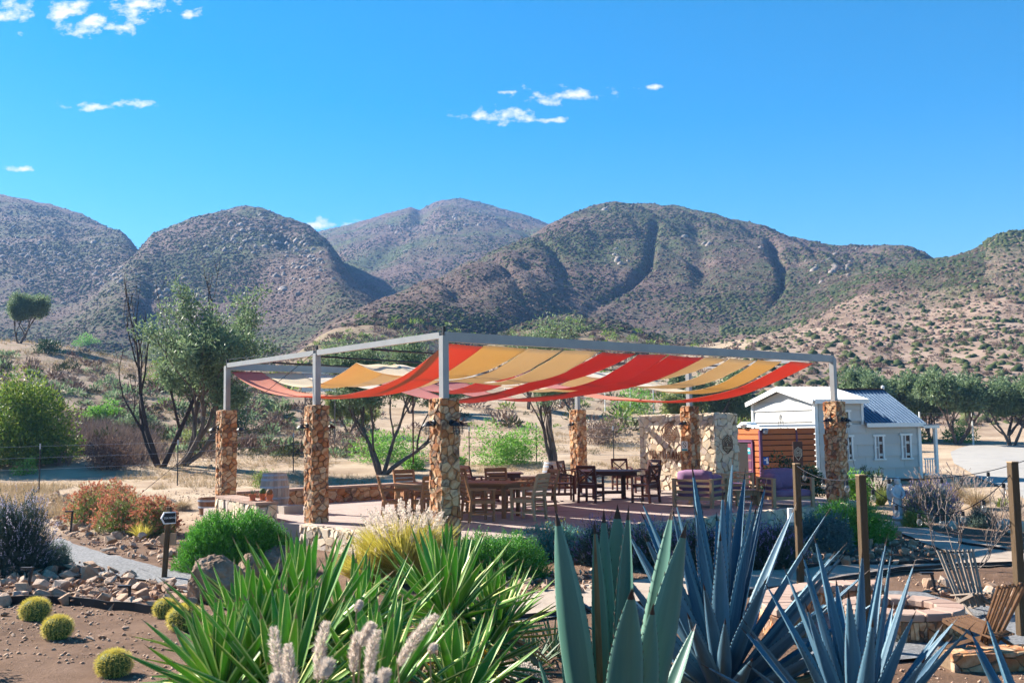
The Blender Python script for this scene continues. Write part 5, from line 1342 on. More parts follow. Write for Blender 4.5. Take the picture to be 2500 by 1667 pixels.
def grow(mb, p, d, L, r, lvl, rnd, tips, up=.12, kids=(2, 3), wob=.25, shrink=.68, minr=.006, leaf_from=1):
    """one branch and its children"""
    n = 4; pts = [p.copy()]; rad = [r]; q = p.copy(); dd = d.copy()
    for i in range(n):
        dd = (dd + Vector((rnd.uniform(-wob, wob), rnd.uniform(-wob, wob), rnd.uniform(-wob, wob) * .6 + up))).normalized()
        q = q + dd * L / n; pts.append(q.copy()); rad.append(max(minr, r * (1 - .42 * (i + 1) / n)))
    mb.tube(pts, rad, 7 if r > .05 else 5, cap=True)
    if lvl <= leaf_from:
        for i in range(1, n + 1): tips.append((pts[i], dd.copy()))
    if lvl > 0:
        for k in range(rnd.randint(*kids)):
            i = rnd.randint(2, n); s = pts[i]
            ax = Vector((rnd.uniform(-1, 1), rnd.uniform(-1, 1), rnd.uniform(-.3, .8))); nd = (dd * .9 + ax * .75).normalized()
            grow(mb, s, nd, L * shrink * rnd.uniform(.75, 1.2), max(minr, rad[i] * .66), lvl - 1, rnd, tips, up, kids, wob, shrink, minr, leaf_from)
        grow(mb, pts[-1], (dd + Vector((rnd.uniform(-.2, .2), rnd.uniform(-.2, .2), .1))).normalized(), L * shrink, rad[-1], lvl - 1, rnd, tips, up, kids, wob, shrink, minr, leaf_from)
def tree(name, p, H, stems, m, label, seed=1, per=18, ll=.075, lw=.018, cl=.28, cat='tree', bark='bark', group=None, lvl=3, up=.12, r0=.11, wob=.25, kids=(2, 3), shrink=.68, leaf_from=1, base=.25, rz=0.0):
    """stems: list of (azimuth deg, lean, length share)"""
    rnd = random.Random(seed); rng = np.random.default_rng(seed); e = empty(name, p, rz, label, cat, group)
    mb = MB(); tips = []
    for az, ln, sh in stems:
        a = R_(az); d = Vector((math.cos(a) * ln, math.sin(a) * ln, 1)).normalized()
        grow(mb, Vector((math.cos(a) * .06, math.sin(a) * .06, -.12)), d, H * sh, r0 * rnd.uniform(.8, 1.1), lvl, rnd, tips, up, kids, wob, shrink, .006, leaf_from)
    mb.build('trunk', MT[bark], e, smooth=True)
    if m:
        T = np.array([t[0] for t in tips]); n = len(T) * per; k = np.repeat(np.arange(len(T)), per)
        dr = unit(rng.normal(size=(n, 3))); C = T[k] + dr * (cl * rng.uniform(0, 1, (n, 1)) ** .6)
        keep = C[:, 2] > base * H; C = C[keep]; dr = dr[keep]
        V, Fc = leaves(C, dr * .6 + rng.normal(scale=.6, size=C.shape) + np.array([0, 0, .15]), ll * rng.uniform(.7, 1.3, len(C)), lw, rng, .1)
        link('crown', fast_mesh('crown', V, Fc, MT[m]), e)
    return e
# ---- stiff-leaved rosettes
def leaf_proto(name, mats, prof, channel=.35, thick=.10, curve=.0, tooth=0, twist=0, seg=14, margin=True, scar=False, th=.020):
    """unit leaf along +Y; prof(t) half width; the hollow side looks to +Z"""
    V = []; Fc = []; mi = []
    xs = [-1, -.80, -.35, 0, .35, .80, 1]; k = len(xs)
    for i in range(seg + 1):
        t = i / seg; w = prof(t); z0 = curve * (t * t - t * .0)
        for x in xs: V.append((x * w, t, z0 + channel * w * (x * x - .35)))
        for x in xs[::-1]: V.append((x * w * .985, t, z0 + channel * w * (x * x - .35) - thick * prof(min(t, .97)) * (1 - x * x * .85) * (1 - .5 * t)))
    m2 = 2 * k
    for i in range(seg):
        for j in range(m2):
            j2 = (j + 1) % m2; Fc.append((i * m2 + j, i * m2 + j2, (i + 1) * m2 + j2, (i + 1) * m2 + j))
            edge = j in (0, k - 2, k - 1, k, m2 - 2, m2 - 1)
            mi.append(2 if i >= seg - 1 else (1 if (edge and margin) else (3 if scar and j in (2, 3) and i > 3 else 0)))
    Fc.append(tuple(range(m2))[::-1]); mi.append(0)
    mb = MB(); mb.v = V; mb.f = [list(f) for f in Fc]; mb.m = mi
    if tooth:
        mb.cur = 2
        for s in (-1, 1):
            for i in range(tooth):
                t = .12 + .80 * i / tooth; w = prof(t); z = curve * t * t + channel * w * .65; h = th
                mb.poly([(s * w * .99, t - .010, z), (s * w * .99, t + .010, z), (s * (w + h), t + .012, z + .004), (s * w * .97, t, z - .012)], [(0, 1, 2), (1, 3, 2), (3, 0, 2)])
    return mb.mesh(name, mats, smooth=True)
def rosette(name, p, n, L, W, protos_, label, seed, cat='agave', e0=88, e1=8, core=.12, mats=None, group=None, stem=None, power=.8, jitter=6, lenf=None, part='leaf', dry=None):
    rnd = random.Random(seed); e = empty(name, p, 0, label, cat, group)
    if stem: MB().lathe([(stem[0], -stem[1]), (stem[0] * .8, 0), (stem[0] * .5, .12)], n=10).build('stem', MT['bark_grey'], e)
    for i in range(n):
        f = (i + .5) / n; az = i * 2.39996 + rnd.uniform(-.2, .2); el = R_(e0 + (e1 - e0) * f ** power + rnd.uniform(-jitter, jitter))
        d = Vector((math.cos(az) * math.cos(el), math.sin(az) * math.cos(el), math.sin(el)))
        up = (Vector((0, 0, 1)) - d * d.z)
        if up.length < .2: up = Vector((-math.cos(az), -math.sin(az), .1)) - d * Vector((-math.cos(az), -math.sin(az), .1)).dot(d)
        z = up.normalized(); z = (Matrix.Rotation(rnd.uniform(-.25, .25), 3, d) @ z); x = d.cross(z).normalized()
        l = L * (lenf(f) if lenf else (.72 + .40 * math.sin(math.pi * min(1, f * .75 + .2)))) * rnd.uniform(.9, 1.08); w = W * rnd.uniform(.85, 1.15)
        o = link(part, dry if (dry is not None and f > .80 and rnd.random() < .55) else rnd.choice(protos_), e)
        b = Vector((math.cos(az) * core * f, math.sin(az) * core * f, core * (1 - f) * 1.2))
        o.matrix_local = Matrix.Translation(b) @ Matrix((x * w, d * l, z * w)).transposed().to_4x4()
    return e

# ================================================================ ROCKS
def rock_mesh(seed, flat=.55, n=16, m='rock'):
    rng = np.random.default_rng(seed); bm = bmesh.new()
    P = unit(rng.normal(size=(n, 3))) * rng.uniform(.75, 1.1, (n, 1)) * np.array([1, rng.uniform(.6, .95), flat * rng.uniform(.8, 1.3)]) * .5
    vs_ = [bm.verts.new(p) for p in P]; r = bmesh.ops.convex_hull(bm, input=vs_)
    bmesh.ops.delete(bm, geom=list({v for v in r['geom_interior'] if isinstance(v, bmesh.types.BMVert)}), context='VERTS')
    me = bpy.data.meshes.new('rock'); bm.to_mesh(me); bm.free(); me.materials.append(MT[m]); return me
def boulder_mesh(seed, size, m='boulder', sub=5, rough=.42, squash=(1, 1, 1)):
    rng = np.random.default_rng(seed); bm = bmesh.new(); bmesh.ops.create_icosphere(bm, subdivisions=sub, radius=.5)
    pl = unit(rng.normal(size=(14, 3))); off = rng.uniform(.30, .46, 14)
    p = np.array([v.co for v in bm.verts])
    for a, b in zip(pl, off):
        d = np.maximum(p @ a - b, 0); p = p - a[None] * (d * .92)[:, None]
    k = 1 + rough * (fbm(p[:, 0] * 5 + p[:, 2] * 5, p[:, 1] * 5 - p[:, 2] * 5, seed, 5, .6) - .5)
    p = p * k[:, None] * np.array(squash) * size
    for v, q in zip(bm.verts, p): v.co = Vector(q)
    me = bpy.data.meshes.new('boulder'); bm.to_mesh(me); bm.free(); me.materials.append(MT[m])
    return me
# ================================================================ LEFT GARDEN
ROCKS = [rock_mesh(100 + i, (.35, .5, .6, .8)[i % 4], 14 + i % 5) for i in range(14)]
def in_poly(x, y, P):
    c = False
    for (x0, y0), (x1, y1) in zip(P, P[1:] + P[:1]):
        if (y0 > y) != (y1 > y) and x < (x1 - x0) * (y - y0) / (y1 - y0) + x0: c = not c
    return c
def rock_bed(poly, n, size, label, group, seed, z=-.43, big=None, extra=0):
    """loose stones filling a bed given by its outline in the photograph"""
    rnd = random.Random(seed); W = [onz(x, y, z) for x, y in poly]; P = [(w.x, w.y) for w in W]
    x0, x1, y0, y1 = min(p[0] for p in P), max(p[0] for p in P), min(p[1] for p in P), max(p[1] for p in P)
    put = []; tries = 0
    while len(put) < n and tries < n * 60:
        tries += 1; x, y = rnd.uniform(x0, x1), rnd.uniform(y0, y1)
        if not in_poly(x, y, P): continue
        s = rnd.uniform(*size) * (1.25 if rnd.random() < .12 else 1)
        if any((x - a) ** 2 + (y - b) ** 2 < (.36 * (s + c)) ** 2 for a, b, c in put): 
            if tries < n * 30: continue
        put.append((x, y, s))
    for x, y, s in put:
        o = link('rock', rnd.choice(ROCKS), None, (x, y, gz(x, y) + s * .14 + rnd.uniform(0, .05)), (rnd.uniform(-.5, .5), rnd.uniform(-.5, .5), rnd.uniform(0, 6.3)), s)
        tag(o, label, 'rock', group)
    if extra:                                       # small stones nobody would count
        Vs, Fs, b = [], [], 0
        bases = []
        for me in ROCKS[:6]:
            v = np.empty(len(me.vertices) * 3); me.vertices.foreach_get('co', v); bases.append((v.reshape(-1, 3), np.array([list(p.vertices) for p in me.polygons if len(p.vertices) == 3])))
        k = 0
        while k < extra:
            x, y = rnd.uniform(x0, x1), rnd.uniform(y0, y1)
            if not in_poly(x, y, P): continue
            k += 1; v, f = bases[k % 6]; s = rnd.uniform(.04, .11); M = np.array(Euler((rnd.uniform(0, 6), rnd.uniform(0, 6), rnd.uniform(0, 6))).to_matrix())
            Vs.append(v @ M.T * s + np.array([x, y, gz(x, y) + .02 + rnd.uniform(0, .06)])); Fs.append(f + b); b += len(v)
        o = link('small_stones', fast_mesh('small_stones', np.concatenate(Vs), np.concatenate(Fs), MT['rock_small'])); tag(o, 'small loose stones filling the ' + group, None, None, 'stuff')
mk('rock_small', [(.26, .14, .09), (.40, .25, .17), (.52, .37, .27), (.34, .21, .14)], scale=5, rough=.92, vary='island', island=.8)
rock_bed([(70, 1240), (140, 1232), (235, 1268), (330, 1295), (430, 1330), (500, 1375), (440, 1392), (330, 1372), (215, 1340), (165, 1318), (110, 1290)], 125, (.13, .30), 'flat reddish stone in the upper rubble bed at left', 'upper rubble bed', 1, extra=500)
rock_bed([(-20, 1395), (60, 1388), (180, 1380), (330, 1408), (430, 1425), (480, 1440), (470, 1490), (350, 1488), (200, 1478), (60, 1470), (-20, 1478)], 110, (.16, .36), 'reddish brown stone in the lower rubble bed behind the cacti', 'lower rubble bed', 2, extra=420)
rock_bed([(1960, 1340), (2060, 1315), (2160, 1290), (2230, 1318), (2330, 1362), (2200, 1372), (2000, 1382), (1900, 1390)], 60, (.14, .28), 'reddish stone in the shaded bed right of the agaves', 'shaded rock bed', 3, z=-.40, extra=260)
rock_bed([(2240, 1440), (2300, 1425), (2400, 1425), (2500, 1445), (2500, 1480), (2400, 1465), (2300, 1455)], 24, (.15, .30), 'tan stone in the pile behind the folding chairs', 'stone pile behind the chairs', 4, z=-.42, extra=60)
rock_bed([(1180, 1420), (1280, 1405), (1460, 1400), (1500, 1440), (1400, 1450), (1250, 1460)], 30, (.12, .22), 'rounded tan stone under the dark rosemary', 'stones under the rosemary', 5, z=-.43, extra=80)
def boulder(px, pbase, wpx, hpx, label, seed, z=-.45, m='boulder', rz=0, dpt=.8):
    b = onz(px, pbase, z); s = b.y / F
    o = link('boulder', boulder_mesh(seed, 1.0, m, squash=(1.25, 1.25 * dpt, 1.25)), None, (b.x, b.y + wpx * s * .3, z + hpx * s * .38), (0, 0, rz), (wpx * s, wpx * s, hpx * s)); tag(o, label, 'boulder', 'boulders')
    return o
boulder(518, 1474, 118, 112, 'large brown boulder with pale lichen beside the signpost', 11, rz=.4)
boulder(602, 1440, 80, 82, 'pointed brown boulder behind the large lichen one', 12, rz=2.1)
boulder(668, 1400, 110, 62, 'dark bluish boulder under the rosemary hedge', 13, m='boulder', rz=1.0)
boulder(398, 1240, 46, 26, 'pale round boulder behind the rust coloured shrub', 14, -.35, 'concrete')
boulder(2262, 1278, 40, 26, 'reddish boulder below the lavender by the statue', 15, -.38, 'rock')
boulder(2462, 1296, 34, 30, 'tan rounded boulder, left one near the right post', 16, -.36, 'concrete')
boulder(2484, 1300, 40, 36, 'tan rounded boulder partly hidden by the right post', 17, -.36, 'concrete')
boulder(2330, 1290, 26, 20, 'small pale boulder beneath the dry bush', 18, -.36, 'concrete')
rnd = random.Random(77)
for k, (px, py, w) in enumerate([(305, 1533, 20), (220, 1560, 22), (250, 1556, 20), (215, 1498, 14), (270, 1500, 12), (378, 1530, 12), (12, 1508, 18), (45, 1512, 14), (170, 1560, 12), (330, 1590, 12), (405, 1570, 16)]):
    b = onz(px, py, -.45); s = b.y / F * w
    o = link('rock', ROCKS[k % 14], None, (b.x, b.y, gz(b.x, b.y) + s * .25), (rnd.uniform(-.4, .4), rnd.uniform(-.4, .4), rnd.uniform(0, 6)), s * 1.2); tag(o, 'small brown rock lying loose on the bare dirt among the cacti', 'rock', 'loose rocks on the dirt')
# black edging
def edging(pts, z, label, h=.10):
    mb = MB(); P = [onz(x, y, z) for x, y in pts]; Q = []
    for a, b in zip(P[:-1], P[1:]): Q += [a.lerp(b, t) for t in (0, .33, .66)]
    Q.append(P[-1])
    for a, b in zip(Q[:-1], Q[1:]): mb.bar((a.x, a.y, gz(a.x, a.y) + h * .3), (b.x, b.y, gz(b.x, b.y) + h * .3), .02, h)
    tag(mb.build('garden_edging', MT['black_edge']), label, 'edging', 'black plastic garden edgings')
edging([(-30, 1470), (60, 1472), (130, 1471), (230, 1482), (330, 1490), (400, 1500)], -.45, 'black edging in front of the lower rubble bed', .14)
edging([(1180, 1512), (1330, 1503), (1600, 1475), (1850, 1448), (1990, 1430), (2200, 1393), (2350, 1384), (2520, 1379)], -.44, 'long black edging along the near side of the sand path')
edging([(1960, 1392), (2100, 1380), (2330, 1372)], -.44, 'black edging below the shaded rock bed')
edging([(2340, 1330), (2420, 1340), (2520, 1352)], -.42, 'short black edging beside the statue path')
# golden barrel cacti
def cactus(px, pbase, wpx, label, seed):
    b = onz(px, pbase, -.45); R0 = wpx * b.y / F / 2 * (.72 + .05 * (seed % 5)); rng = np.random.default_rng(seed)
    e = empty('barrel_cactus', (b.x, b.y, gz(b.x, b.y)), 0, label, 'cactus', 'golden barrel cacti'); nr = 22
    prof = [(R0 * .72, -.03)] + [(R0 * math.cos(t) ** .8, R0 * .80 * (1 + math.sin(t)) - .04 * R0) for t in np.linspace(-.9, 1.45, 12)]
    MB().lathe(prof, n=88, fn=lambda t, z: 1 + .05 * math.cos(nr * t)).build('body', MT['cactus_body'], e, smooth=True)
    Cs, Ds, Ls = [], [], []
    for k in range(nr):
        t = 2 * math.pi * k / nr
        for v in np.linspace(-.75, 1.5, 15):
            c = np.array([math.cos(t) * R0 * 1.05 * max(math.cos(v), 0) ** .8, math.sin(t) * R0 * 1.05 * max(math.cos(v), 0) ** .8, R0 * .8 * (1 + math.sin(v)) - .04 * R0])
            nrm = np.array([math.cos(t) * math.cos(v), math.sin(t) * math.cos(v), math.sin(v) + .15])
            for q in range(7): Cs.append(c); Ds.append(nrm + rng.normal(scale=.62, size=3)); Ls.append(R0 * rng.uniform(.20, .40))
    for q in range(160): Cs.append(np.array([*(rng.normal(size=2) * R0 * .16), R0 * 1.50])); Ds.append(np.array([0, 0, 1]) + rng.normal(scale=.6, size=3)); Ls.append(R0 * .14)
    link('spines', fast_mesh('spines', *leaves(np.array(Cs), np.array(Ds), np.array(Ls), R0 * .026, rng), MT['cactus_spine']), e)
for k, (px, py, w, lab) in enumerate([(85, 1514, 84, 'golden barrel cactus nearest the left edge by the edging'), (140, 1558, 80, 'golden barrel cactus, second from the left on bare dirt'), (278, 1648, 88, 'golden barrel cactus at the bottom, nearest to the camera'),
                                       (404, 1506, 58, 'golden barrel cactus touching another, the one farther back'), (450, 1537, 76, 'golden barrel cactus touching another, beside the yucca leaves')]): cactus(px, py, w, lab, 60 + k)
GZ = lambda px, py, z=-.45: (lambda b: Vector((b.x, b.y, gz(b.x, b.y))))(onz(px, py, z))
def sz(px_, p): return px_ * p.y / F
# rosemary hedges
p = GZ(572, 1392); hedge('rosemary_hedge', p, sz(300, p), sz(190, p), sz(160, p), 'rosemary', 'large bright green rosemary hedge left of the patio corner', n=5200, L=.13, nl=9, ll=.040, lw=.015, seed=3, cat='hedge', lump=.08)
p = GZ(1215, 1412); hedge('rosemary_bush', p, sz(270, p), sz(150, p), sz(118, p), 'rosemary', 'dark green rosemary bush right of the striped yucca', n=2000, L=.17, seed=4, lump=.14)
p = GZ(2075, 1325, -.4); hedge('rosemary_bush', p, sz(230, p), sz(150, p), sz(118, p), 'rosemary', 'rosemary bush below the reddish pillar', n=2200, L=.18, seed=5, lump=.14)
p = GZ(1345, 1362); hedge('santolina_bush', p, sz(220, p), sz(150, p), sz(84, p), 'santolina', 'blue green santolina with tiny yellow flowers behind the big agave', n=1500, L=.11, nl=8, ll=.03, lw=.016, seed=6, flowers=[('yellow_flower', .05, .015, .022)], spread=1.3, lump=.22)
p = GZ(2010, 1345, -.4); hedge('blue_shrub', p, sz(160, p), sz(120, p), sz(105, p), 'blue_shrub', 'blue grey shrub right of the post behind the agave', n=1300, L=.13, nl=9, ll=.035, lw=.020, seed=7, spread=1.3, flowers=[('yellow_flower', .012, .01, .02)], lump=.2)
LROW = ['dark lavender plant at the left end of the row, beside the big agave', 'dark lavender plant, second from the left in the row behind the agave', 'dark lavender plant in the middle of the row behind the blue agave', 'dark lavender plant, fourth from the left in the row behind the agave', 'dark lavender plant at the right end of the row, by the wooden post']
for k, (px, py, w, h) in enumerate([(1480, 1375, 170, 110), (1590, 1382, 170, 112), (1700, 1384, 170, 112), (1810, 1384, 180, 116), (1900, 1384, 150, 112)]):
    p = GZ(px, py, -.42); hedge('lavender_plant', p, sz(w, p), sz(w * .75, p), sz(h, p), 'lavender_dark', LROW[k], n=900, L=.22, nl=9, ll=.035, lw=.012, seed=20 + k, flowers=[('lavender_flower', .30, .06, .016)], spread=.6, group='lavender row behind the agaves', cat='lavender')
p = GZ(35, 1402); hedge('lavender_plant', p, sz(185, p), sz(160, p), sz(200, p), 'lavender_dark', 'large grey lavender at the left edge of the picture', n=1900, L=.30, nl=11, ll=.04, lw=.013, seed=31, flowers=[('lavender_grey', .30, .09, .018)], spread=.6, cat='lavender')
p = GZ(133, 1392); hedge('sage_bush', p, sz(82, p), sz(80, p), sz(72, p), 'lavender_leaf', 'small grey green sage ball beside the large grey lavender', n=700, L=.12, nl=8, ll=.03, lw=.014, seed=32, spread=1.1)
p = GZ(2270, 1268, -.38); hedge('lavender_plant', p, sz(150, p), sz(130, p), sz(95, p), 'lavender_leaf', 'silvery flowering lavender right of the statue', n=1100, L=.18, nl=9, ll=.035, lw=.013, seed=33, flowers=[('lavender_flower', .45, .07, .018)], spread=.7, cat='lavender')
p = GZ(2235, 1288, -.38); hedge('sage_bush', p, sz(70, p), sz(70, p), sz(46, p), 'green_grass', 'yellow green low bush before the silvery lavender', n=500, L=.12, nl=8, ll=.03, lw=.012, seed=34, spread=.8)
p = GZ(2395, 1285, -.38); hedge('sage_bush', p, sz(75, p), sz(75, p), sz(55, p), 'lavender_leaf', 'grey green bush under the leafless shrub', n=500, L=.13, nl=8, ll=.03, lw=.012, seed=35, spread=.9)
# buckwheat: rust flowered shrubs
for k, (px, py, w, h) in enumerate([(225, 1288, 130, 92), (300, 1305, 150, 105), (375, 1310, 120, 95), (260, 1262, 130, 70)]):
    p = GZ(px, py, -.42); hedge('buckwheat_shrub', p, sz(w, p), sz(w, p), sz(h, p), 'olive_yellow', ['rust flowered buckwheat shrub at the left end of its patch', 'rust flowered buckwheat shrub in the middle of its patch, nearest', 'rust flowered buckwheat shrub beside the signpost', 'rust flowered buckwheat shrub at the back of its patch'][k], n=800, L=.20, nl=8, ll=.04, lw=.012, seed=40 + k, flowers=[('rust_flower', .55, .03, .034)], spread=.8, group='buckwheat shrubs')
tuft('grass_tuft', GZ(348, 1320, -.44), .3, .50, 'gold_grass', 'yellow green grass tuft in front of the rust shrubs', n=420, seed=50, droop=.45, w=.008)
tuft('grass_tuft', GZ(442, 1258, -.38), .4, .62, 'straw', 'drooping brown grass tuft beside the half barrel tub', n=700, seed=51, droop=.75, w=.008, spread=1.1)
# plume grass in the middle and on the right
p = GZ(985, 1420); tuft('plume_grass', p, .6, 1.12, 'gold_grass', 'golden fountain grass with white plumes before the nearest pillar', n=9000, seed=52, droop=.32, w=.013, plumes=170, pl=(.21, .045), spread=.80, base=.30)
p = GZ(900, 1425); tuft('plume_grass', p, .6, .72, 'gold_grass', 'smaller golden fountain grass at the left foot of the big one', n=3600, seed=53, droop=.38, w=.012, plumes=26, pl=(.17, .036), spread=.9, base=.2)
p = GZ(2150, 1236, -.30); tuft('plume_grass', p, .5, .72, 'green_grass', 'fountain grass with glowing plumes left of the statue', n=900, seed=54, droop=.5, w=.007, plumes=44, pl=(.17, .032), pm='plume', spread=.7)
for k, (px, py, h) in enumerate([(2262, 1215, .85), (2330, 1225, .95), (2385, 1238, .80)]):
    p = GZ(px, py, -.25); tuft('plume_grass', p, .5, h, 'straw', ['grey plume grass behind the statue', 'tall pale plume grass behind the leafless shrub', 'pale plume grass nearest the gravel road'][k], n=900, seed=55 + k, droop=.55, w=.007, plumes=40, pl=(.17, .03), pm='plume_dark', spread=.95)
tuft('grass_tuft', GZ(2445, 1240, -.3), .3, .35, 'green_grass', 'small green strappy plant beside the road edge', n=140, seed=59, droop=.4, w=.02)
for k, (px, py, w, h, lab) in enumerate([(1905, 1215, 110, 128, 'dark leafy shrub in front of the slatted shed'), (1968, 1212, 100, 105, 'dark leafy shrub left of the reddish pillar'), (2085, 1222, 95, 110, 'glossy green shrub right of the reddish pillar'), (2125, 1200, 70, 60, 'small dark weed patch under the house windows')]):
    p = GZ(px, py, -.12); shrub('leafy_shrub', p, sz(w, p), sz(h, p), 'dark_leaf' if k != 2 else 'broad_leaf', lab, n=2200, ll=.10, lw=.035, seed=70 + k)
for k, px in enumerate((2112, 2150)):
    p = GZ(px, 1190, -.1); shrub('tall_weed', p, .35, .95 - k * .1, 'dark_leaf', ['tall thin weed left of the first house window', 'tall thin weed between the house windows'][k], 'weed', n=260, ll=.09, lw=.02, seed=80 + k, clumps=8)
p = GZ(640, 1190, -.1); shrub('leafy_shrub', p, 1.1, .75, 'bush_leaf', 'green shrub with white blossoms behind the wine barrel', n=1800, ll=.06, lw=.022, seed=83)
# leafless shrub on the right
p = GZ(2360, 1390, -.43); tree('leafless_shrub', p, 1.75, [(80, .10, .42), (10, .5, .40), (190, .55, .40), (300, .4, .34), (130, .4, .36)], None, 'leafless thin branched shrub behind the grey folding chair', seed=90, per=1, ll=.035, lw=.02, cl=.05, cat='shrub', bark='bark_grey', lvl=4, up=.08, r0=.010, wob=.30, kids=(1, 2), shrink=.66, leaf_from=2, base=.1)

# grit and litter on the bare dirt
def grit(n, box, s0, s1, label, seed):
    rng = np.random.default_rng(seed); x = rng.uniform(box[0], box[1], n); y = rng.uniform(box[2], box[3], n); s = s0 + (s1 - s0) * rng.uniform(0, 1, n) ** 3
    k = fbm(x * .9, y * .9, 5, 3) > .42; x, y, s = x[k], y[k], s[k]; n = len(x)
    base = np.array([(1, 0, 0), (0, 1, 0), (-1, 0, 0), (0, -1, 0), (0, 0, .8), (0, 0, -.8)], float)
    V = base[None] * s[:, None, None] * rng.uniform(.5, 1.2, (n, 6, 3)); a = rng.uniform(0, 6.28, n); ca, sa = np.cos(a)[:, None], np.sin(a)[:, None]
    V = np.stack([V[..., 0] * ca - V[..., 1] * sa, V[..., 0] * sa + V[..., 1] * ca, V[..., 2]], -1) + np.stack([x, y, hq(x, y) + s * .2], -1)[:, None]
    T = np.array([(0, 1, 4), (1, 2, 4), (2, 3, 4), (3, 0, 4), (1, 0, 5), (2, 1, 5), (3, 2, 5), (0, 3, 5)])
    tag(link('grit', fast_mesh('grit', V.reshape(-1, 3), (T[None] + (np.arange(n) * 6)[:, None, None]).reshape(-1, 3), MT['rock_small'])), label, None, None, 'stuff')
grit(5000, (-8, 0, 9, 14.5), .006, .035, 'crumbs of earth and small pebbles on the dirt by the cacti', 1)
grit(6000, (-1, 9, 9, 17), .006, .030, 'small pebbles on the dirt around the agaves', 2)
grit(5000, (-16, -5, 20, 34), .012, .05, 'small stones on the dirt left of the patio', 3)
# ================================================================ FOREGROUND AGAVES AND YUCCAS
AB = [leaf_proto('agave_leaf', [MT['agave_blue'], MT['agave_lit_edge'], MT['agave_spine'], MT['agave_scar']], lambda t: .5 * (.62 + .38 * math.sin(min(t * 2.6, 1.57))) * (1 - max(0, (t - .25) / .75) ** 1.6) + .002, .55, .55, c, 24, seg=16, th=.035) for c in (.0, .5, -.35)]
ABD = leaf_proto('agave_leaf', [MT['agave_dry'], MT['agave_dry'], MT['agave_spine']], lambda t: .5 * (.62 + .38 * math.sin(min(t * 2.6, 1.57))) * (1 - max(0, (t - .25) / .75) ** 1.6) + .002, .9, .2, -1.6, 0, seg=14)
YUD = leaf_proto('yucca_leaf', [MT['agave_dry'], MT['agave_dry'], MT['agave_spine']], lambda t: .5 * (.55 + .45 * math.sin(min(t * 3.0, 1.57))) * (1 - max(0, (t - .35) / .65) ** 1.8) + .002, .6, .12, -2.5, 0, seg=10)
AG = [leaf_proto('agave_leaf', [MT['agave_green'], MT['agave_lit_edge_green'], MT['agave_spine'], MT['agave_scar']], lambda t: .5 * (.70 + .45 * math.sin(min(t * 2.2, 1.57) * 1.0)) * (1 - max(0, (t - .45) / .55) ** 2.0) / 1.15 + .002, .42, .38, c, 20, seg=18, scar=sc_) for c, sc_ in ((.25, False), (.0, False), (-.2, True))]
YU = [leaf_proto('yucca_leaf', [MT['yucca_green'], MT['yucca_edge'], MT['agave_dry']], lambda t: .5 * (.55 + .45 * math.sin(min(t * 3.0, 1.57))) * (1 - max(0, (t - .35) / .65) ** 1.8) + .002, .45, .12, c, 0, seg=14) for c in (.0, .8, -.8)]
DU = [leaf_proto('rosette_leaf', [MT['dudleya'], MT['dudleya'], MT['agave_spine']], lambda t: .5 * (.6 + .4 * math.sin(min(t * 3.0, 1.57))) * (1 - max(0, (t - .4) / .6) ** 1.8) + .002, .45, .3, c, 0, seg=7) for c in (.0, .5)]
def fg(px, d, z=None):
    r = ray(px, 1600); x = r.x / r.y * d
    return Vector((x, d, gz(x, d) if z is None else z))
# blue agave, rosette with many narrow leaves
rosette('blue_agave', fg(1762, 7.2) + Z_ * .10, 58, 1.38, .128, AB, 'large blue agave with long narrow leaves in the foreground', 5, e0=86, e1=14, core=.16, power=.75, lenf=lambda f: 1.06 - .26 * f, jitter=6, dry=ABD)
rosette('blue_agave', fg(2085, 5.6) + Z_ * .06, 42, .95, .098, AB, 'blue agave at the lower right in front of the fire pit', 9, e0=84, e1=16, core=.13, power=.8, lenf=lambda f: 1.08 - .30 * f, jitter=7, dry=ABD)
rosette('blue_agave', fg(1985, 4.7) - Z_ * .22, 18, .66, .085, AG, 'small toothed agave at the bottom between the two blue ones', 12, e0=78, e1=25, core=.08, jitter=8, lenf=lambda f: 1 - .2 * f)
rosette('blue_agave', fg(2560, 4.8) + Z_ * .0, 22, .90, .09, AB, 'agave mostly cut off by the right edge', 14, e0=80, e1=20, core=.1, lenf=lambda f: 1 - .2 * f)
# broad-leaved agave, leaf by leaf
ac = fg(1492, 5.3); ae = empty('broad_agave', ac, 0, 'big green agave with broad toothed leaves at bottom centre', 'agave')
for k, (tx, ty, dd, w, bx, sp, pr, roll) in enumerate([
    (1345, 1250, -.10, .200, -.10, .0, 0, .35), (1458, 1268, .10, .130, -.05, .0, 2, .9), (1474, 1240, .22, .125, -.02, .0, 1, -.5), (1508, 1232, .30, .215, .02, 0, 0, .1),
    (1535, 1232, .10, .135, .04, 0, 1, -.6), (1660, 1236, .18, .190, .08, 0, 0, -.5), (1676, 1276, -.12, .205, .10, 0, 1, -.75), (1538, 1424, -.42, .200, .02, 0, 2, .15),
    (1420, 1470, .55, .11, -.12, 0, 1, .4), (1370, 1560, .40, .12, -.14, 0, 1, .6), (1300, 1600, .1, .10, -.16, 0, 0, .7), (1700, 1520, .45, .12, .14, 0, 1, -.5), (1600, 1480, -.30, .15, .10, 0, 0, -.4)]):
    tip = ond(tx, ty, ac.y + dd); base = ac + Vector((bx, dd * .25, .02)); d = tip - base; L = d.length; d.normalize()
    inw = (Vector((ac.x, ac.y, tip.z)) - tip); inw = inw + Vector((0, -.2 if dd > 0 else .25, .35)); z = (inw - d * inw.dot(d)).normalized()
    z = Matrix.Rotation(roll * .5, 3, d) @ z; x = d.cross(z).normalized()
    o = link('leaf', AG[pr], ae); o.matrix_local = Matrix.Translation(base - ac) @ Matrix((x * w, d * L, z * w)).transposed().to_4x4()
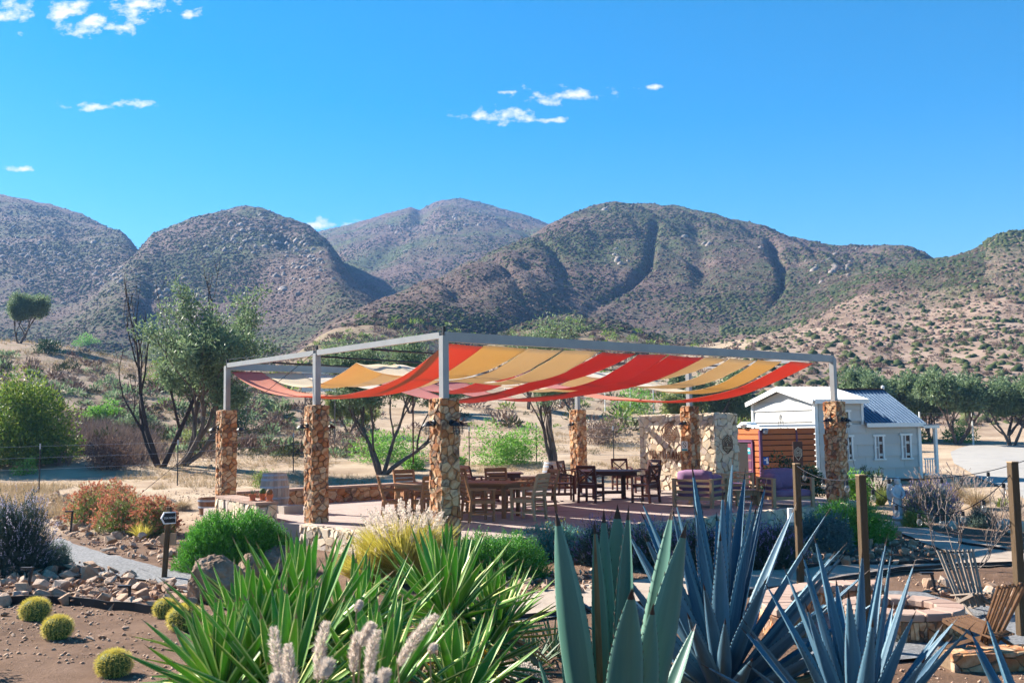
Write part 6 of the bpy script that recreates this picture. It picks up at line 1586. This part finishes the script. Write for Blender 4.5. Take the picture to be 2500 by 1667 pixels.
# striped yuccas
def yucca(px, py, d, n, L, W, label, seed, e1=-18, group='striped yuccas in the foreground'):
    c = ond(px, py, d); g = gz(c.x, c.y)
    return rosette('striped_yucca', c, n, L, W, YU, label, seed, 'yucca', 87, e1, .07, group=group, stem=(.07, max(.05, c.z - g + .1)), power=.85, lenf=lambda f: .80 + .30 * math.sin(math.pi * min(1, f + .12)), jitter=8, dry=YUD)
yucca(735, 1630, 6.2, 88, .78, 0.087, 'largest striped yucca head, in the middle of the clump', 21)
yucca(872, 1640, 6.9, 74, .76, 0.082, 'striped yucca head just right of the largest one', 22)
yucca(610, 1650, 5.8, 64, .62, 0.079, 'striped yucca head at the left end of the clump', 23)
yucca(1090, 1530, 7.8, 84, .74, 0.082, 'separate striped yucca head below the plume grass', 24)
yucca(1212, 1560, 8.5, 70, .60, 0.073, 'striped yucca farthest right, beside the sand path', 25)
yucca(540, 1720, 5.0, 50, .46, 0.069, 'low striped yucca cut by the bottom edge at left', 26)
yucca(700, 1760, 4.9, 54, .58, 0.069, 'low striped yucca under the foxtail plumes', 27)
yucca(930, 1750, 5.2, 56, .58, 0.069, 'low striped yucca at the bottom right of the plumes', 28)
yucca(1120, 1745, 5.6, 44, .52, 0.063, 'low striped yucca at the bottom below the orange flowers', 29)
yucca(1180, 1640, 7.6, 56, .52, 0.066, 'dark lower striped yucca under the separate head', 30, -30)
# small rosettes, flowers
rosette('spiky_rosette', GZ(1298, 1626, -.40), 46, .34, .030, DU, 'small spiky rosette on the dirt beside the big agave', 41, 'succulent', 88, 5, .05)
rosette('spiky_rosette', GZ(1352, 1600, -.42), 34, .42, .030, DU, 'thin leaved dark rosette behind the big agave', 42, 'succulent', 80, 0, .05)
p = fg(1120, 7.0); p.z = gz(p.x, p.y); hedge('flower_bush', p, .62, .55, .62, 'bush_leaf', 'dark bush with a few orange flowers under the striped yucca', n=700, L=.14, nl=8, ll=.03, lw=.012, seed=45, flowers=[('orange_flower', .022, .012, .032)], spread=.9)
p = GZ(1262, 1660, -.42); hedge('flower_bush', p, .5, .4, .14, 'lavender_leaf', 'low white flowered ground plant near the small rosette', n=260, L=.07, nl=6, ll=.03, lw=.014, seed=46, flowers=[('plume', .5, .01, .02)], spread=1.2)
p = GZ(10, 1648, -.45); p.x -= .55; shrub('leafy_shrub', p, .7, .75, 'rosemary', 'dark green shrub just entering at the left edge', n=900, ll=.07, lw=.03, seed=47)
# foxtail plumes near the camera
def foxtail(px0, py0, px1, py1, d, label, seed, wid=.023):
    rng = np.random.default_rng(seed); a, b = np.array(ond(px0, py0, d)), np.array(ond(px1, py1, d + .05)); ax = b - a; L = np.linalg.norm(ax); u = ax / L
    e = empty('foxtail_plume', Vector(a), 0, label, 'grass plume', 'foxtail plumes near the camera')
    n = 900; t = rng.uniform(0, 1, n); side = np.cross(u, [0, 1, 0]); bend = .05 * L
    C = u * (t * L)[:, None] + side * (bend * np.sin(math.pi * t))[:, None]; R = unit(np.cross(np.tile(u, (n, 1)), rng.normal(size=(n, 3))))
    env = np.sin(np.clip(t * 1.02 + .06, 0, 1) * math.pi) ** .35
    link('bristles', fast_mesh('bristles', *leaves(C + R * .006, u * .85 + R * .8 + rng.normal(scale=.15, size=(n, 3)), wid * env * rng.uniform(.7, 1.35, n), .0028, rng), MT['plume']), e)
    g = Vector((a[0] + rng.uniform(-.1, .1), a[1] + .05, -.15)) - Vector(a)
    MB().tube([g, g * .5 + Vector((side[0] * .02, 0, 0)), (0, 0, 0), Vector(u * L * .95)], [.004, .0035, .003, .001], 5).build('stalk', MT['straw'], e)
for k, (a, b, c, d_, dd) in enumerate([(700, 1690, 668, 1515, 3.3), (722, 1700, 704, 1560, 3.2), (775, 1660, 802, 1505, 3.4), (788, 1655, 806, 1610, 3.1), (862, 1640, 880, 1535, 3.5), (880, 1575, 915, 1520, 3.4), (900, 1660, 925, 1528, 3.3),
                                        (972, 1622, 1076, 1492, 3.4), (870, 1490, 881, 1468, 3.8), (926, 1700, 945, 1630, 3.1), (900, 1700, 912, 1650, 3.0), (680, 1710, 676, 1640, 3.0), (1050, 1590, 1062, 1575, 3.6)]):
    foxtail(a, b, c, d_, dd, 'pale furry foxtail plume in front of the striped yuccas', 300 + k, .024 if k not in (8, 12) else .014)
# ================================================================ FIELD, TREES, FENCES
p = gh(392, 1142); tree('bare_tree', p, 7.4, [(165, .28, .46), (10, .50, .50), (150, .75, .34)], None, 'nearly leafless dark tree with tall thin limbs at left', seed=4, cat='tree', bark='bark_dark', lvl=4, up=.20, r0=.15, wob=.14, kids=(1, 2), shrink=.66)
p = gh(432, 1138); tree('olive_tree', p, 8.4, [(5, .75, .36), (-10, 1.15, .34), (20, .5, .38), (0, 1.5, .28)], 'olive_leaf', 'leafy green tree right of the bare tree', seed=7, per=15, ll=.19, lw=.065, cl=.42, lvl=4, up=.03, r0=.14, wob=.26, kids=(2, 2), base=.30)
p = gh(930, 1160); tree('olive_tree', p, 6.6, [(160, .5, .34), (20, .55, .34), (95, .1, .34), (-10, .95, .36)], 'olive_leaf', 'multi trunk olive tree behind the pavilion, left of nearest pillar', seed=11, per=24, ll=.14, lw=.045, cl=.46, lvl=4, up=.10, r0=.10, wob=.26, kids=(2, 2), base=.42)
p = gh(1352, 1142); tree('olive_tree', p, 6.4, [(150, .40, .36), (110, .2, .36), (40, .25, .36)], 'olive_leaf', 'leaning olive tree behind the round dark table', seed=14, per=9, ll=.14, lw=.045, cl=.40, lvl=4, up=.14, r0=.11, wob=.22, kids=(2, 2), base=.40)
p = gp(ray(48, 800).x / ray(48, 800).y * 93, 93); tree('olive_tree', p, 5.4, [(60, .35, .34), (160, .30, .34), (20, .1, .34)], 'olive_leaf', 'lone round tree on the crest at far left', seed=17, per=40, ll=.16, lw=.06, cl=.52, lvl=4, up=.10, r0=.12, wob=.25, kids=(2, 2), base=.40)
p = gh(40, 1135); shrub('big_shrub', p, 4.4, 4.3, 'bush_leaf', 'big dark shrub with yellow green top at the left edge', 'shrub', n=26000, ll=.17, lw=.065, seed=19, clumps=60, stem='bark_dark')
TREES = [(1655, 1075, 3.9, 2), (1730, 1075, 4.9, 1), (1790, 1075, 3.8, 0), (1960, 1075, 3.6, 2), (2110, 1075, 4.8, 0), (2165, 1078, 4.9, 1), (2272, 1078, 4.6, 0), (2335, 1086, 4.6, 1), (2470, 1090, 4.6, 1), (2540, 1090, 4.7, 0), (850, 1062, 3.6, 2), (1000, 1010, 4.2, 2), (1290, 1000, 3.8, 0), (1400, 1010, 3.6, 1)]
TLAB = ['thin tree behind the left part of the tall stone wall', 'taller thin tree behind the stone wall', 'dark tree between stone wall and house', 'olive green tree just left of the reddish pillar top', 'grey green olive behind the blue roof', 'grey green olive right of the blue roof',
        'leaning grey green olive behind the gravel road', 'two stemmed pale olive by the road fence', 'silvery olive at the right edge', 'olive cut by the right edge', 'small tree seen through the left of the frame', 'far tree above the TINY HOMES board', 'far thin tree above the middle of the front beam', 'far thin tree right of the beam middle']
tp3 = []
for k, (m, sd) in enumerate((('olive_leaf', 31), ('olive_leaf', 32), ('olive_yellow', 33))):
    t = tree('olive_tree', (0, 0, -50), 4.6, [(150 - 40 * k, .40, .30), (30, .42, .31), (270, .3, .30)], m, 'x', seed=sd, per=14, ll=.18, lw=.07, cl=.36, lvl=4, up=.07, r0=.10, wob=.25, kids=(2, 2), base=.34 if k < 2 else .2); tp3.append(t)
seen = set()
for k, (px, py, H, kind) in enumerate(TREES):
    d0 = 62 if px > 1850 else 54
    if px < 1600: d0 = 66
    b = gh(px, py)
    if b.y > 95 or b.y < 40: x = ray(px, 1000); b = gp(x.x / x.y * d0, d0)
    o = tp3[kind] if kind not in seen else copy_tree(tp3[kind]); seen.add(kind)
    o.location = b; o.rotation_euler = (0, 0, k * 1.7); o.scale = (H / 4.6 * (1.0 + .25 * ((k * 37) % 10) / 10),) * 3
    tag(o, TLAB[k], 'tree', 'olive trees beyond the patio')
# shrubs of the field, placed where they stand
SH = [(1240, 1136, 190, 130, 'broad_leaf', 'bright green shrub behind the low wall, left of the leaning olive', 5200), (950, 1128, 190, 75, 'broad_leaf', 'bright green low shrub behind the multi trunk olive', 3800), (1010, 1148, 60, 40, 'broad_leaf', 'small bright shrub touching the left of the nearest pillar', 900), (1115, 1150, 50, 60, 'broad_leaf', 'small bright shrub touching the right of the nearest pillar', 900),
      (252, 1030, 92, 50, 'broad_leaf', 'round green shrub in the dry brush at left', 2600), (330, 1050, 90, 60, 'olive_leaf', 'grey green shrub behind the bare tree', 2200), (560, 1052, 130, 95, 'dark_leaf', 'dark green shrub under the leafy green tree', 3200), (640, 1010, 70, 45, 'olive_leaf', 'small green shrub right of the leftmost pillar top', 1200),
      (383, 878, 90, 50, 'olive_yellow', 'yellow green shrub between bare tree and leafy tree', 1800), (400, 935, 90, 70, 'bush_leaf', 'green shrub low behind the bare tree', 1800), (207, 846, 62, 32, 'broad_leaf', 'bright round shrub on the left slope', 1400), (120, 866, 68, 44, 'dark_leaf', 'dark shrub on the left slope below the lone tree', 1400), (260, 1150, 130, 85, 'scrub_brown', 'brown dry bush in front of the dry brush', 3200),
      (1545, 1008, 120, 62, 'broad_leaf', 'yellow green shrub left above the tall stone wall', 1800), (1130, 965, 90, 66, 'broad_leaf', 'green shrub on the field seen right of nearest pillar', 1500), (1480, 1085, 150, 70, 'dry_twig', 'grey twiggy bush left of the tall stone wall', 2600), (2190, 1102, 76, 58, 'dark_leaf', 'dark round shrub right of the porch', 1600), (2240, 1078, 60, 36, 'broad_leaf', 'green shrub under the leaning olive by the road', 1200), (2350, 1080, 90, 50, 'broad_leaf', 'green shrub between the road olives', 1600), (2060, 1080, 60, 40, 'olive_yellow', 'yellow shrub by the porch', 1000),
      (470, 1085, 60, 40, 'olive_yellow', 'pale green low weed left of the bare tree foot', 700), (60, 1160, 60, 44, 'broad_leaf', 'small bright sapling near the left fence post', 420)]
for k, (px, py, w, h, m, lab, n) in enumerate(SH):
    p = gh(px, py)
    if p.y > 300: p = gp(ray(px, 1000).x / ray(px, 1000).y * 90, 90)
    s = p.y / F; far = max(1, p.y / 40)
    shrub('field_shrub', p, w * s, h * s, m, lab, 'shrub', n=n, ll=.12 * far ** .7, lw=.05 * far ** .7, seed=120 + k, group='shrubs on the field', clumps=22, stem='bark' if m != 'scrub_brown' else 'bark_dark')
# dry bushes scattered on the slopes, individually
DRY = [shrub_mesh('foliage', 1.3, .75, 260, .16, .03, m, np.random.default_rng(5 + i), 9, .6) for i, m in enumerate(('dry_twig', 'scrub_brown', 'scrub_green', 'dry_twig'))]
rnd = random.Random(99); put = 0
spots = [(x, y) for x, y in [(210, 880), (240, 905), (265, 890), (290, 905), (225, 930), (195, 912), (250, 870), (300, 880), (175, 890), (160, 930), (275, 935), (320, 910), (140, 905), (90, 905), (230, 850), (330, 860), (600, 985), (650, 960), (680, 985), (720, 1000), (560, 980), (620, 930), (660, 925), (700, 940), (740, 960), (580, 950), (540, 940), (820, 1000), (860, 990), (900, 985), (880, 1040), (830, 1080), (1060, 1000), (1080, 1030), (1150, 990), (1190, 1000), (1500, 1040), (1420, 1050), (1520, 1000), (1380, 990), (620, 1120), (660, 1110), (690, 1125), (575, 1105), (520, 1125), (840, 1115), (1450, 1110), (1500, 1100)]]
for i in range(150): spots.append((rnd.uniform(1780, 2500), rnd.uniform(640, 880)))
for i in range(60): spots.append((rnd.uniform(560, 1650), rnd.uniform(850, 960)))
for x, y in spots:
    p = gh(x, y)
    if p.y > 330 or (x > 1800 and y > 850): continue
    k = rnd.randrange(4); s = rnd.uniform(.5, 1.25) * (1 + max(0, p.y - 80) / 160)
    lab, gr = ('dry brown shrub on the bare right hillside', 'shrubs on the right hillside') if x > 1700 and y < 900 else (('dry grey brown shrub on the bare left slope', 'shrubs on the left slope') if x < 500 else ('dry low bush in the tan field behind the pavilion', 'bushes in the tan field'))
    o = link('dry_bush', DRY[k], None, p - Z_ * .05, (0, 0, rnd.uniform(0, 6)), s); tag(o, lab, 'shrub', gr)
# dry grass and brush: nobody could count it
def scatter_grass(name, m, n, sampler, h, w, label, droop=.35, per=7, seed=1):
    rng = np.random.default_rng(seed); XY = sampler(rng, n); z = hq(XY[:, 0], XY[:, 1])
    B = np.column_stack([XY, z - .02]); B = np.repeat(B, per, 0); k = len(B); B[:, :2] += rng.normal(scale=.05, size=(k, 2))
    sc = np.maximum(1, B[:, 1] / 45)
    hv = .55 + .9 * fbm(B[:, 0] / 1.8, B[:, 1] / 1.8, 68, 2)
    D = np.column_stack([rng.normal(scale=.38, size=k), rng.normal(scale=.38, size=k), np.ones(k)])
    V, Fc = blades(B, D, h * hv * rng.uniform(.4, 1.4, k) * sc ** .4, (w * sc)[:, None] if False else w * 1.0, droop * rng.uniform(.3, 1.3, k), rng, 2)
    tag(link(name, fast_mesh(name, V, Fc, MT[m])), label, None, None, 'stuff')
def band(px0, px1, d0, d1):
    def f(rng, n):
        px = rng.uniform(px0, px1, n); d = d0 + (d1 - d0) * rng.uniform(0, 1, n) ** 1.2; x = (px - 1250) / F * d
        keep = fbm(x / 3.5, d / 3.5, 61, 3) > .46
        return np.column_stack([x, d])[keep]
    return f
scatter_grass('dry_grass', 'straw', 15000, band(-300, 2000, 34, 62), .24, .014, 'short dry straw coloured grass of the field')
scatter_grass('dry_grass', 'straw', 5000, band(-300, 560, 50, 100), .34, .03, 'dry grass and stubble on the left slope', seed=4)
scatter_grass('dry_grass', 'straw', 2600, band(-200, 420, 26, 36), .35, .012, 'longer dry grass along the left fence', seed=2)
def brush(rng, n):
    px = rng.uniform(80, 380, n) + rng.normal(scale=35, size=n); d = rng.uniform(43, 56, n); x = (px - 1250) / F * d
    keep = fbm(x / 1.6, d / 1.6, 67, 3) > .50 - .1 * rng.uniform(0, 1, n); return np.column_stack([x, d])[keep]
scatter_grass('dry_brush', 'dry_twig', 2600, brush, .80, .03, 'purple brown dry brush thicket at left', .25, 7, 3)
# fences
def fence(pts, h, label, m='dark_metal', r=.022, wires=3, white=False, top=None):
    e = empty('wire_fence', pts[0], 0, label, 'fence'); P = [Vector(p) for p in pts]; o = P[0]
    for p in P:
        q = MB().tube([p - o - Z_ * .2, p - o + Z_ * h], r, 6).build('fence_post', MT[m], e)
        if top: MB().tube([p - o + Z_ * (h - .18), p - o + Z_ * (h + .01)], r * 1.12, 6).build('painted_tip', MT[top], q)
    for k in range(wires):
        z = h * (.25 + .7 * k / max(1, wires - 1))
        MB().tube([p - o + Z_ * z for p in P], .004 if wires < 5 else .003, 4).build('fence_wire', MT['hoop'], e)
fence([gh(-150, 1215), gh(95, 1204), gh(433, 1186), gh(716, 1157), gp(-1.9, 43), gp(1.0, 43.5), gp(4.3, 43), gp(6.0, 42.5)], 1.65, 'wire fence with thin dark posts behind the patio', top='hoop', wires=4)
fence([gp(x, 78) for x in (-5, -2.2, -.6, 3.7, 7.2, 9.2, 11, 14)], 2.2, 'far wire fence with thin pale posts across the field', 'white_paint', .04, 2)
fence([gp(x, 57) for x in (23.2, 26.2, 29.5, 32.5)], 1.9, 'fence with pale posts along the gravel road', 'white_paint', .05, 3)
# corrugated panel and round marker seen through the frame
p = ond(782, 925, 52); e = empty('metal_panel', (p.x, p.y, gz(p.x, p.y)), 0, 'white corrugated metal panel behind the second pillar', 'panel')
mb = MB(); zt, zb = p.z + .55, p.z - .65
for i in range(14): mb.box((-.9 + i * .13, .02 * (i % 2), (zt + zb) / 2 - gz(p.x, p.y)), (.132, .03, zt - zb))
mb.build('sheet', MT['white_paint'], e); MB().box((-.8, .06, (zb - gz(p.x, p.y)) / 2), (.06, .06, zb - gz(p.x, p.y) + .2)).box((.75, .06, (zb - gz(p.x, p.y)) / 2), (.06, .06, zb - gz(p.x, p.y) + .2)).build('leg', MT['grey_wood'], e)
p = ond(603, 869, 60); e = empty('round_marker', (p.x, p.y, gz(p.x, p.y)), 0, 'small white round marker on a pole above the left beam', 'marker')
MB().tube([(0, 0, 0), (0, 0, p.z - gz(p.x, p.y))], .025, 6).build('pole', MT['steel'], e); MB().lathe([(.02, -.02), (.12, -.015), (.12, .015), (.02, .02)], n=14).build('disc', MT['white_paint'], e, loc=(0, -.03, p.z - gz(p.x, p.y)), rot=(R_(90), 0, 0))
# field stones near the tree
for k, (px, py, w) in enumerate([(455, 1150, 26), (480, 1142, 24), (500, 1155, 20), (515, 1145, 22), (470, 1160, 18), (1290, 985, 14)]):
    b = gh(px, py); s = b.y / F * w; o = link('rock', ROCKS[k], None, b, (.2, .1, k), s); tag(o, 'pale rock at the foot of the leafy tree in the field', 'rock', 'rocks by the bare tree')

# ================================================================ HILLSIDE SCRUB AND BOULDERS
PXg, PYg = proj(Vg[:, 0], Vg[:, 1], Vg[:, 2]); PXg = PXg.reshape(nr_, nc_); PYg = PYg.reshape(nr_, nc_)
A1 = np.stack([PXg[:-1, 1:] - PXg[:-1, :-1], PYg[:-1, 1:] - PYg[:-1, :-1]], -1); A2 = np.stack([PXg[1:, :-1] - PXg[:-1, :-1], PYg[1:, :-1] - PYg[:-1, :-1]], -1)
area = -(A1[..., 0] * A2[..., 1] - A1[..., 1] * A2[..., 0]); area = np.maximum(area, 0)
inx = (PXg[:-1, :-1] > -250) & (PXg[:-1, :-1] < 2750)
def lumps(name, mats, n, weight, size, flat, label, seed, rocky=False):
    rng = np.random.default_rng(seed); w = (area * weight * inx).ravel(); idx = rng.choice(len(w), n, p=w / w.sum())
    r, c = idx // (nc_ - 1), idx % (nc_ - 1); f1, f2 = rng.uniform(0, 1, (2, n, 1))
    V3 = Vg.reshape(nr_, nc_, 3); P = V3[r, c] * (1 - f1) * (1 - f2) + V3[r, c + 1] * f1 * (1 - f2) + V3[r + 1, c] * (1 - f1) * f2 + V3[r + 1, c + 1] * f1 * f2
    s = size[0] + (size[1] - size[0]) * rng.uniform(0, 1, n) ** 2; s = s * np.clip(P[:, 1] / 400, .5, 1.8) ** .5
    # squashed 3-layer lump of 9 vertices
    th = np.arange(4) * np.pi / 2; base = np.concatenate([np.stack([np.cos(th), np.sin(th), np.full(4, -.35)], -1), np.stack([np.cos(th + .78) * .85, np.sin(th + .78) * .85, np.full(4, .45)], -1), [[0, 0, 1.0]]])
    V = base[None] * (s[:, None, None] * .5) * rng.uniform(.65, 1.35, (n, 9, 3)); V[..., 2] *= flat * rng.uniform(.6, 1.4, (n, 1))
    a = rng.uniform(0, 6.28, n); ca, sa = np.cos(a)[:, None], np.sin(a)[:, None]
    X = V[..., 0] * ca - V[..., 1] * sa; Y = V[..., 0] * sa + V[..., 1] * ca; V = np.stack([X, Y, V[..., 2]], -1) + P[:, None]
    T = np.array([(0, 1, 4), (1, 5, 4), (1, 2, 5), (2, 6, 5), (2, 3, 6), (3, 7, 6), (3, 0, 7), (0, 4, 7), (4, 5, 8), (5, 6, 8), (6, 7, 8), (7, 4, 8)])
    Fc = (T[None] + (np.arange(n) * 9)[:, None, None]).reshape(-1, 3)
    mi = np.repeat(rng.integers(0, len(mats), n), 12)
    tag(link(name, fast_mesh(name, V.reshape(-1, 3), Fc, mats, mi, smooth=not rocky)), label, None, None, 'stuff')
def bushes(name, mats, n, weight, size, label, seed, per=70):
    """small twiggy bushes of loose leaves, too many to count"""
    rng = np.random.default_rng(seed); w = (area * weight * inx).ravel(); idx = rng.choice(len(w), n, p=w / w.sum()); P = Vg.reshape(nr_, nc_, 3)[idx // (nc_ - 1), idx % (nc_ - 1)]
    s = size[0] + (size[1] - size[0]) * rng.uniform(0, 1, n) ** 2; k = np.repeat(np.arange(n), per); d = unit(rng.normal(size=(n * per, 3))); d[:, 2] = np.abs(d[:, 2])
    C = P[k] + d * (s[k] * .5 * rng.uniform(.2, 1, n * per) ** .6)[:, None] * np.array([1, 1, .75])
    V, Fc = leaves(C, d + rng.normal(scale=.45, size=d.shape) + np.array([0, 0, .4]), s[k] * .26 * rng.uniform(.6, 1.3, n * per), s[k] * .075, rng)
    tag(link(name, fast_mesh(name, V, Fc, mats, rng.integers(0, len(mats), n)[k])), label, None, None, 'stuff')
gY = YRg[:-1, :-1]; gT = TXg[:-1, :-1]; hidg = HID.reshape(nr_, nc_)[:-1, :-1]
patch = fbm(Xg[:-1, :-1] / 60, gY / 60, 71, 4)
right = (gT > .21) & (gY > 68) & (gY < 330) & (hidg == 0)
lumps('hillside_scrub', [MT['hill_green'], MT['hill_green'], MT['hill_brown']], 46000, (gY > 150) * ~right * (.12 + np.clip((patch - .43) * 8, 0, 1.6)), (.6, 2.0), .5, 'low scrub covering the far hills', 1)
lumps('hillside_brush', [MT['hill_brown'], MT['scrub_brown']], 20000, (gY > 170) * ~right * (.4 + np.clip((.52 - patch) * 5, 0, 1)), (.5, 1.6), .45, 'brown dry brush on the far hills', 2)
right = (gT > .21) & (gY > 68) & (gY < 330) & (hidg == 0)
lumps('slope_scrub', [MT['scrub_brown'], MT['dry_twig']], 3200, right * (gY > 120), (.35, 1.3), .6, 'small dry bushes dotted over the right hillside', 3)
bushes('slope_scrub', [MT['scrub_brown'], MT['dry_twig']], 700, right * (gY <= 125), (.4, 1.3), 'twiggy dry bushes low on the right hillside', 9)
lumps('slope_scrub', [MT['hill_green'], MT['scrub_green']], 4200, right * (.04 + sstep((gY - 165 - 160 * (gT - .25)) / 60)), (.6, 2.0), .75, 'green scrub along the crest of the right hillside', 4)
bushes('field_scrub', [MT['scrub_brown'], MT['dry_twig'], MT['scrub_green'], MT['olive_leaf']], 950, (gT < -.14) * (gT > -.75) * (gY > 46) * (gY < 112) * (.15 + np.clip((patch - .42) * 6, 0, 1)), (.4, 1.5), 'dry scrub dotted over the left slope', 8)
bushes('field_scrub', [MT['scrub_brown'], MT['scrub_green'], MT['dry_twig'], MT['bush_leaf']], 1300, (gT < .25) * (gT > -.36) * (gY > 62) * (gY < 170) * (1 + 5 * (hidg > 0)) * (.1 + np.clip((patch - .45) * 6, 0, 1)), (.5, 2.0), 'mixed scrub where the field meets the hills', 5)
mk('hill_rock', [(.17, .14, .125), (.25, .21, .185), (.33, .28, .25)], scale=.2, rough=.95, vary='island', island=.7)
def near_px(regs):
    w = np.zeros(area.shape); X, Y = PXg[:-1, :-1], PYg[:-1, :-1]
    for x, y, rx_, ry_, k in regs: w += k * np.exp(-((X - x) / rx_) ** 2 - ((Y - y) / ry_) ** 2)
    return w * (gY > 200)
lumps('hill_boulders', [MT['hill_rock']], 1000, near_px([(620, 545, 60, 30, 1), (560, 590, 60, 30, 1), (510, 615, 50, 25, .8), (700, 600, 60, 40, 1), (760, 640, 50, 30, .9), (1120, 530, 50, 16, 1.2), (1180, 540, 40, 16, 1), (1040, 570, 60, 30, .5), (130, 620, 120, 50, .6), (250, 680, 90, 40, .6), (60, 600, 60, 40, .5), (1500, 515, 25, 10, .8), (1720, 600, 60, 14, .6), (2020, 650, 60, 25, .6), (420, 720, 60, 25, .6), (1500, 640, 40, 25, .5), (720, 690, 60, 40, .5)]), (.6, 3.4), .75, 'pale granite boulders on the far hills', 6, True)

# ================================================================ HAZE
hz = MB().box((0, 900, 124), (4200, 1820, 252)).build('haze', [])
hm = bpy.data.materials.new('haze'); hm.use_nodes = True; hn, hl = hm.node_tree.nodes, hm.node_tree.links; hn.clear()
pv = ND(hn, 'ShaderNodeVolumePrincipled'); pv.inputs['Color'].default_value = (.26, .50, 1.0, 1); pv.inputs['Density'].default_value = .00036; pv.inputs['Anisotropy'].default_value = .0
ho_ = ND(hn, 'ShaderNodeOutputMaterial'); hl.new(pv.outputs[0], ho_.inputs['Volume'])
hz.data.materials.append(hm); hz['kind'] = 'stuff'; hz['label'] = 'thin blue haze over the valley'
